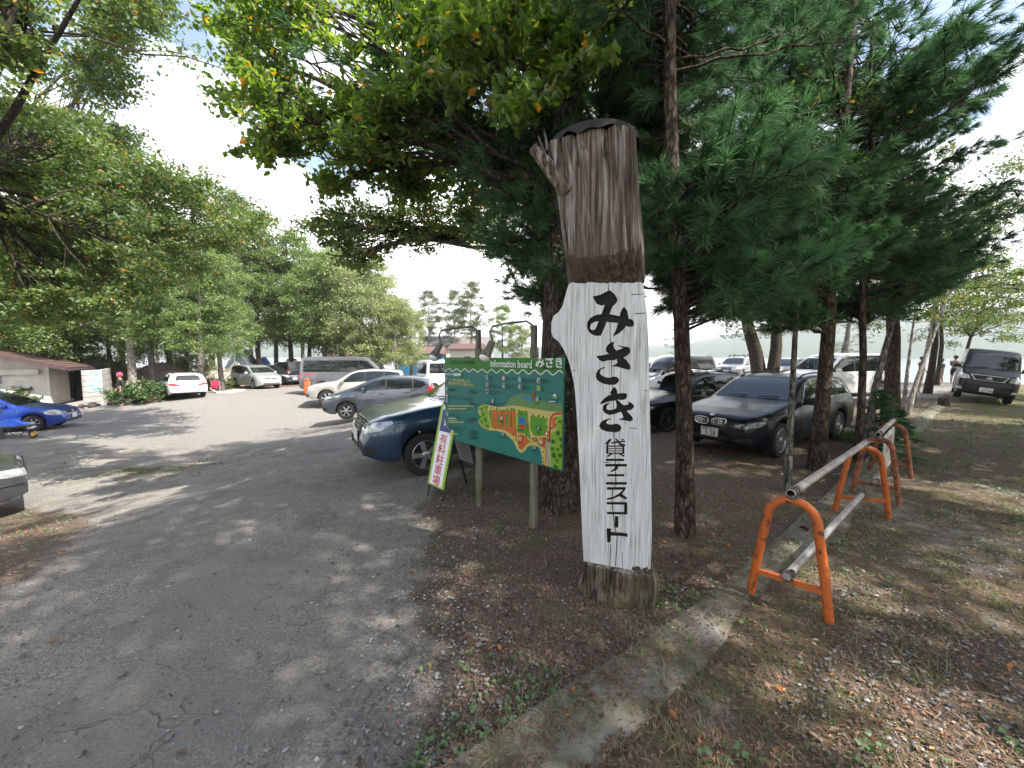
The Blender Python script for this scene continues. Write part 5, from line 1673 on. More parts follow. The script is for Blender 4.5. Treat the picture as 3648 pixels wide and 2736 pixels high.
def make_cars():
    G = 'vehicles parked under the trees'
    park('station_wagon', 'black station wagon with twin chrome grilles and plate 5 28 facing camera', 'car', WAGON, paint('midnight', (.005, .007, .013), .0, .3, .2), 2767, 1627, (-.83, -.56), group=G, scale=.93)
    park('station_wagon', 'black station wagon carrying a black roof box beside the log post', 'car', SPORT, paint('black', (.005, .0055, .007), .0, .3, .2), 2373, 1537, (-.88, -.47), group=G, scale=.95, rimmat=DARKALLOY)
    park('estate_car', 'dark blue sport utility car nearest the information board', 'car', dict(SUV, bars=None), paint('blue', (.02, .052, .10), .45, .32), 1516, 1690, (-.87, -.49), group=G)
    park('hatchback', 'slate grey hatchback with red tail lamp between two utility cars', 'car', HATCH, paint('slate', (.085, .10, .13), .5, .34), 1236, 1508, (-.975, -.22), group=G)
    park('off_road_car', 'pale silver utility car with roof bars behind the grey hatchback', 'car', dict(SUV, bars=(2.3, 3.3), H=1.7, slats=None, badge=None), paint('champagne', (.46, .46, .42), .4, .34), 1165, 1455, (-.97, -.24), group=G, scale=1.04)
    park('passenger_van', 'long grey box van seen from its dark windowed side and red tail lamp', 'van', dict(BOXVAN, plate=None), paint('gunmetal', (.17, .175, .20), .5, .32), 1150, 1405, (.992, .12), False, False, group=G, scale=1.1)
    park('minivan', 'dark purple minivan with bright headlamps beside the silver minivan', 'car', dict(MINIVAN, slats=[(-.42, .42, .755, .03), (-.42, .42, .70, .02), (-.5, .5, .40, .03)], spokes=5), paint('aubergine', (.022, .018, .032), .3, .3), 999, 1372, (.80, -.60), True, False, group=G, scale=.97)
    park('minivan', 'silver minivan with bright wheels parked before the pale tent', 'car', MINIVAN, paint('silver', (.47, .485, .49), .45, .34), 905, 1386, (.83, -.556), True, False, group=G)
    park('cargo_van', 'black boxy van showing only its dark rear beside the grey box van', 'van', dict(TALLVAN, plate=None, slats=None), paint('coal', (.010, .011, .013), .1, .3), 1060, 1368, (.35, .94), False, False, group=G)
    park('estate_car', 'white estate car seen from behind with red tail lamps near hydrangea', 'car', WHITEWAGON, paint('white', (.78, .79, .80), 0, .35), 600, 1424, (-.74, .67), False, True, group=G, scale=.92)
    park('hatchback', 'bright blue small hatchback with round headlamps beside the toilet block', 'car', SUPERMINI, paint('cobalt', (.008, .045, .30), .3, .3), 123, 1536, (.89, .45), True, False, group=G)
    p = atG(92, 1832); f = np.array((.62, .785)); l = np.array((-f[1], f[0]))
    c = p[:2] - f * (4.45 / 2 - .05) + l * (1.69 / 2 - .12)
    car('old_wagon', 'dark grey car cut off by the left edge showing one headlamp', 'car', {a: b for a, b in OLDWAGON.items() if b is not None} | {'sidetrimmat': BLACKTRIM}, paint('pewter', (.06, .063, .072), .4, .36), (float(c[0]), float(c[1])), f, group=G)
    park('minivan', 'white tall minivan with black windows seen side on behind the young pines', 'van', TALLVAN, paint('pearl', (.74, .745, .74), 0, .35), 3131, 1412, (-.975, -.22), False, True, group=G)
    p = atG(3492, 1432)
    f = np.array((-.735, -.68)); f = f / np.hypot(*f)
    c = p[:2] - f * 1.30
    car('passenger_van', 'black van with plate 27-43 tilting on the grass by the lake', 'van', dict(BOXVAN, roofk=.85, W=1.52), paint('ink', (.005, .0055, .0065), .0, .3, .15), (float(c[0]), float(c[1])), f, group=G, roll=R(-8), z=gz(*c) + .06, scale=.95)
    park('kei_van', 'small white van behind the green board and the grey hatchback', 'van', KEI, paint('offwhite', (.72, .73, .73), 0, .35), 1545, 1402, (.80, .60), False, False, group=G, scale=1.05)
    park('off_road_car', 'grey off road car with bright wheel beside the forked tree', 'car', dict(SUV, slats=[(-.33, .33, .735, .02), (-.33, .33, .82, .02)], bars=(2.4, 3.3), badge=None), paint('ash', (.20, .195, .20), .4, .34), 2642, 1352, (-.72, -.69), group=G, scale=1.06)
    park('estate_car', 'silver estate car with dark rear glass behind the roof box', 'car', dict(TALLVAN, slats=None), paint('silver', (.47, .485, .49), .45, .34), 2480, 1362, (-.60, -.80), group=G)
    park('off_road_car', 'black off road car glinting in sunlight behind the thin birch', 'car', dict(SUV, slats=[(-.33, .33, .8, .03)], badge=None), paint('coal', (.010, .011, .013), .1, .3), 2800, 1362, (-.93, -.37), group=G)
    park('off_road_car', 'white off road car in full sun beside the white carved face', 'car', dict(SUV, slats=None, badge=None), paint('white', (.78, .79, .80), 0, .35), 2400, 1356, (-.60, -.80), group=G)
    park('minivan', 'black car almost hidden at the right edge of the log', 'car', dict(MINIVAN, slats=None), paint('coal', (.010, .011, .013), .1, .3), 2345, 1402, (-.70, -.71), group=G)
    park('sedan', 'dark car roof just above the green board', 'car', dict(WHITEWAGON, badge=None), paint('coal', (.010, .011, .013), .1, .3), 1640, 1380, (-.9, .44), False, True, group=G)
    park('cargo_van', 'white van behind the right lamp of the board', 'van', dict(TALLVAN, slats=None), paint('white', (.78, .79, .80), 0, .35), 1760, 1345, (-.9, -.44), group=G)
    park('cargo_van', 'distant white van left of the big vine covered trunk', 'van', dict(KEI), paint('offwhite', (.72, .73, .73), 0, .35), 1880, 1348, (-.6, -.8), group=G)
make_cars()
# ================================================================== trees
def bark(name, a, b, c, scale=1.0, bump=1.0):
    m = bpy.data.materials.new(name)
    m.use_nodes = True
    t = m.node_tree; N, L = t.nodes, t.links
    p = N['Principled BSDF']
    p.inputs['Roughness'].default_value = .9
    p.inputs['Specular IOR Level'].default_value = .2
    co = N.new('ShaderNodeTexCoord')
    mp_ = N.new('ShaderNodeMapping'); mp_.inputs['Scale'].default_value = (9 * scale, 9 * scale, 3.2 * scale)
    L.new(co.outputs['Object'], mp_.inputs['Vector'])
    v = N.new('ShaderNodeTexVoronoi'); v.feature = 'DISTANCE_TO_EDGE'; v.inputs['Scale'].default_value = 2.2
    n = N.new('ShaderNodeTexNoise'); n.inputs['Scale'].default_value = 2.5; n.inputs['Detail'].default_value = 8; n.inputs['Roughness'].default_value = .7
    L.new(mp_.outputs[0], n.inputs['Vector'])
    mx = N.new('ShaderNodeMix'); mx.data_type = 'RGBA'; mx.blend_type = 'LINEAR_LIGHT'; mx.inputs[0].default_value = .35
    L.new(mp_.outputs[0], mx.inputs[6]); L.new(n.outputs['Color'], mx.inputs[7]); L.new(mx.outputs[2], v.inputs['Vector'])
    r = N.new('ShaderNodeValToRGB'); e = r.color_ramp.elements; e.new(.5)
    for q, (pp, col) in zip(e, ((.33, a), (.5, b), (.68, c))):
        q.position = pp; q.color = (*col, 1)
    L.new(n.outputs['Fac'], r.inputs['Fac'])
    cr_ = N.new('ShaderNodeValToRGB'); cr_.color_ramp.elements[0].position = 0; cr_.color_ramp.elements[1].position = .12
    cr_.color_ramp.elements[0].color = (.35, .33, .32, 1)
    L.new(v.outputs['Distance'], cr_.inputs['Fac'])
    ml = N.new('ShaderNodeMix'); ml.data_type = 'RGBA'; ml.blend_type = 'MULTIPLY'; ml.inputs[0].default_value = 1
    L.new(r.outputs[0], ml.inputs[6]); L.new(cr_.outputs[0], ml.inputs[7]); L.new(ml.outputs[2], p.inputs['Base Color'])
    ad = N.new('ShaderNodeMath'); ad.operation = 'ADD'
    L.new(cr_.outputs[0], ad.inputs[0]); L.new(n.outputs['Fac'], ad.inputs[1])
    bp = N.new('ShaderNodeBump'); bp.inputs['Strength'].default_value = bump; bp.inputs['Distance'].default_value = .015
    L.new(ad.outputs[0], bp.inputs['Height']); L.new(bp.outputs[0], p.inputs['Normal'])
    return m
BARK_PINE = bark('pine_bark', (.032, .023, .018), (.08, .058, .044), (.17, .13, .10))
BARK_DARK = bark('dark_bark', (.03, .024, .02), (.075, .06, .047), (.14, .115, .09))
BARK_GREY = bark('grey_bark', (.075, .068, .058), (.17, .155, .135), (.33, .315, .28), .8)
BARK_PALE = bark('pale_bark', (.12, .105, .09), (.30, .27, .24), (.52, .49, .45), .7, .6)

g = lambda *c: tuple(c)
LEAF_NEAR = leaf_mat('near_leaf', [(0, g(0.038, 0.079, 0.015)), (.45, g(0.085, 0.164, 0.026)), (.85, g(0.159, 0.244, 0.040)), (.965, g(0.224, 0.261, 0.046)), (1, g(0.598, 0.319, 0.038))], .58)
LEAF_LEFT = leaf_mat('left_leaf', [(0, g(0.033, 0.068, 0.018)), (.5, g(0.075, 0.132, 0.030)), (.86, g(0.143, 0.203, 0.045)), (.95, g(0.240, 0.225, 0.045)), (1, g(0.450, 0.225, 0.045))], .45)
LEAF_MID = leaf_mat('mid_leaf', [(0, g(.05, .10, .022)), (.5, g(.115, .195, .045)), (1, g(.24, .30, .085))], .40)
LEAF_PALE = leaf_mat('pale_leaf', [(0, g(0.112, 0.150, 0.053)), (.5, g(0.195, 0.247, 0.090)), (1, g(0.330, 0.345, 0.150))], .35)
LEAF_FAR = leaf_mat('lake_leaf', [(0, g(0.042, 0.070, 0.028)), (.5, g(0.091, 0.126, 0.049)), (1, g(0.168, 0.168, 0.070))], .4)
NEEDLE = leaf_mat('pine_needle', [(0, g(0.026, 0.072, 0.029)), (.5, g(0.052, 0.127, 0.052)), (.9, g(0.108, 0.209, 0.089)), (1, g(0.173, 0.230, 0.086))], .36, .5, .04)
SHRUB = leaf_mat('shrub_leaf', [(0, g(.03, .06, .015)), (.5, g(.055, .115, .025)), (1, g(.10, .17, .045))], .35)

def unit(v):
    return v / np.maximum(np.linalg.norm(v, axis=-1, keepdims=True), 1e-9)

def leaves_at(P, nrm, size, asp=.55, rng=RNG, tone=None, hang=0.0):
    """one bent quad per leaf"""
    n = len(P)
    t = rng.normal(size=(n, 3)); t[:, 2] -= hang
    t = unit(t - nrm * np.sum(t * nrm, 1, keepdims=True))
    b = np.cross(nrm, t)
    s = size[:, None]
    fold = nrm * s * .10
    V = np.stack([P - t * s * .5, P + b * s * asp * .5 + fold, P + t * s * .5, P - b * s * asp * .5 + fold], 1).reshape(-1, 3)
    F = np.arange(4 * n).reshape(n, 4)
    if tone is None: tone = rng.random(n)
    return V, F, np.repeat(tone, 4)

def sprays_mesh(name, sprays, m, leaf, asp=.55, rng=RNG, flat=.42, up=.9, hang=.4):
    """sprays: rows x, y, z, radius, count"""
    Vs, Fs, Ts = [], [], []
    o = 0
    for x, y, z, r, k in sprays:
        k = int(k)
        d = unit(rng.normal(size=(k, 3))) * (rng.random((k, 1)) ** .45)
        # a spray is a few leafy twigs, not an even ball
        tw = unit(rng.normal(size=(7, 3)) * [1, 1, .5])
        which = rng.integers(0, 7, k)
        along = rng.random(k) ** .7
        q = tw[which] * along[:, None] + d * .38
        P = np.array([x, y, z]) + q * np.array([r, r, r * flat * 1.5])
        nrm = unit(rng.normal(size=(k, 3)) * .75 + [0, 0, up])
        base = rng.random() * .34
        tone = np.clip(base + rng.random(k) * .62 + .07 * rng.normal(size=k), 0, 1)
        tone = np.where(rng.random(k) < .018, 1.0, np.minimum(tone, .94))
        sz = leaf * (.65 + .7 * rng.random(k))
        V, F, T = leaves_at(P, nrm, sz, asp, rng, tone, hang)
        Vs.append(V); Fs.append(F + o); Ts.append(T); o += len(V)
    return mesh_np(name, np.concatenate(Vs), np.concatenate(Fs), m, tone=np.concatenate(Ts))

def bez(a, b, lift=.15, n=6, wob=.04, rng=random):
    a, b = np.array(a, float), np.array(b, float)
    L_ = np.linalg.norm(b - a)
    m = (a + b) / 2 + np.array([rng.uniform(-wob, wob), rng.uniform(-wob, wob), lift]) * L_
    t = np.linspace(0, 1, n)[:, None]
    P = (1 - t) ** 2 * a + 2 * t * (1 - t) * m + t * t * b
    P[1:-1] += np.array([[rng.uniform(-1, 1) for _ in range(3)] for _ in range(n - 2)]) * wob * L_ * .35
    return P

def kmeans(P, k, it=8):
    c = P[np.linspace(0, len(P) - 1, k).astype(int)].copy()
    for _ in range(it):
        w = np.argmin(((P[:, None] - c[None]) ** 2).sum(-1), 1)
        for j in range(k):
            if (w == j).any(): c[j] = P[w == j].mean(0)
    return c, w

def broadleaf(name, label, trunk, radii, sprays, lm, bm_, leaf, limbs=8, group=None, cat='tree', asp=.55, flat=.42, parts=True, fork=.5, twig=.012, seed=1, hang=.4, lim=None):
    """trunk: points in the world, the first one at the base"""
    rng = np.random.default_rng(seed); rd = random.Random(seed)
    base = np.array(trunk[0], float)
    root = thing(name, label, cat, tuple(base), 0, group) if label else None
    S = np.array(sprays, float)
    S[:, :3] -= base
    T = np.array(trunk, float) - base
    mb = MB()
    mb.tube(T, radii, 18)
    c, w = kmeans(S[:, :3], min(limbs, len(S)))
    for j in range(len(c)):
        mine = S[w == j]
        if not len(mine): continue
        # leave the trunk below the limb's leaves
        hz = c[j][2]
        dist = np.hypot(c[j][0] - T[-1][0], c[j][1] - T[-1][1])
        want = max(T[-1][2] * fork, hz - .55 * dist - .3)
        k = int(np.argmin(np.abs(T[:, 2] - min(want, T[-1][2]))))
        a = T[k]
        P = bez(a, c[j], .10, 9, .07, rd)
        r0 = min(radii[k] * .42, .014 + .010 * dist)
        mb.tube(P, np.linspace(r0, .018, 9), 8)
        for s in mine:
            q = P[min(8, 3 + int(rd.random() * 6))]
            B = bez(q, s[:3], .06, 6, .08, rd)
            mb.tube(B, np.linspace(twig * 1.5, .004, 6), 5)
            for _ in range(2):
                e = s[:3] + np.array([rd.uniform(-1, 1), rd.uniform(-1, 1), rd.uniform(-.3, .4)]) * s[3] * .8
                mb.tube([B[4], (B[5] + e) / 2, e], [.006, .004, .002], 4)
    mb.build('trunk', bm_, root, 60)
    me = sprays_mesh('crown', [tuple(s) for s in S], lm, leaf, asp, rng, flat, hang=hang)
    link_mesh('crown', me, root)
    return root

def in_poly(px, py, poly):
    c = False; j = len(poly) - 1
    for i in range(len(poly)):
        if (poly[i][1] > py) != (poly[j][1] > py) and px < (poly[j][0] - poly[i][0]) * (py - poly[i][1]) / (poly[j][1] - poly[i][1]) + poly[i][0]: c = not c
        j = i
    return c

def fill(poly, n, depth, rd, gap=None):
    """n points whose sight lines fall inside the outline, at depths drawn from a range (or a function of px, py)"""
    xs = [p[0] for p in poly]; ys = [p[1] for p in poly]
    out = []
    while len(out) < n:
        x, y = rd.uniform(min(xs), max(xs)), rd.uniform(min(ys), max(ys))
        if not in_poly(x, y, poly): continue
        if gap and any(in_poly(x, y, g_) for g_ in gap): continue
        d = depth(x, y) if callable(depth) else depth
        out.append(atY(x, y, rd.uniform(*d)))
    return out

# ------------------------------------------------------------------ pines with long needles
def tufts(P, D, rng, length=.115, n=34, width=.0032, spread=.75):
    """brushes of needles at points P facing directions D"""
    k = len(P)
    P = np.repeat(P, n, 0); D = np.repeat(unit(D), n, 0)
    N_ = len(P)
    back = rng.random((N_, 1)) * .085
    d = unit(D * (.55 + .5 * rng.random((N_, 1))) + rng.normal(size=(N_, 3)) * spread * .5 + [0, 0, -.16])
    b = P - D * back
    L_ = length * (.75 + .45 * rng.random((N_, 1)))
    sd = unit(np.cross(d, rng.normal(size=(N_, 3)))) * width * .5
    tip = b + d * L_ + np.array([0, 0, -1]) * L_ * .10
    mid = b + d * L_ * .55
    V = np.stack([b - sd, b + sd, mid + sd * .9, mid - sd * .9, tip], 1)
    V = V.reshape(-1, 3)
    i = np.arange(N_) * 5
    # quad for the shaft, and a quad with a doubled tip for the point
    F = np.concatenate([np.stack([i, i + 1, i + 2, i + 3], 1), np.stack([i + 3, i + 2, i + 4, i + 4], 1)])
    F = np.concatenate([np.stack([i, i + 1, i + 2], 1), np.stack([i, i + 2, i + 3], 1), np.stack([i + 3, i + 2, i + 4], 1)])
    tone = np.repeat(np.clip(np.repeat(rng.random(k), n) * .55 + rng.random(N_) * .4, 0, 1), 5)
    return V, F, tone

def pine(name, label, trunk, radii, targets, group=None, seed=1, extra=0, zr=(3, 7), reach=(1.0, 2.2), needle=.115, n=34, width=.0032, bm_=None, per=7):
    """targets: points in the world that branches end at; extra: more branches all round"""
    rng = np.random.default_rng(seed); rd = random.Random(seed)
    base = np.array(trunk[0], float)
    root = thing(name, label, 'tree', tuple(base), 0, group)
    T = np.array(trunk, float) - base
    mb = MB(); mb.tube(T, radii, 16)
    tg = [np.array(t) - base for t in targets]
    for _ in range(extra):
        z = rd.uniform(*zr); a = rd.uniform(0, 2 * math.pi)
        f = (z - zr[0]) / (zr[1] - zr[0])
        l = rd.uniform(*reach) * (1 - .72 * f)
        c = np.array([np.interp(z, T[:, 2], T[:, 0]), np.interp(z, T[:, 2], T[:, 1])])
        tg.append(np.array([c[0] + l * math.cos(a), c[1] + l * math.sin(a), z + .12 * l + rd.uniform(-.1, .2)]))
    TP, TD = [], []
    for t in tg:
        dist = np.hypot(t[0] - np.interp(t[2], T[:, 2], T[:, 0]), t[1] - np.interp(t[2], T[:, 2], T[:, 1]))
        z0 = np.clip(t[2] - .22 * dist - rd.uniform(0, .2), .25 * T[-1][2], T[-1][2] - .05)
        a = np.array([np.interp(z0, T[:, 2], T[:, 0]), np.interp(z0, T[:, 2], T[:, 1]), z0])
        B = bez(a, t, -.03, 10, .05, rd)
        mb.tube(B, np.linspace(.007 + .0045 * dist, .0035, 10), 6)
        d_end = unit(B[-1] - B[-2])
        TP.append(B[-1]); TD.append(d_end + [0, 0, .12])
        L_ = np.linalg.norm(B[-1] - B[0])
        for k in range(per):
            u = rd.uniform(.38, .97)
            i = min(8, int(u * 9)); q = B[i] + (B[i + 1] - B[i]) * (u * 9 - i)
            ax = unit(B[i + 1] - B[i])
            sd = np.cross(ax, [0, 0, 1]); sd = unit(sd) if np.linalg.norm(sd) > .1 else np.array([1, 0, 0])
            s = rd.choice((-1, 1))
            dr = unit(ax * rd.uniform(.5, 1.0) + sd * s * rd.uniform(.4, 1.0) + np.array([0, 0, rd.uniform(-.25, .35)]))
            l = min(.55, .22 + .16 * L_) * rd.uniform(.5, 1.1)
            e = q + dr * l
            mb.tube([q, (q + e) / 2 + [0, 0, -.02], e], [.005, .004, .003], 4)
            TP.append(e); TD.append(dr + [0, 0, .1])
            if rd.random() < .75:
                TP.append(q + dr * l * .55); TD.append(unit(dr + rng.normal(size=3) * .5))
    mb.build('trunk', bm_ or BARK_PINE, root, 60)
    V, F, T_ = tufts(np.array(TP), np.array(TD), rng, needle, n, width)
    link_mesh('crown', mesh_np('crown', V, F, NEEDLE, tone=T_), root)
    return root

def trunk_line(bpx, tpx, dia, H=None, ztop=None, bend=0.0, n=9):
    """a trunk that the photograph shows from bpx (on the ground) through tpx; continues up to ztop"""
    a = atG(*bpx)
    b = atY(tpx[0], tpx[1], a[1])
    zt = ztop if ztop else b[2]
    k = (zt - a[2]) / (b[2] - a[2])
    c = a + (b - a) * k
    P = [a + (c - a) * t for t in np.linspace(0, 1, n)]
    P = [p + np.array([bend * math.sin(i * 1.3), bend * math.cos(i * 1.7), 0]) * (0 < i < n - 1) for i, p in enumerate(P)]
    P[0] = P[0] - np.array([0, 0, .12])
    r0 = dia * a[1] / FPX / 2
    R_ = [r0 * (1.25 if i == 0 else 1.0) * (1 - .72 * i / (n - 1)) for i in range(n)]
    return P, R_

def make_near_trees():
    rd = random.Random(11)
    GP = 'pines along the kerb'
    # ---- the big broadleaf behind the board: its crown roofs over the top of the view
    b = atG(1990, 1795)
    T1 = [b - [0, 0, .15]] + [b + np.array([.02 * i, .05 * i, z]) for i, z in enumerate((.25, .8, 1.6, 2.6, 3.6, 4.6, 5.6, 6.8, 8.0))]
    R1 = [.38, .31, .28, .26, .24, .21, .17, .13, .09, .05]
    top = [(720, 150), (800, 60), (860, -60), (2100, -60), (2080, 250), (1950, 420), (1750, 470), (1600, 500), (1500, 480), (1380, 500), (1290, 600), (1240, 660), (1170, 650), (1140, 600), (1180, 520), (1080, 500), (1000, 530), (940, 470), (830, 400), (800, 320)]
    pts = fill(top, 150, lambda x, y: (4.6, 7.4), rd, [[(1150, 200), (1290, 180), (1300, 290), (1180, 280)], [(1080, 330), (1200, 300), (1240, 380), (1100, 400)]])
    S = [(*p, rd.uniform(.30, .48), 205) for p in pts]
    low = fill([(880, 440), (1010, 480), (1010, 560), (930, 580), (870, 520)], 5, (5.0, 5.6), rd) + fill([(1080, 520), (1250, 480), (1260, 650), (1200, 700), (1140, 690)], 10, (5.6, 6.6), rd) + fill([(1250, 420), (1450, 420), (1420, 560), (1280, 570)], 10, (5.5, 7), rd)
    S += [(*p, .27, 115) for p in low]
    S += [(*p, rd.uniform(.25, .4), 150) for p in fill([(1240, 520), (1500, 500), (1900, 480), (1920, 740), (1700, 720), (1500, 740), (1330, 660)], 44, (6, 8.2), rd)]
    # nearer leaf sprays in front of the trunk, at the top of the view
    pts = fill([(1350, -40), (2200, -40), (2150, 220), (1950, 400), (1700, 430), (1450, 330)], 44, (3.5, 4.6), rd)
    S += [(*p, rd.uniform(.22, .34), 120) for p in pts]
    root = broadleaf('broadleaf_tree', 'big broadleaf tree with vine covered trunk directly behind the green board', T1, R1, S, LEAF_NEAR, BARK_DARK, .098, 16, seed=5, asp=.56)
    # ivy on its trunk
    rng = np.random.default_rng(4)
    k = 1500
    a = rng.uniform(-2.4, .7, k); z = rng.uniform(.1, 4.2, k)
    keep = fbm(a * 2.2, z * 1.3, 77, 3) > .50
    a, z = a[keep], z[keep]
    rr = .29 + .03 * rng.random(len(a))
    P = np.stack([rr * np.cos(a) + .02 + .012 * z, rr * np.sin(a) + .03 * z, z], 1)
    nr = unit(np.stack([np.cos(a), np.sin(a), .5 + 0 * a], 1) + rng.normal(size=(len(a), 3)) * .35)
    V, F, T = leaves_at(P, nr, .035 + .03 * rng.random(len(a)), .8, rng)
    link_mesh('ivy', mesh_np('ivy', V, F, SHRUB, tone=T), root)

    # ---- a second broadleaf further back: lichened limb reaching left below the crown
    b2 = np.array([1.0, 9.6, gz(1.0, 9.6)])
    T2 = [b2 - [0, 0, .2], b2 + [0, 0, 1.5], b2 + [-.05, 0, 2.8], b2 + [-.3, -.1, 4.2], b2 + [-.5, -.1, 6], b2 + [-.5, 0, 8]]
    reg = fill([(1060, 800), (1250, 720), (1480, 740), (1640, 700), (1800, 760), (1900, 900), (1850, 980), (1700, 880), (1560, 830), (1540, 900), (1420, 850), (1350, 900), (1280, 960), (1160, 950), (1180, 880)], 120, (7.8, 9.6), rd)
    S2 = [(*p, rd.uniform(.28, .5), 105) for p in reg]
    S2 += [(rd.uniform(-1, 3.4), rd.uniform(8.6, 11.5), rd.uniform(5.5, 9), rd.uniform(.6, 1.0), 200) for _ in range(40)]
    r2 = broadleaf('broadleaf_tree', 'second broadleaf tree reaching a lichened limb left above the parked cars', T2, [.26, .22, .21, .18, .12, .05], S2, LEAF_LEFT, BARK_DARK, .085, 9, seed=8)
    mb = MB()
    P = [atY(1900, 620, 9.3), atY(1760, 760, 9.1), atY(1640, 860, 8.9), atY(1560, 850, 8.7), atY(1480, 850, 8.6), atY(1400, 868, 8.5), atY(1310, 893, 8.4), atY(1225, 915, 8.3), atY(1160, 905, 8.2)]
    mb.tube([p - np.array(T2[0]) for p in P], [.11, .10, .085, .075, .065, .05, .04, .025, .01], 10)
    P = [atY(1850, 560, 9.0), atY(1740, 610, 8.8), atY(1640, 640, 8.7), atY(1560, 670, 8.6), atY(1480, 655, 8.5), atY(1420, 710, 8.4)]
    mb.tube([p - np.array(T2[0]) for p in P], [.07, .06, .05, .04, .025, .01], 8)
    mb.build('limb', BARK_GREY, r2, 60)

    # ---- pines
    zt = 9.0
    PA = trunk_line((2442, 1905), (2396, 300), 62, ztop=8.2, bend=.02)
    left = [(1640, 470), (1800, 380), (2020, 330), (2180, 250), (2330, 200), (2330, 700), (2250, 980), (2060, 1060), (1880, 1060), (1740, 960), (1760, 800), (1690, 640), (1520, 420)]
    rightp = [(2080, -40), (3230, -40), (3160, 90), (3000, 200), (3090, 290), (3300, 300), (3380, 420), (3240, 540), (3380, 640), (3500, 740), (3560, 800), (3470, 930), (3380, 1030), (3150, 1100), (2900, 1120), (2650, 1120), (2480, 1090), (2330, 980), (2290, 600), (2200, 400)]
    dep = lambda x, y: (3.9 + max(0, x - 2350) / 1250 * 4.2, 5.6 + max(0, x - 2350) / 1250 * 5.2)
    tr = fill(rightp, 400, dep, rd)
    lowp = [(2300, 620), (2700, 560), (3100, 560), (3420, 700), (3560, 800), (3470, 930), (3380, 1030), (3150, 1110), (2900, 1130), (2650, 1130), (2480, 1100), (2330, 980)]
    tr += fill(lowp, 190, lambda x, y: (3.5 + max(0, x - 2350) / 1250 * 3.0, 5.2 + max(0, x - 2350) / 1250 * 5.2), rd)
    tr += fill([(2400, 380), (2900, 420), (3000, 700), (2900, 980), (2700, 1060), (2450, 1020)], 30, (2.9, 4.0), rd)
    # broad brushes near the camera
    tr += [atY(2090, 930, 3.7), atY(1960, 950, 4.3), atY(3330, 350, 5.6), atY(3480, 250, 5.4), atY(3600, 190, 5.2), atY(3590, 760, 6.4), atY(3640, 740, 6.8), atY(3540, 700, 6.6), atY(3600, 830, 7), atY(3420, 560, 6), atY(3250, 290, 5.2), atY(3400, 300, 5.4), atY(3540, 230, 5.3), atY(2880, 620, 4.2), atY(2640, 640, 3.9), atY(2700, 760, 4.0), atY(2520, 430, 4.0), atY(3050, 560, 4.8)]
    tl = fill(left, 170, (4.4, 7.0), rd)
    tl += [atY(x, y, d) for x, y, d in ((1060, 190, 4.6), (1180, 215, 4.6), (1310, 230, 4.7), (1420, 200, 4.7), (1600, 180, 4.8), (1640, 250, 4.8), (1500, 260, 4.7), (1350, 280, 4.7), (1940, 880, 4.6), (1880, 1050, 5.0))]
    trunks = [
        ('slender pine with flaky bark standing right of the log post', PA, 62),
        ('straight dark pine between the two black station wagons and the barrier', trunk_line((2907, 1672), (2945, 1180), 50, ztop=8.6, bend=.02), 50),
        ('pine behind the thin birch with sunlit lower bark near sapling', trunk_line((3172, 1505), (3178, 1150), 46, ztop=8.8, bend=.03), 46),
        ('dark pine hidden behind the log post with brushes beside the board', trunk_line((2160, 1660), (2150, 900), 52, ztop=8.4, bend=.02), 52),
        ('thin brown pine next to the curved birch', trunk_line((3057, 1645), (3072, 1190), 26, ztop=6.8, bend=.02), 26)]
    bases = np.array([t[1][0][0] for t in trunks])
    mine = {i: [] for i in range(len(trunks))}
    for p in tr:
        d = np.hypot(bases[[0, 1, 2, 4], 0] - p[0], bases[[0, 1, 2, 4], 1] - p[1]) * np.array([1, 1, 1, 1.5])
        mine[[0, 1, 2, 4][int(np.argmin(d))]].append(p)
    for p in tl:
        mine[3 if p[0] < 1.5 else 0].append(p)
    for i, (lab, (P, R_), _) in enumerate(trunks):
        pine('pine_tree', lab, P, R_, mine[i], GP, 20 + i, extra=26, zr=(4.6, P[-1][2] - .2), reach=(1.3, 2.4), n=62, width=.0050 if i in (0, 3) else .0062, needle=.15, per=10)
    # ---- saplings and birches on the right
    def sapling(name, label, pxs, Yb, dia, m, leaves=None, lm=LEAF_LEFT, seed=1, top=1.6):
        a = atG(*pxs[0]); Y = a[1]
        P = [a - [0, 0, .08]] + [atY(x, y, Y + .1 * k) for k, (x, y) in enumerate(pxs[1:], 1)]
        d = unit(P[-1] - P[-2])
        P += [P[-1] + d * top * .5, P[-1] + d * top]
        P = np.array(P); r0 = dia * Y / FPX / 2
        root = thing(name, label, 'tree', tuple(P[0]), 0, 'young trees by the kerb')
        mb = MB(); mb.tube(P - P[0], np.linspace(r0, r0 * .35, len(P)), 12)
        rr = random.Random(seed)
        S = []
        for k in range(leaves or 10):
            q = P[-1] + np.array([rr.uniform(-1, 1), rr.uniform(-1, 1), rr.uniform(-.9, .8)]) * .9
            S.append((*(q - P[0]), rr.uniform(.3, .5), 120))
            st = P[len(P) - 2 + rr.randint(0, 1)] - P[0]
            mb.tube(bez(st, q - P[0], .1, 6, .06, rr), np.linspace(.012, .003, 6), 5)
        mb.build('trunk', m, root, 60)
        link_mesh('crown', sprays_mesh('crown', S, lm, .075, rng=np.random.default_rng(seed)), root)
    sapling('birch_tree', 'thin birch with peeling bark in front of the black wagon rear door', [(2806, 1752), (2812, 1600), (2822, 1400), (2836, 1130)], 0, 27, BARK_GREY, 6, seed=2, top=2.4)
    sapling('birch_tree', 'curved birch with white lower trunk beside the fir sapling', [(3092, 1628), (3098, 1520), (3110, 1420), (3140, 1290), (3168, 1190)], 0, 30, BARK_GREY, 8, seed=3, top=2.0)
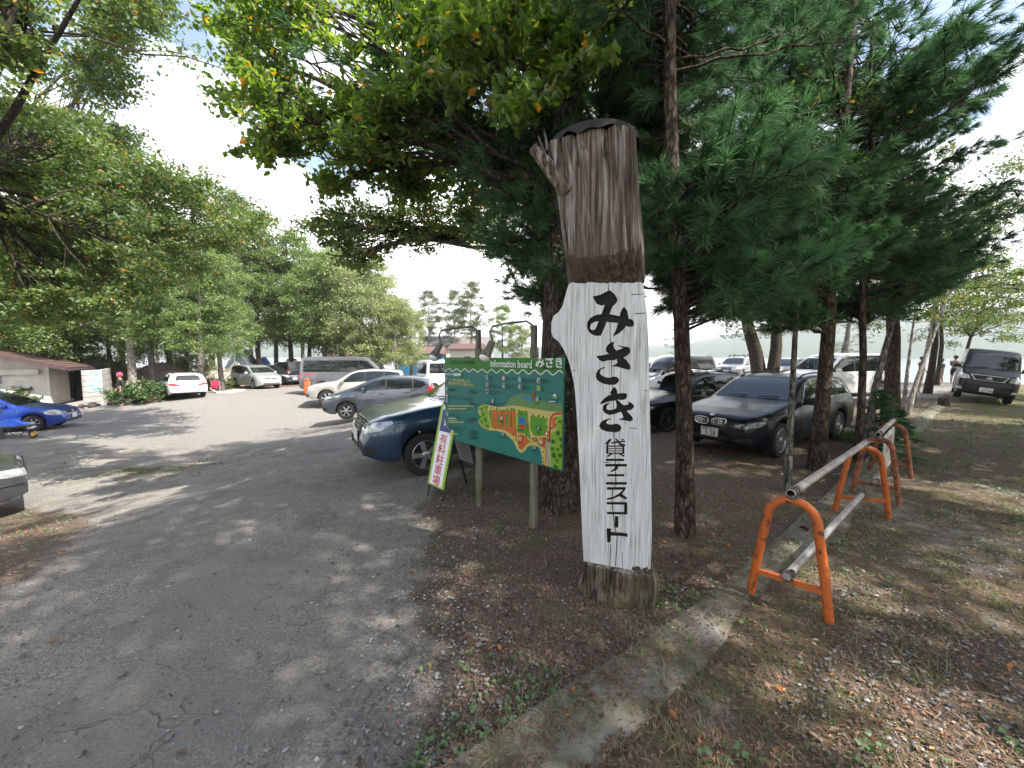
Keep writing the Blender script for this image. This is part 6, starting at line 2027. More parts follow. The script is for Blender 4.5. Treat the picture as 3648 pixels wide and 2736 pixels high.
    sapling('young_tree', 'sunlit straight sapling rising beside the kerb', [(3212, 1492), (3222, 1420), (3232, 1330), (3242, 1250)], 0, 15, BARK_PALE, 8, seed=4)
    sapling('young_tree', 'sunlit sapling leaning right with a forked bough', [(3236, 1478), (3252, 1400), (3275, 1330), (3318, 1215)], 0, 17, BARK_PALE, 10, seed=5)
    sapling('young_tree', 'slim sapling between leaning sapling and dark lakeside trunk', [(3264, 1452), (3270, 1390), (3290, 1300), (3310, 1200)], 0, 14, BARK_PALE, 8, seed=6)
    # ---- forked old tree among the cars, and lakeside trees
    rng2 = random.Random(31)
    def big(label, bpx, tpx, dia, ztop, n, spread, seed, lm=LEAF_FAR, bm_=BARK_DARK, zlo=.35, name='broadleaf_tree', leaf=.12, group='trees round the car park', count=170, more=()):
        P, R_ = trunk_line(bpx, tpx, dia, ztop=ztop, bend=.06)
        rr = random.Random(seed)
        c = P[-1]
        S = []
        for _ in range(n):
            z = P[0][2] + (ztop - P[0][2]) * rr.uniform(zlo, 1.12)
            f = math.sin(min(max((z - P[0][2]) / (ztop - P[0][2]), 0.1), 1) * math.pi * .8) + .25
            a = rr.uniform(0, 6.28); l = spread * f * rr.random() ** .5
            S.append((c[0] + l * math.cos(a), c[1] + l * math.sin(a), z, rr.uniform(.55, .95), count))
        S += [(*p, rr.uniform(.5, .85), count) for p in more]
        broadleaf(name, label, P, R_, S, lm, bm_, leaf, 10, group, seed=seed)
    big('old forked tree with leaning left stem among the parked cars', (2712, 1402), (2668, 1150), 52, 8.0, 46, 3.0, 41)
    big('old forked tree with straight right stem among the parked cars', (2738, 1404), (2772, 1150), 44, 8.5, 46, 3.0, 42)
    big('dark lakeside tree with stout trunk near the small stump', (3303, 1402), (3330, 1180), 22, 9.0, 60, 3.4, 43, zlo=.34, more=fill([(2900, 640), (3300, 560), (3480, 640), (3600, 760), (3560, 900), (3250, 1000), (2950, 950)], 46, (14, 19), rng2))
    big('slanting lakeside tree just left of the bathers and black van', (3336, 1372), (3354, 1180), 14, 9.5, 60, 3.6, 44, zlo=.36)
    big('leafy lakeside tree leaning over the black van roof', (3405, 1372), (3500, 1100), 13, 5.6, 44, 2.4, 45, zlo=.45, leaf=.11, lm=LEAF_LEFT, more=fill([(3320, 840), (3480, 800), (3600, 900), (3700, 1000), (3660, 1090), (3560, 1130), (3450, 1190), (3330, 1150)], 46, (15.5, 20), rng2))
    big('grey trunked tree behind the white tall minivan', (3000, 1330), (3020, 1180), 30, 9.0, 50, 3.0, 46)
    big('tree behind the white off road car and pine', (2420, 1318), (2410, 1150), 30, 9.0, 50, 3.0, 47, bm_=BARK_PALE)
    # ---- big trees on the left; boughs hang over the road's left side
    bl = np.array([-8.6, 5.4, gz(-8.6, 5.4)])
    TL_ = [bl - [0, 0, .2], bl + [.1, 0, 1.4], bl + [.3, .1, 3], bl + [.7, .3, 5], bl + [1.0, .5, 7], bl + [1.0, .5, 9.5]]
    reg = fill([(-60, 330), (120, 330), (260, 430), (400, 600), (470, 760), (560, 900), (540, 1010), (440, 1090), (300, 1120), (150, 1150), (-60, 1190)], 270, (6.8, 10.5), rd)
    reg += fill([(-60, -60), (150, -60), (175, 100), (110, 260), (-60, 330)], 26, (5.6, 8), rd)
    S = [(*p, rd.uniform(.35, .55), 170) for p in reg]
    S += [(rd.uniform(-11, -4), rd.uniform(3, 8), rd.uniform(6.5, 9.5), .8, 170) for _ in range(20)]
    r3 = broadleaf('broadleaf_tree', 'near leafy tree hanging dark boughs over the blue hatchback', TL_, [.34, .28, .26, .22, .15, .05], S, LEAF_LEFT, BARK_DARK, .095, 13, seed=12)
    mb = MB()
    for P, r0 in (([(-60, 560, 6.4), (60, 380, 6.3), (130, 250, 6.3), (215, 110, 6.2), (290, -20, 6.1), (330, -120, 6.0)], .055), ([(-80, 330, 6), (10, 120, 6.0), (70, -40, 6)], .14), ([(-80, 745, 7), (60, 765, 7.2), (160, 775, 7.4), (250, 790, 7.6), (330, 830, 7.8), (470, 880, 8.2), (620, 1000, 8.6)], .06), ([(90, 770, 7.2), (160, 715, 7.3), (240, 720, 7.4), (280, 770, 7.5)], .022)):
        q = [atY(*p) - np.array(TL_[0]) for p in P]
        mb.tube(q, np.linspace(r0, r0 * .3, len(q)), 10)
    mb.build('limb', BARK_DARK, r3, 60)
    bl = np.array([-21.5, 15.5, gz(-21.5, 15.5)])
    TL2 = [bl - [0, 0, .2], bl + [.1, 0, 2], bl + [.2, .1, 4], bl + [.5, .3, 7], bl + [.6, .5, 10], bl + [.6, .5, 12]]
    reg = fill([(230, 420), (330, 380), (430, 470), (560, 570), (740, 620), (850, 720), (930, 780), (850, 880), (720, 960), (600, 1000), (420, 930), (300, 700)], 190, (11, 15.5), rd)
    reg += fill([(270, 180), (470, 110), (480, 250), (420, 350), (300, 390)], 24, (11.5, 14), rd)
    reg += fill([(300, -60), (620, -60), (560, 60), (470, 140), (330, 120)], 26, (10.5, 13), rd)
    S = [(*p, rd.uniform(.5, .8), 215) for p in reg]
    broadleaf('broadleaf_tree', 'taller sunlit tree spreading layered boughs above the toilet block', TL2, [.32, .27, .24, .2, .12, .05], S, LEAF_LEFT, BARK_GREY, .115, 13, seed=13)
make_near_trees()

# ------------------------------------------------------------------ the wood round the car park
def make_wood():
    GW = 'trees beyond the car park'
    protos = []
    for i, (H, spread, zlo, n, lm, bm_, kind) in enumerate(((11, 3.2, .25, 88, LEAF_MID, BARK_GREY, 'oak'), (12, 2.8, .27, 84, LEAF_MID, BARK_DARK, 'elm'), (8, 2.7, .17, 72, LEAF_PALE, BARK_GREY, 'maple'), (13, 2.5, .36, 70, LEAF_FAR, BARK_PALE, 'tall'))):
        rr = random.Random(60 + i)
        T = [np.array([0, 0, -.3])] + [np.array([.12 * rr.uniform(-1, 1), .12 * rr.uniform(-1, 1), H * t]) for t in (.12, .28, .45, .62, .8, .97)]
        S = []
        for k in range(n):
            t = zlo + (1.04 - zlo) * rr.random()
            f = math.sin(min((t - zlo) / (1.06 - zlo), 1) * math.pi * .86 + .30)
            a = rr.uniform(0, 6.28); l = spread * (.25 + .75 * max(f, 0)) * rr.random() ** .45
            S.append((l * math.cos(a), l * math.sin(a), H * t, rr.uniform(.7, 1.3), 285))
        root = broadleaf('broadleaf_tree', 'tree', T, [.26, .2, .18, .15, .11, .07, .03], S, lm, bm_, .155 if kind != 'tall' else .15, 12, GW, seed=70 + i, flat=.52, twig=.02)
        protos.append(root)
    used = set()
    # px at eye level, depth, height factor, kind, turn, what sets it apart
    rows = [
        (40, 25, 1.0, 1, 0.3, 'tree at the far left edge rising behind the toilet block roof'),
        (150, 23, .95, 0, 1.1, 'tree directly behind the ridge of the toilet block'),
        (280, 24, .95, 1, 2.2, 'tree behind the lower right roof of the toilet block'),
        (395, 26, .8, 2, .7, 'low pale green tree at the right end of the toilet block'),
        (470, 24, 1.0, 3, 1.9, 'grey lichened tree beside the person in a pink helmet'),
        (545, 25, .85, 0, 2.9, 'tree between the two domed tents'),
        (610, 31, 1.05, 1, 4.1, 'tall tree behind the red trimmed tent'),
        (668, 29, .72, 2, 5.0, 'yellowish tree next to the dark stone chimney'),
        (720, 24.5, .78, 0, .2, 'low branched green tree just beyond the white estate car'),
        (790, 27, .74, 0, 1.4, 'spreading green tree above the red folding chair'),
        (860, 36, 1.2, 3, 2.5, 'pale trunked tree left of the silver minivan roof'),
        (925, 37, 1.1, 1, 3.6, 'tall tree behind the silver minivan'),
        (985, 41, 1.1, 0, 4.6, 'tall tree behind the dark purple minivan'),
        (1040, 38, 1.1, 1, 5.6, 'tree left of the grey box van tail'),
        (1105, 43, 1.08, 1, .9, 'dense tree above the rear of the grey box van'),
        (1160, 37, 1.0, 0, 2.0, 'rounded tree above the middle of the grey box van'),
        (1225, 41, 1.5, 2, 3.1, 'bright yellow green tree above the grey box van front'),
        (1290, 36, 1.25, 2, 4.2, 'light green tree right of the grey box van'),
        (1355, 42, 1.25, 2, 5.3, 'pale tree left of the blue shed'),
        (1410, 36, .85, 2, .4, 'short pale tree in front of the blue shed'),
        (1465, 40, .8, 2, 1.5, 'short tree between blue shed and left board lamp'),
        (1530, 62, .9, 3, 2.6, 'bare looking distant tree behind the left board lamp'),
        (1620, 66, .95, 3, 3.7, 'distant pale tree between the two board lamps'),
        (1680, 58, .95, 3, 4.8, 'distant straight tree left of the right board lamp'),
        (1790, 62, .8, 1, 5.9, 'distant tree right of the right board lamp'),
        (1860, 55, .75, 2, .6, 'distant pale tree beside the vine covered trunk'),
        (760, 45, 1.3, 1, 1.7, 'far tall tree above the folding chair'),
        (560, 40, 1.1, 3, 2.8, 'far tall tree above the tents'),
        (1080, 52, 1.15, 0, 3.9, 'far tree rising behind the grey box van tail'),
        (1200, 54, 1.1, 1, 5.0, 'far tree rising behind the grey box van middle'),
        (900, 50, 1.25, 0, 6.1, 'far tree rising behind the two minivans'),
        (440, 36, 1.1, 1, .5, 'far tree behind the pink helmet'),
        (220, 34, 1.1, 0, 1.0, 'far tall tree behind the toilet block centre'),
        (60, 36, 1.1, 3, 2.1, 'far tall tree behind the toilet block left end'),
    ]
    for px, Y, k, kind, turn, lab in rows:
        x = (px - CX) / FPX * Y * 1.002
        z = gz(x, Y)
        o = protos[kind] if kind not in used else copy_tree(protos[kind])
        used.add(kind)
        o.location = (x, Y, z); o.rotation_euler = (0, 0, turn); o.scale = (k * .98, k * .98, k)
        o['label'] = lab; o['group'] = GW
    # outside the frame: they shade the foreground as in the photograph
    for i, (x, y, k, kind, turn, lab) in enumerate((
            (11.0, 4.7, .92, 1, 1.2, 'tree beside the grass strip just outside the right edge'), (14.2, 5.6, 1.0, 0, 3.4, 'tree right of the grass strip beyond the frame'), (20.5, 10.5, .95, 1, 4.4, 'tree on the lake bank right of the frame'), (27, 13.5, .9, 0, 5.9, 'far bank tree right of the frame'))):
        o = copy_tree(protos[kind])
        o.location = (x, y, gz(x, y)); o.rotation_euler = (0, 0, turn); o.scale = (k, k, k)
        o['label'] = lab; o['group'] = 'shade trees outside the view'
    rr = random.Random(77)
    for (x, y), (xa, xb, ya, yb), n, lab in (((7.2, -4.6), (4.6, 9.4, -6.5, 1.3), 70, 'tall shade tree behind the camera on the right'), ((3.2, -6.2), (1.6, 6.0, -7.5, 1.0), 58, 'tall shade tree behind the camera'), ((11.6, -.2), (9.4, 13.4, -2.0, 2.8), 34, 'sparse shade tree right of the camera')):
        z = gz(x, y)
        T = [np.array([x, y, z - .2])] + [np.array([x, y + .1 * k, z + k]) for k in (2, 4, 6, 8, 10, 12)]
        S = [(rr.uniform(xa, xb), rr.uniform(ya, yb), rr.uniform(8.6, 13), rr.uniform(.85, 1.2), 250) for _ in range(n)]
        broadleaf('broadleaf_tree', lab, T, [.34, .28, .25, .22, .17, .12, .06], S, LEAF_MID, BARK_DARK, .165, 10, 'shade trees outside the view', seed=88)
make_wood()

def make_unseen_leaf_wall():
    # added, unseen leaf wall: closes the sky behind the camera and reflects in windscreens
    rr = random.Random(5); S = []
    for _ in range(420):
        a = R(rr.uniform(72, 292)); d = rr.uniform(15, 24)
        S.append((d * math.sin(a), d * math.cos(a), rr.uniform(.6, 11), rr.uniform(1.3, 2.2), 42))
    S = [q for q in S if q[1] < 7]
    tag(link_mesh('wood', sprays_mesh('wood', S, LEAF_MID, .5, rng=np.random.default_rng(3), flat=.6)), 'unseen wall of leaves added behind the camera for reflections', kind='stuff')
make_unseen_leaf_wall()
# ================================================================== toilet block and its surroundings
def make_block():
    N0 = atG(184, 1452)[:2]; A = atG(405, 1413)[:2] - N0; BL = float(np.hypot(*A)); A = A / BL
    print('block', N0, A, BL)
    z0 = gz(N0[0], N0[1]) - .05
    root = thing('toilet_block', 'low white walled toilet block with brown metal roof behind the blue hatchback', 'building', (N0[0], N0[1], z0), math.atan2(A[1], A[0]))
    # local: x along the front wall, y into the building
    wall = mat('render_wall', (.66, .645, .61), .9, var=.22, vscale=1.6, bump=.25, bscale=60, dark=(.52, .50, .46))
    dark = mat('door_dark', (.012, .013, .013), .7)
    base = mat('plinth', (.10, .10, .10), .9, var=.3)
    roofm = mat('brown_roof', (.13, .085, .072), .5, var=.4, vscale=2.2, dark=(.085, .055, .05))
    fas = mat('fascia', (.07, .042, .045), .5)
    wl, wd, wh = 6.6, 5.2, 2.45
    m = MB()
    # walls with a real doorway and window opening
    def wallx(x0, x1, y, zt, holes):
        xs = sorted({x0, x1} | {h[0] for h in holes} | {h[1] for h in holes})
        for a, b in zip(xs[:-1], xs[1:]):
            zs = [(0, zt)]
            for h in holes:
                if h[0] <= a and b <= h[1]: zs = [(0, h[2]), (h[3], zt)]
            for c, d in zs:
                if d - c > .01: m.box(((a + b) / 2, y + .08, (c + d) / 2), (b - a, .16, d - c))
    wallx(0, wl, 0, wh, [(1.95, 2.85, 0, 2.02), (5.2, 5.8, 1.95, 2.15)])
    m.box((.08, wd * .5, .86), (.16, wd - .33, 1.71)); m.box((wl - .08, wd / 2, wh / 2), (.16, wd - .33, wh)); m.box((wl / 2, wd - .08, wh / 2), (wl, .16, wh))
    m.prism([(.17, 1.72), (5.0, 1.72), (5.0, 2.55), (3.3, 3.28), (.17, 2.46)], 0, .15, 0, Matrix(((0, 0, 1, 0), (1, 0, 0, 0), (0, 1, 0, 0), (0, 0, 0, 1))))
    m.build('wall', wall, root)
    p = MB(); p.box((wl / 2, -.012, .10), (wl + .05, .03, .2)); p.build('plinth', base, root)
    d = MB(); d.box((2.4, .35, 1.0), (.88, .04, 2.0)); d.build('doorway', dark, root)
    w = MB(); w.box((-.005, 2.35, 1.62), (.06, 1.2, .42)); fr = w.build('window', mat('window_frame', (.25, .24, .22), .6), root)
    w = MB(); w.box((-.03, 2.35, 1.62), (.03, 1.06, .32)); w.build('pane', GLASS, fr)
    w = MB(); w.box((5.5, .1, 2.05), (.58, .1, .18)); w.build('vent', dark, root)
    # two ribbed roof planes
    r = MB()
    def slope(x0, x1, ye, ze, yr, zr):
        n = 11
        for k in range(n):
            t0, t1 = k / n, (k + 1) / n
            ya, yb = ye + (yr - ye) * t0, ye + (yr - ye) * t1
            za, zb = ze + (zr - ze) * t0, ze + (zr - ze) * t1
            r.add([(x0, ya, za + .05), (x1, ya, za + .05), (x1, yb, zb + .012), (x0, yb, zb + .012), (x0, ya, za - .02), (x1, ya, za - .02)], [(0, 1, 2, 3), (4, 5, 1, 0)])
        r.add([(x0, ye, ze - .03), (x1, ye, ze - .03), (x1, yr, zr - .04), (x0, yr, zr - .04)], [(3, 2, 1, 0)])
    slope(-1.0, 3.0, -1.1, 2.2, 3.3, 3.42); slope(3.0, 7.6, -1.1, 2.2, 2.3, 3.14)
    slope(-1.0, 7.6, wd + .9, 2.2, 3.3, 3.40)
    r.build('roof', roofm, root)
    f = MB(); f.box((3.3, -1.13, 2.19), (8.64, .05, .16)); f.tube([(-1.0, -1.19, 2.12), (7.6, -1.19, 2.12)], .06, 8)
    L_ = math.hypot(4.4, 1.22)
    f.box((0, 0, 0), (.06, L_, .2), 0, Matrix.Translation((-1.03, 1.1, 2.80)) @ Matrix.Rotation(math.atan2(1.22, 4.4), 4, 'X'))
    f.build('fascia', fas, root)
    # annex with its own small roof at the near end
    a = MB(); a.box((-1.3, 4.3, .95), (2.6, 2.6, 1.9)); an = a.build('annex', wall, root)
    a = MB()
    for k in range(6):
        y0, y1 = 2.5 + k * .45, 2.5 + (k + 1) * .45
        a.add([(-2.9, y0, 1.92 + k * .11 + .04), (.0, y0, 1.92 + k * .11 + .04), (.0, y1, 2.03 + k * .11), (-2.9, y1, 2.03 + k * .11), (-2.9, y0, 1.9 + k * .11), (0, y0, 1.9 + k * .11)], [(0, 1, 2, 3), (4, 5, 1, 0)])
    a.build('annex_roof', roofm, an)
    w = MB(); w.bbox((-.10, 1.6, 2.02), (.18, 2.6, .30), .05); w.build('canopy', wall, root)

    # block screen walls before the door
    blk = mat('concrete_block', (.44, .43, .41), .9, var=.18, vscale=5, bump=.3, bscale=50, dark=(.33, .32, .30))
    def screen(label, pa, pb, h, courses):
        a = atG(*pa); b = atG(*pb); zz = min(a[2], b[2])
        e = b[:2] - a[:2]; L = float(np.hypot(*e))
        rt = thing('block_wall', label, 'wall', (a[0], a[1], zz), math.atan2(e[1], e[0]), 'concrete block screens')
        m = MB()
        n = max(2, round(L / .8))
        for c in range(courses):
            for k in range(n):
                m.bbox(((k + .5) * L / n, 0, (c + .5) * h / courses), (L / n - .012, .15, h / courses - .02), .012)
        m.build('blocks', blk, rt)
        return rt, L, h
    rt, L, h = screen('nearer concrete block screen wall holding a pale blue poster', (304, 1456), (366, 1441), 1.95, 7)
    # the poster: a pale blue map
    pm = [mat('poster_pale', (.36, .48, .54), .5), mat('poster_blue', (.20, .45, .62), .5), mat('poster_deep', (.10, .32, .50), .5), mat('poster_white', (.72, .74, .74), .5)]
    q = MB()
    z0_, z1_, x0, x1 = .82, 1.9, .12, L - .05
    q.box(((x0 + x1) / 2, -.085, (z0_ + z1_) / 2), (x1 - x0, .01, z1_ - z0_))
    rr = random.Random(9)
    W_ = x1 - x0
    for k, (cx, cz, w_, h_, c) in enumerate(((.5, .12, .9, .14, 1), (.3, .28, .5, .07, 2), (.6, .22, .6, .05, 3), (.5, .40, .35, .16, 3), (.22, .52, .3, .06, 1), (.75, .46, .34, .07, 1), (.5, .60, .12, .2, 1), (.5, .93, .7, .07, 1), (.62, .80, .3, .09, 2), (.85, .68, .16, .18, 3), (.18, .14, .14, .12, 3))):
        X, Z_ = x0 + W_ * cx, z0_ + (z1_ - z0_) * cz
        pts = [(X + W_ * w_ / 2 * math.cos(t) * rr.uniform(.75, 1), Z_ + (z1_ - z0_) * h_ / 2 * math.sin(t) * rr.uniform(.7, 1)) for t in np.linspace(0, 2 * math.pi, 14, endpoint=False)]
        y = -.0905 - .0004 * (k + 1)
        q.add([(X, y, Z_)] + [(a, y, b) for a, b in pts], [(0, i + 1, (i + 1) % 14 + 1) for i in range(14)], c)
    tag(q.build('poster', pm, None), 'pale blue map poster fixed on the concrete block screen', 'poster')
    po = bpy.data.objects['poster']; po.location = rt.location; po.rotation_euler = rt.rotation_euler
    screen('further concrete block screen wall behind the poster wall', (362, 1440), (397, 1425), 1.95, 6)
    # apron of concrete
    pts = [atG(*p) for p in ((215, 1449), (292, 1432), (360, 1443), (345, 1462), (318, 1480), (228, 1484), (200, 1470))]
    m = MB(); m.prism([(p[0], p[1]) for p in pts], 0, .06)
    o = m.build('concrete_path', mat('apron', (.33, .30, .27), .9, var=.25, vscale=2, bump=.3), None)
    o.location.z = float(np.mean([p[2] for p in pts])) - .0
    tag(o, 'pale concrete apron before the toilet block door', kind='structure')
    for i, (px, py, s) in enumerate(((326, 1451, .30), (343, 1447, .18), (400, 1440, .22))):
        p = atG(px, py)
        bm = bmesh.new(); bmesh.ops.create_icosphere(bm, subdivisions=3, radius=s)
        for v in bm.verts:
            k = .75 + .5 * float(fbm(v.co.x * 4 / s * .3 + i * 7, v.co.y * 4 / s * .3 + v.co.z / s, 50 + i, 3)); v.co *= k; v.co.z *= .62
        me = bpy.data.meshes.new('rock'); bm.to_mesh(me); bm.free()
        me.materials.append(mat('rock', (.055, .05, .045), .95, var=.4, vscale=8, bump=.5))
        o = link_mesh('rock', me); o.location = (p[0], p[1], p[2] + s * .25)
        tag(o, ('dark boulder at the foot of the poster wall', 'smaller dark stone right of the boulder', 'dark stone at the mossy bank beside the block wall')[i], 'rock', 'stones by the block wall')
make_block()

# ------------------------------------------------------------------ shrubs
def shrub(name, label, px, py, rx, rz, n, lm=SHRUB, leaf=.11, bloom=None, group=None, seed=1, asp=.62):
    p = atG(px, py)
    rng = np.random.default_rng(seed); rr = random.Random(seed)
    root = thing(name, label, 'shrub', tuple(p), 0, group)
    S = []
    for _ in range(n):
        a = rr.uniform(0, 6.28); q = rr.random() ** .5
        zz = rz * (.12 + .8 * rr.random() * (1 - .45 * q * q))
        S.append((rx * q * math.cos(a), rx * .8 * q * math.sin(a), zz, rr.uniform(.22, .36), 62))
    link_mesh('foliage', sprays_mesh('foliage', S, lm, leaf, asp, rng, .6), root)
    mb = MB()
    for s in S[::3]:
        mb.tube([(s[0] * .15, s[1] * .15, -.05), (s[0] * .6, s[1] * .6, s[2] * .6), s[:3]], [.014, .009, .004], 5)
    mb.build('stems', BARK_DARK, root)
    if bloom:
        bm_ = mat('hydrangea_bloom', (.30, .19, .17), .8, var=.4, vscale=14, dark=(.24, .24, .13))
        for k in range(bloom):
            a = rr.uniform(0, 6.28); e = rr.uniform(.15, 1.1)
            c = np.array([rx * .98 * math.cos(a) * math.cos(e), -abs(rx * .8 * math.sin(a) * math.cos(e)), rz * (.35 + .6 * math.sin(e))])
            P = c + unit(rng.normal(size=(40, 3))) * np.array([.085, .085, .06])
            V, F, T = leaves_at(P, unit(P - c), np.full(40, .05), .9, rng)
            link_mesh('bloom', mesh_np('bloom', V, F, bm_), root)
    return root
shrub('hydrangea_bush', 'hydrangea bush with faded pink blooms before the red trimmed tent', 500, 1432, 1.35, 1.25, 95, bloom=10, seed=3, group='hydrangea bushes')
shrub('hydrangea_bush', 'hydrangea bush rising behind the blue hatchback roof', 70, 1462, 1.5, 1.75, 100, bloom=11, seed=4, group='hydrangea bushes')
shrub('leafy_bush', 'bare twigged bush beside the annex roof', 18, 1440, 1.0, 2.5, 45, LEAF_FAR, .09, seed=6)
shrub('leafy_bush', 'low dark bush under the green tree near folding chair', 795, 1385, .9, .8, 40, LEAF_MID, .10, seed=8)
shrub('fern', 'small ferny plant at the foot of the pine by the barrier', 3020, 1570, .22, .22, 14, SHRUB, .06, seed=9, asp=.3)

def fir(px, py, h, r, label, seed):
    p = atG(px, py); rng = np.random.default_rng(seed); rr = random.Random(seed)
    root = thing('fir_sapling', label, 'sapling', tuple(p))
    mb = MB(); mb.tube([(0, 0, -.05), (.02, 0, h * .5), (0, .02, h)], [.018, .012, .004], 7)
    P, D = [], []
    for k in range(46):
        z = h * (.06 + .92 * k / 46); a = rr.uniform(0, 6.28); l = r * (1 - z / h) * rr.uniform(.7, 1.1) + .05
        e = np.array([l * math.cos(a), l * math.sin(a), z - .05 * l])
        mb.tube([(0, 0, z), e * [.5, .5, 1] + [0, 0, .03], e], [.006, .005, .003], 4)
        for u in np.linspace(.2, 1, 9):
            for s in (-1, 1):
                c = np.array([0, 0, z]) * (1 - u) + e * u
                d = unit(e - [0, 0, z]) ; sd = np.array([-d[1], d[0], 0]) * s
                P.append(c + sd * .05 * (1.3 - u)); D.append(unit(d + sd * .9))
    mb.build('trunk', BARK_DARK, root)
    V, F, T = tufts(np.array(P), np.array(D), rng, .07, 16, .006, .5)
    link_mesh('foliage', mesh_np('foliage', V, F, NEEDLE, tone=T), root)
fir(3128, 1618, 1.15, .62, 'bushy young fir beside the curved birch near the sign plate', 5)
fir(3195, 1560, .62, .40, 'little fir sapling behind the rusty barrier', 6)

# ------------------------------------------------------------------ tents and camp things
def cloth(name, col, **k): return mat(name, col, .75, var=.18, vscale=2.5, **k)
def dome_tent(label, px, py, L, W, H, mats, rz, group='tents in the wood', open_=False):
    p = atG(px, py)
    root = thing('dome_tent', label, 'tent', tuple(p), rz, group)
    V, F, Mi = [], [], []
    nu, nv = 26, 14
    for i in range(nu + 1):
        x = -L / 2 + L * i / nu
        h = H * max(1 - abs(2 * x / L) ** 2.6, .0) ** .7
        w = W / 2 * (.55 + .45 * (max(1 - abs(2 * x / L) ** 3, 0)))
        for j in range(nv + 1):
            a = math.pi * j / nv
            V.append((x, -w * math.cos(a), h * math.sin(a) ** .85))
    for i in range(nu):
        for j in range(nv):
            a = i * (nv + 1) + j
            F.append((a, a + nv + 1, a + nv + 2, a + 1)); Mi.append(0 if (j < 4 or j > nv - 5) else 1)
    me = mesh_np('canopy', V, F, mats[:2], Mi, smooth=True)
    link_mesh('canopy', me, root)
    for x in (-L * .3, 0, L * .3):
        h = H * max(1 - abs(2 * x / L) ** 2.6, .0) ** .7; w = W / 2 * (.55 + .45 * (max(1 - abs(2 * x / L) ** 3, 0)))
        m = MB(); m.tube([(x, -w * math.cos(a) * 1.01, h * math.sin(a) ** .85 + .012) for a in np.linspace(0, math.pi, 15)], .03, 6); m.build('tent_pole', mats[2], root)
    m = MB(); m.box((L * .08, -W * .485, H * .24), (.5, .04, H * .46)); m.build('door_flap', mat('tent_dark', (.03, .028, .027), .8), root)
RED = cloth('tent_red', (.30, .02, .03))
dome_tent('grey dome tent with dark red trim behind the white estate car', 575, 1405, 4.6, 3.2, 2.15, [cloth('tent_taupe', (.16, .125, .105)), cloth('tent_grey', (.22, .22, .22)), RED], R(-28))
dome_tent('green and tan tent at the corner of the toilet block', 420, 1412, 3.4, 2.6, 2.0, [cloth('tent_tan', (.33, .255, .15)), cloth('tent_green', (.015, .10, .085)), cloth('tent_seam', (.30, .24, .15))], R(-35))
dome_tent('beige tent left of the silver minivan', 762, 1378, 4.0, 2.6, 1.6, [cloth('tent_beige', (.34, .29, .22)), cloth('tent_sand', (.40, .36, .29)), cloth('tent_seam2', (.2, .17, .13))], R(-20))
def ridge_tent(label, px, py, w, l, h, m_, rz):
    p = atG(px, py); root = thing('ridge_tent', label, 'tent', tuple(p), rz, 'tents in the wood')
    m = MB(); m.add([(-w / 2, -l / 2, 0), (w / 2, -l / 2, 0), (0, -l / 2, h), (-w / 2, l / 2, 0), (w / 2, l / 2, 0), (0, l / 2, h)], [(0, 1, 2), (4, 3, 5), (0, 2, 5, 3), (2, 1, 4, 5)]); m.build('canopy', m_, root)
    q = MB(); q.tube([(0, -l / 2 - .03, 0), (0, -l / 2 - .03, h)], .02, 6); q.build('tent_pole', BLACKTRIM, root)
    q = MB(); q.tube([(0, -l / 2, h), (0, -l / 2 - 1.3, 0)], .008, 4); q.build('guy_rope', cloth('rope', (.5, .48, .42)), root)
ridge_tent('pale pyramid tent beside the red cone', 845, 1372, 2.6, 2.4, 1.9, cloth('tent_cream', (.48, .44, .36)), R(40))
ridge_tent('blue grey tarp tent above the silver minivan roof', 870, 1355, 3.4, 3.0, 2.9, cloth('tarp_blue', (.075, .095, .13)), R(15))
ridge_tent('bright orange tent behind the dark purple minivan', 1042, 1348, 2.2, 2.4, 2.0, cloth('tent_orange', (.42, .10, .02)), R(10))
ridge_tent('sky blue tarp tent between minivan roofs', 945, 1350, 2.6, 2.4, 2.2, cloth('tarp_sky', (.02, .16, .38)), R(25))

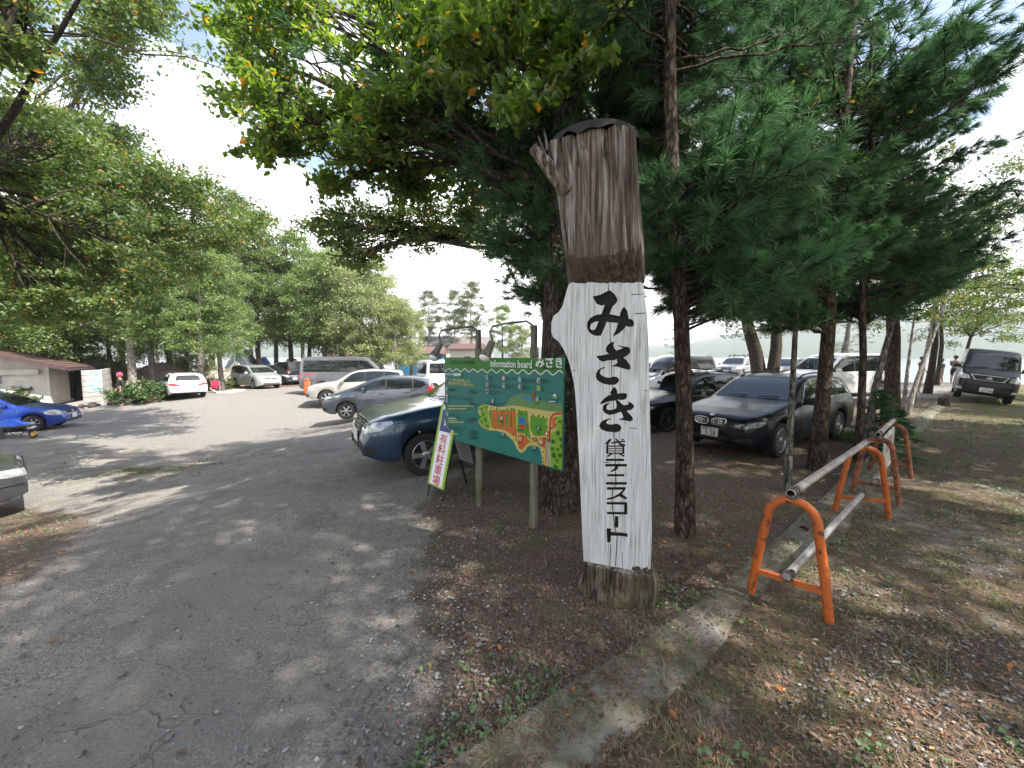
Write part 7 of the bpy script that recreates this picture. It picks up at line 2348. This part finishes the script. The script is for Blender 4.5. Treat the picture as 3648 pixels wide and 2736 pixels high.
def make_camp():
    # stone chimney
    p = atG(652, 1378)
    root = thing('stone_chimney', 'dark round stone chimney with conical cap in the wood', 'chimney', tuple(p))
    m = MB(); m.lathe([(.50, -.1), (.48, .3), (.47, 1.6), (.44, 1.7)], 20); m.build('shaft', mat('dark_stone', (.07, .062, .06), .95, var=.5, vscale=5, bump=.8, bscale=14), root, 50)
    m = MB(); m.lathe([(.46, 1.7), (.50, 1.74), (.16, 2.25), (.13, 2.3), (.13, 2.4), (.0, 2.42)], 20); m.build('cap', mat('cap_stone', (.11, .10, .095), .9, var=.4, vscale=6), root, 40)
    # folding chair
    p = atG(765, 1400); s = .62
    root = thing('folding_chair', 'little red folding chair standing alone at the lot edge', 'chair', tuple(p), R(25))
    red, leg = cloth('chair_red', (.50, .015, .06)), mat('chair_frame', (.42, .43, .44), .4, .6)
    m = MB(); m.bbox((0, 0, .33 * s / .62), (.44, .40, .025), .01); m.build('seat', red, root)
    m = MB(); m.bbox((0, 0, 0), (.44, .02, .34), .01, 0, Matrix.Translation((0, .23, .56)) @ Matrix.Rotation(R(-12), 4, 'X')); m.build('backrest', red, root)
    for a, b in (((-.22, -.20, 0), (.22, -.18, .34)), ((.22, -.20, 0), (-.22, -.18, .34)), ((-.24, -.2, 0), (-.22, .2, .36)), ((.24, -.2, 0), (.22, .2, .36)), ((-.24, .22, 0), (-.22, .26, .74)), ((.24, .22, 0), (.22, .26, .74))):
        m = MB(); m.tube([a, b], .011, 6); m.build('leg', leg, root)
    # boards on the ground
    a, b = atG(795, 1403), atG(852, 1394)
    e = b[:2] - a[:2]
    m = MB(); m.bbox((0, 0, .06), (float(np.hypot(*e)), .75, .10), .03)
    o = tag(m.build('white_board', mat('board_white', (.62, .64, .66), .5)), 'long white board lying flat before the silver minivan', 'board')
    o.location = ((a[0] + b[0]) / 2, (a[1] + b[1]) / 2, (a[2] + b[2]) / 2); o.rotation_euler[2] = math.atan2(e[1], e[0])
    # cone
    p = atG(797, 1372)
    root = thing('traffic_cone', 'slim red traffic post with pale bands beside pyramid tent', 'traffic cone', tuple(p))
    m = MB(); m.lathe([(.19, 0), (.19, .04), (.09, .06), (.055, .78), (.0, .80)], 16); m.build('body', cloth('cone_red', (.42, .03, .03)), root, 40)
    m = MB(); m.lathe([(.083, .22), (.078, .32)], 16, cap=False); m.lathe([(.071, .45), (.066, .55)], 16, cap=False); m.build('band', PLATE, root, 40)
    # pink bin
    p = atG(531, 1434)
    root = thing('waste_bin', 'pink bucket lined with black bag before the hydrangea', 'bin', tuple(p))
    m = MB(); m.lathe([(.16, 0), (.18, .02), (.21, .22), (.225, .24), (.24, .44), (.25, .45), (.23, .44), (.2, .05)], 20, cap=False); m.build('bucket', mat('bin_pink', (.55, .21, .23), .5), root, 40)
    m = MB(); m.lathe([(.235, .44), (.20, .47), (.10, .50), (.0, .47)], 14, cap=False); m.build('liner', mat('bag_black', (.012, .012, .013), .35), root)
    # orange bag by the grey van
    p = atG(1096, 1408)
    m = MB()
    m.bbox((0, 0, .42), (.34, .26, .8), .12); m.bbox((.0, -.14, .30), (.24, .10, .34), .05); m.bbox((0, 0, .88), (.22, .2, .16), .07)
    o = tag(m.build('rucksack', cloth('bag_orange', (.50, .12, .04)), None, 50), 'orange rucksack standing at the grey box van tail', 'bag'); o.location = tuple(p)
    # camp bed with sleeping bag
    p = atG(-8, 1560); rz = R(8)
    root = thing('camp_bed', 'dark folding camp bed beside the blue hatchback wheel', 'camp bed', tuple(p), rz)
    m = MB(); m.bbox((0, 0, .40), (1.75, .66, .03), .012); m.build('bed_cloth', cloth('bed_dark', (.03, .032, .035)), root)
    lg = mat('bed_frame', (.09, .09, .095), .4, .6)
    for x in (-.55, .0, .55):
        for y in (-.3, .3):
            m = MB(); m.tube([(x - .2, y, 0), (x + .2, y, .39)], .012, 6); m.tube([(x + .2, y, 0), (x - .2, y, .39)], .012, 6); m.build('leg', lg, root)
    m = MB(); m.box((.3, -.34, .25), (.44, .02, .26)); m.build('side_pocket', BLACKTRIM, root)
    bm = bmesh.new(); bmesh.ops.create_grid(bm, x_segments=70, y_segments=30, size=.5)
    for v in bm.verts:
        x, y = v.co.x * 1.5, v.co.y * .58
        u = max(0, 1 - (2 * v.co.y) ** 2) ** .5 * max(0, 1 - (2 * v.co.x) ** 6) ** .5
        q = abs(math.sin((x * 1 + .35 * y) * 9)) ** .5 * .05 + .09 * float(fbm(x * 4, y * 4, 13, 3)) + (.10 * math.exp(-((x - .42) / .2) ** 2))
        v.co = Vector((x, y, .415 + u * (.05 + q)))
    bmesh.ops.solidify(bm, geom=list(bm.faces), thickness=.01)
    me = bpy.data.meshes.new('sleeping_bag'); bm.to_mesh(me); bm.free()
    me.materials.append(cloth('bag_blue', (.035, .13, .62))); me.polygons.foreach_set('use_smooth', [True] * len(me.polygons))
    o = tag(link_mesh('sleeping_bag', me), 'crumpled bright blue sleeping bag lying on the camp bed', 'sleeping bag'); o.location = tuple(p); o.rotation_euler = (0, 0, rz)
    # rubber boots
    for k, (px, py, lab) in enumerate(((112, 1561, 'left black rubber boot with yellow front near camp bed'), (121, 1556, 'right black rubber boot with yellow front near camp bed'))):
        p = atG(px, py)
        root = thing('rubber_boot', ('nearer black boot with yellow toe front beside the camp bed', 'black boot with yellow toe front half behind the nearer boot')[k], 'boot', tuple(p), R(-15), 'pair of rubber boots')
        m = MB(); m.tube([(0, 0, .04), (0, 0, .16), (-.01, 0, .34)], [.055, .058, .066], 12, caps=True); m.tube([(-.03, 0, .055), (.06, 0, .06), (.13, 0, .05), (.175, 0, .045)], [.055, .055, .045, .02], 10); m.build('boot', mat('boot_rubber', (.014, .016, .016), .35), root, 60)
        m = MB(); m.tube([(.045, 0, .19), (.075, 0, .115), (.12, 0, .075)], [.030, .04, .034], 10); m.build('yellow_front', mat('boot_yellow', (.55, .27, .01), .4), root, 60)
        m = MB(); m.lathe([(.062, .335), (.074, .335), (.074, .35), (.06, .352), (.05, .30)], 14, 0, Matrix.Translation((-.01, 0, 0)), cap=False); m.build('boot_rim', PLATE, root)
    # stump by the kerb on the right
    p = atG(3361, 1446)
    m = MB(); m.lathe([(.17, -.05), (.15, .08), (.14, .24), (.11, .29), (0, .30)], 18)
    o = tag(m.build('tree_stump', BARK_DARK, None, 60), 'small dark stump on the soil left of the kerb end', 'stump'); o.location = tuple(p)
    # boat on the lake
    root = thing('motor_boat', 'small white boat far out on the lake behind chimney', 'boat', (-98, 120, WATER_Z), R(10))
    m = MB(); P = []
    for i in range(9):
        t = i / 8; w = 1.3 * math.sin(math.pi * min(.5, .12 + t * .5)) * (1 - t ** 4 * .9)
        P.append([(-4 + 8 * t, -w, .9 + .3 * t * t), (-4 + 8 * t, -w * .6, -.2), (-4 + 8 * t, w * .6, -.2), (-4 + 8 * t, w, .9 + .3 * t * t)])
    m.add([q for r in P for q in r], [(i * 4 + k, i * 4 + (k + 1) % 4, (i + 1) * 4 + (k + 1) % 4, (i + 1) * 4 + k) for i in range(8) for k in range(4)] + [(3, 2, 1, 0)])
    m.build('hull', PLATE, root); m = MB(); m.bbox((-.5, 0, 1.5), (3.2, 1.7, 1.1), .2); m.build('cabin', PLATE, root); m = MB(); m.bbox((-.5, 0, 1.6), (3.26, 1.74, .45), .05); m.build('cabin_window', GLASS, root)
make_camp()

# ------------------------------------------------------------------ sheds behind the cars, wires
def shed(name, label, px, Y, w, d, h, wallm, roofm, rz, eave=.3, win=()):
    x = (px - CX) / FPX * Y; z = gz(x, Y)
    root = thing(name, label, 'building', (x, Y, z), rz, 'sheds beyond the car park')
    m = MB(); m.box((0, 0, h / 2), (w, d, h)); m.build('wall', wallm, root)
    m = MB(); m.add([(-w / 2 - eave, -d / 2 - eave, h), (w / 2 + eave, -d / 2 - eave, h), (w / 2 + eave, 0, h + d * .22), (-w / 2 - eave, 0, h + d * .22), (w / 2 + eave, d / 2 + eave, h), (-w / 2 - eave, d / 2 + eave, h)] + [(-w / 2 - eave, -d / 2 - eave, h - .12), (w / 2 + eave, -d / 2 - eave, h - .12), (w / 2 + eave, d / 2 + eave, h - .12), (-w / 2 - eave, d / 2 + eave, h - .12)], [(0, 1, 2, 3), (3, 2, 4, 5), (6, 7, 1, 0), (0, 3, 5, 9, 6), (1, 7, 8, 4, 2), (9, 8, 7, 6), (5, 4, 8, 9)])
    m.build('roof', roofm, root)
    for a, b, c, e in win:
        m = MB(); m.box((a, -d / 2 - .02, b), (c, .05, e)); m.build('window', GLASS, root)
shed('blue_shed', 'blue walled shed with rusty brown roof above the parked vans', 1505, 50, 5.2, 4, 2.6, mat('shed_blue', (.02, .13, .26), .6, var=.2, vscale=1.5), mat('shed_roof', (.16, .095, .075), .7, var=.4, vscale=1.2), R(4))
shed('white_cabin', 'low white cabin between the two board lamps', 1668, 47, 3.4, 3, 3.1, mat('cabin_white', (.6, .58, .55), .8, var=.2, vscale=1), mat('cabin_roof', (.11, .065, .055), .7), R(-12), win=((.4, 1.8, .8, .8),))
shed('long_hall', 'pale long hall with grey roof far behind the left lamp', 1632, 70, 12, 8, 4.0, mat('hall_white', (.58, .57, .55), .8, var=.2, vscale=.7), mat('hall_roof', (.17, .15, .145), .7, var=.2, vscale=.8), R(8), .6, ((-3, 2.2, 2, 1.2), (1, 2.2, 2, 1.2)))
shed('brown_shed', 'dark brown roofed shed above the grey box van roof', 1262, 52, 5, 4, 2.3, mat('shed_brown', (.12, .08, .06), .8), mat('shed_roof2', (.10, .06, .05), .7), R(0))
def wires():
    for k, lab in enumerate(('upper thin overhead cable crossing the trees', 'lower thin overhead cable crossing the trees')):
        a, b = atY(620, 700 + 22 * k, 30), atY(1480, 1010 + 10 * k, 44)
        P = [a + (b - a) * t - np.array([0, 0, 4 * .5 * t * (1 - t)]) for t in np.linspace(0, 1, 30)]
        m = MB(); m.tube(P, .011, 5); tag(m.build('overhead_cable', mat('cable', (.10, .11, .12), .6)), lab, 'cable', 'overhead cables')
wires()

# ================================================================== people
def skin_mesh(name, V, E, rad, m, parent, sub=2):
    me = bpy.data.meshes.new(name); me.from_pydata(V, E, [])
    o = bpy.data.objects.new(name, me); C.objects.link(o)
    md = o.modifiers.new('skin', 'SKIN')
    for v, r_ in zip(me.skin_vertices[0].data, rad): v.radius = (r_, r_ * .92)
    me.skin_vertices[0].data[0].use_root = True
    o.modifiers.new('sub', 'SUBSURF').levels = sub
    dg = bpy.context.evaluated_depsgraph_get()
    res = bpy.data.meshes.new_from_object(o.evaluated_get(dg))
    bpy.data.objects.remove(o); bpy.data.meshes.remove(me)
    res.materials.clear(); res.materials.append(m)
    res.polygons.foreach_set('use_smooth', [True] * len(res.polygons))
    return link_mesh(name, res, parent)

def person(label, px, py, rz, h, shirt, shorts, hair, hat=None, arm=0.0, lean=0.0, long_=False, Y=None):
    p = atG(px, py) if Y is None else np.array([(px - CX) / FPX * Y, Y, gz((px - CX) / FPX * Y, Y)])
    root = thing('person', label, 'person', tuple(p), rz)
    k = h / 1.7
    f = lambda x, y, z: (x * k, y * k + lean * max(z - .9, 0) * k, z * k)
    V, E, Rr = [], [], []
    def add(pt, r, par=None):
        V.append(f(*pt)); Rr.append(r * k)
        if par is not None: E.append((par, len(V) - 1))
        return len(V) - 1
    pel = add((0, 0, .92), .125); wa = add((0, 0, 1.08), .115, pel); ch = add((0, -.01, 1.27), .135, wa); ne = add((0, 0, 1.44), .06, ch); he = add((0, .01, 1.52), .085, ne); he2 = add((0, .02, 1.61), .092, he); add((0, .01, 1.68), .06, he2)
    nose = add((0, .11, 1.575), .014, he2)
    for s in (-1, 1):
        hip = add((.09 * s, 0, .86), .095, pel); kn = add((.10 * s, .03, .48), .062, hip); ca = add((.10 * s, -.01, .30), .058, kn); an = add((.10 * s, -.02, .08), .04, ca); add((.105 * s, .12, .035), .038, an)
        sh = add((.175 * s, 0, 1.36), .06, ch); el = add((.23 * s, -.02 + arm * .12, 1.10 + arm * .04), .044, sh); wr = add((.24 * s - .02 * s, .05 + arm * .34, .86 + arm * .22), .030, el)
        pa = add((.235 * s - .02 * s, .07 + arm * .42, .79 + arm * .24), .032, wr)
        for q in range(4):
            a = add((.215 * s + .013 * (q - 1.5), .085 + arm * .47, .73 + arm * .25 - .004 * abs(q - 1.5)), .0095, pa); add((.21 * s + .012 * (q - 1.5), .10 + arm * .49, .695 + arm * .25 + .008 * abs(q - 1.5)), .0085, a)
        t_ = add((.20 * s, .11 + arm * .42, .77 + arm * .24), .010, pa); add((.195 * s, .125 + arm * .43, .745 + arm * .24), .009, t_)
    skin = mat('skin', (.36, .20, .13), .6)
    skin_mesh('body', V, E, Rr, skin, root)
    def part(nm, pts, m):
        vv, ee, rr = [], [], []
        for pt, r, par in pts:
            vv.append(f(*pt)); rr.append(r * k)
            if par is not None: ee.append((par, len(vv) - 1))
        skin_mesh(nm, vv, ee, rr, m, root)
    zl = .12 if long_ else .52
    part('trousers', [((0, 0, .93), .138, None), ((0, 0, 1.02), .13, 0), ((-.09, 0, .84), .108, 0), ((-.10, .02, .52), .085, 2), ((-.10, .0, zl), .07, 3), ((.09, 0, .84), .108, 0), ((.10, .02, .52), .085, 5), ((.10, .0, zl), .07, 6)], shorts)
    sl = 1.20 if not long_ else .92
    part('shirt', [((0, 0, 1.0), .14, None), ((0, -.005, 1.15), .138, 0), ((0, -.01, 1.29), .15, 1), ((0, 0, 1.40), .09, 2), ((-.175, 0, 1.35), .075, 2), ((-.215, -.01 + arm * .08, 1.20), .06, 4), ((.175, 0, 1.35), .075, 2), ((.215, -.01 + arm * .08, 1.20), .06, 6)] + ([((-.23, -.02 + arm * .12, 1.10 + arm * .04), .058, 5), ((-.222, .04 + arm * .32, .89 + arm * .20), .042, 8), ((.23, -.02 + arm * .12, 1.10 + arm * .04), .058, 7), ((.222, .04 + arm * .32, .89 + arm * .20), .042, 10)] if long_ else []), shirt)
    m = MB(); m.lathe([(.098, 1.56), (.108, 1.62), (.10, 1.69), (.06, 1.735), (.0, 1.745)], 16, 0, Matrix.Scale(k, 4) @ Matrix.Translation((0, lean * .75, 0)), cap=False); m.build('hair', hair, root, 60)
    if hat:
        m = MB(); m.lathe([(.20, 1.635), (.11, 1.655), (.113, 1.70), (.09, 1.765), (.0, 1.775)] if hat[1] else [(.128, 1.58), (.135, 1.65), (.12, 1.73), (.07, 1.785), (.0, 1.80)], 18, 0, Matrix.Scale(k, 4) @ Matrix.Translation((0, lean * .75, 0)), cap=False); m.build('hat', hat[0], root, 60)
    return root
hr = mat('dark_hair', (.012, .010, .009), .6)
person('person in pink helmet and black jacket at the toilet block corner', 434, 1446, R(160), 1.62, cloth('jacket_black', (.014, .015, .018)), cloth('trousers_grey', (.12, .13, .15)), hr, (mat('helmet_pink', (.55, .03, .10), .25, coat=1), False), 0.1, 0, True)
person('person in grey shirt and straw hat behind the leaning sapling', 3176, 1384, R(40), 1.6, cloth('shirt_grey', (.30, .30, .29)), cloth('pants_teal', (.06, .10, .10)), hr, (cloth('straw', (.30, .20, .11)), True), .2, 0, True)
person('person in dark shirt standing behind the lakeside saplings', 3278, 1374, R(200), 1.65, cloth('shirt_dark', (.025, .028, .035)), cloth('shorts_grey', (.12, .12, .13)), hr, None, .15)
person('person in blue striped shirt and brimmed hat at the water', 3350, 1366, R(80), 1.5, cloth('shirt_blue', (.10, .16, .30)), cloth('shorts_pale', (.30, .28, .27)), hr, (cloth('hat_dark', (.05, .045, .05)), True), .3)
person('person in grey shirt and black shorts leaning beside the black van', 3396, 1368, R(-70), 1.72, cloth('shirt_slate', (.10, .12, .15)), cloth('shorts_black', (.014, .014, .016)), hr, None, 1.0, .12)
# ================================================================== litter on the ground: leaves, needles, pebbles, grass
def scatter_points(n, rng, ymax, k=2.2, ymin=1.0):
    """points thinning out with distance, inside the view"""
    y = ymin + (ymax - ymin) * rng.random(n) ** k
    x = (rng.random(n) * 2 - 1) * (y * 1.36 + .25)
    return x, y

def top_z(x, y):
    """ground or kerb top"""
    d = lot_d(x, y)
    return ground_z(x, y) + np.where((d < 0) & (d > -.20), .034, 0)

def make_scatter():
    rng = np.random.default_rng(99)
    # fallen leaves, on the litter zones and a few on the road
    x, y = scatter_points(26000, rng, 15, 1.7)
    gv, lt, gr, cz = zones(x, y)
    dens = np.clip(lt * 1.0, .035, 1) * (.25 + .75 * fbm(x * 1.3, y * 1.3, 61, 3)) * np.clip(1.15 - gr, .2, 1)
    near_post = np.exp(-(((x - 1.4) / 1.2) ** 2 + ((y - 4.2) / 1.6) ** 2))
    keep = rng.random(len(x)) < np.clip(dens * .42 + near_post * .18, 0, 1)
    x, y = x[keep], y[keep]
    n = len(x)
    P = np.stack([x, y, top_z(x, y) + .012 + .012 * rng.random(n)], 1)
    nr = unit(np.stack([rng.normal(size=n) * .35, rng.normal(size=n) * .35, np.ones(n)], 1))
    V, F, T = leaves_at(P, nr, .022 + .048 * rng.random(n) ** 2.4, .5, rng)
    dm = leaf_mat('dead_leaf', [(0, (.045, .028, .018)), (.4, (.10, .058, .035)), (.75, (.17, .095, .055)), (.93, (.24, .17, .11)), (.97, (.42, .13, .02)), (1, (.42, .16, .03))], .12)
    tag(link_mesh('fallen_leaves', mesh_np('fallen_leaves', V, F, dm, tone=T)), kind='stuff')
    # crumbs of dead leaf and bark
    x, y = scatter_points(90000, rng, 8, 1.5)
    gv, lt, gr, cz = zones(x, y)
    keep = rng.random(len(x)) < np.clip(lt, .02, 1) * (.3 + .7 * fbm(x * 2.1, y * 2.1, 64, 3)) * .75
    x, y = x[keep], y[keep]; n = len(x)
    P = np.stack([x, y, top_z(x, y) + .008 + .008 * rng.random(n)], 1)
    nr = unit(np.stack([rng.normal(size=n) * .4, rng.normal(size=n) * .4, np.ones(n)], 1))
    V, F, T = leaves_at(P, nr, .010 + .016 * rng.random(n), .6, rng)
    tag(link_mesh('leaf_litter', mesh_np('leaf_litter', V, F, dm, tone=np.minimum(T, .96))), kind='stuff')
    # pine needles
    x, y = scatter_points(60000, rng, 8.5, 1.9)
    gv, lt, gr, cz = zones(x, y)
    keep = rng.random(len(x)) < lt * (.2 + .8 * fbm(x * 2, y * 2, 63, 3)) * .8
    x, y = x[keep], y[keep]; n = len(x)
    P = np.stack([x, y, top_z(x, y) + .010 + .010 * rng.random(n)], 1)
    nr = unit(np.stack([rng.normal(size=n) * .15, rng.normal(size=n) * .15, np.ones(n)], 1))
    V, F, T = leaves_at(P, nr, .05 + .06 * rng.random(n), .045, rng)
    nm = leaf_mat('dead_needle', [(0, (.07, .035, .022)), (.6, (.17, .085, .05)), (1, (.27, .17, .11))], .1)
    tag(link_mesh('fallen_needles', mesh_np('fallen_needles', V, F, nm, tone=T)), kind='stuff')
    # pebbles
    x, y = scatter_points(95000, rng, 9, 1.5)
    gv, lt, gr, cz = zones(x, y)
    re = road_edge(y)
    band = np.exp(-((x - re - .1) / .42) ** 2) * (y < 5.5) * (lot_d(x, y) > .02)
    right = (lot_d(x, y) < -.3) * .62 * sstep(.44, .58, fbm(x * 1.2, y * 1.2, 67, 3)) + (lot_d(x, y) > .02) * lt * .10
    keep = rng.random(len(x)) < np.clip(.05 * (lot_d(x, y) > 0) + .75 * band + right, 0, 1) * .8
    x, y = x[keep], y[keep]; n = len(x)
    s = .0035 + .0085 * rng.random(n) ** 2.5 + .008 * (rng.random(n) < .008)
    ico = [(0, 0, 1), (.9, 0, .35), (.28, .85, .3), (-.72, .52, .35), (-.72, -.52, .3), (.28, -.85, .35), (.7, .5, -.4), (-.3, .8, -.45), (-.85, 0, -.4), (-.3, -.8, -.4), (.7, -.5, -.45), (0, 0, -1)]
    fi = [(0, 1, 2), (0, 2, 3), (0, 3, 4), (0, 4, 5), (0, 5, 1), (1, 6, 2), (2, 7, 3), (3, 8, 4), (4, 9, 5), (5, 10, 1), (6, 7, 2), (7, 8, 3), (8, 9, 4), (9, 10, 5), (10, 6, 1)]
    B = np.array(ico)[None] * (1 + .22 * rng.normal(size=(n, 12, 1)).clip(-1.5, 1.5)) * s[:, None, None]
    a = rng.random(n) * 6.28; ca, sa = np.cos(a), np.sin(a)
    el = 1 + .6 * rng.random(n)
    X_ = B[:, :, 0] * el[:, None]; Y_ = B[:, :, 1]
    V = np.stack([X_ * ca[:, None] - Y_ * sa[:, None] + x[:, None], X_ * sa[:, None] + Y_ * ca[:, None] + y[:, None], B[:, :, 2] * .6 + (top_z(x, y) + s * .25 + .006)[:, None]], -1).reshape(-1, 3)
    F = (np.array(fi)[None] + (np.arange(n) * 12)[:, None, None]).reshape(-1, 3)
    pm = leaf_mat('pebble', [(0, (.07, .07, .068)), (.5, (.17, .168, .16)), (.9, (.27, .262, .245)), (1, (.42, .405, .38))], 0.0, .6, .03)
    tag(link_mesh('pebbles', mesh_np('pebbles', V, F, pm, tone=np.repeat(rng.random(n), 12))), kind='stuff')
    # grass blades and small weeds
    x, y = scatter_points(26000, rng, 22, 1.5)
    gv, lt, gr, cz = zones(x, y)
    d = lot_d(x, y)
    seam = np.exp(-((d - .05) / .12) ** 2) * .8
    tuft = fbm(x * 2.4, y * 2.4, 71, 3)
    keep = rng.random(len(x)) < np.clip(gr * 1.1 * (tuft > .46) + .12 * lt * (tuft > .56) + seam * (tuft > .5), 0, 1)
    x, y = x[keep], y[keep]; n = len(x); kb = 5
    xx = np.repeat(x, kb) + rng.normal(size=n * kb) * .018; yy = np.repeat(y, kb) + rng.normal(size=n * kb) * .018
    zz = top_z(xx, yy); m = n * kb
    hgt = (.018 + .05 * rng.random(m) ** 1.5) * (1 + .05 * yy)
    a = rng.random(m) * 6.28; lean = .4 + .7 * rng.random(m)
    w = .0022 + .0012 * yy / 4
    dx, dy = np.cos(a), np.sin(a)
    b0 = np.stack([xx - dy * w, yy + dx * w, zz], 1); b1 = np.stack([xx + dy * w, yy - dx * w, zz], 1)
    tp = np.stack([xx + dx * hgt * lean, yy + dy * hgt * lean, zz + hgt], 1)
    V = np.stack([b0, b1, tp], 1).reshape(-1, 3); F = np.arange(3 * m).reshape(m, 3)
    gm = leaf_mat('grass_blade', [(0, (.045, .07, .02)), (.5, (.09, .13, .035)), (.85, (.15, .17, .06)), (1, (.26, .23, .11))], .3)
    tag(link_mesh('grass', mesh_np('grass', V, F, gm, tone=np.repeat(rng.random(m), 3))), kind='stuff')
    x, y = scatter_points(5000, rng, 9, 1.5)
    gv, lt, gr, cz = zones(x, y); d = lot_d(x, y)
    cl = fbm(x * 1.6, y * 1.6, 83, 3)
    keep = rng.random(len(x)) < np.clip((lt * .35 + gr * .4) * (cl > .56) + .8 * np.exp(-(((x - 1.15) / .30) ** 2 + ((y - 2.72) / .16) ** 2)) + .7 * np.exp(-((d - .08) / .1) ** 2) * (cl > .5), 0, 1)
    x, y = x[keep], y[keep]; n = len(x); kb = 5
    xx = np.repeat(x, kb) + rng.normal(size=n * kb) * .022; yy = np.repeat(y, kb) + rng.normal(size=n * kb) * .022
    P = np.stack([xx, yy, ground_z(xx, yy) + .015 + .035 * rng.random(n * kb)], 1)
    nr = unit(np.stack([rng.normal(size=n * kb) * .5, rng.normal(size=n * kb) * .5, np.ones(n * kb)], 1))
    V, F, T = leaves_at(P, nr, .016 + .022 * rng.random(n * kb), .8, rng)
    wm = leaf_mat('weed_leaf', [(0, (.05, .10, .03)), (.6, (.085, .17, .05)), (1, (.14, .22, .07))], .3)
    tag(link_mesh('weeds', mesh_np('weeds', V, F, wm, tone=T)), kind='stuff')
make_scatter()
# ================================================================== the air over the lake
def make_haze():
    m = bpy.data.materials.new('haze')
    m.use_nodes = True
    t = m.node_tree
    for n in list(t.nodes): t.nodes.remove(n)
    o = t.nodes.new('ShaderNodeOutputMaterial')
    v = t.nodes.new('ShaderNodeVolumePrincipled')
    v.inputs['Color'].default_value = (.86, .92, 1.0, 1)
    v.inputs['Density'].default_value = .00035
    v.inputs['Anisotropy'].default_value = .0
    t.links.new(v.outputs[0], o.inputs['Volume'])
    b = MB(); b.box((0, 2900, 120), (10800, 7000, 260))
    ob = b.build('haze', m)
    tag(ob, 'thin summer haze over the lake', kind='stuff')
make_haze()
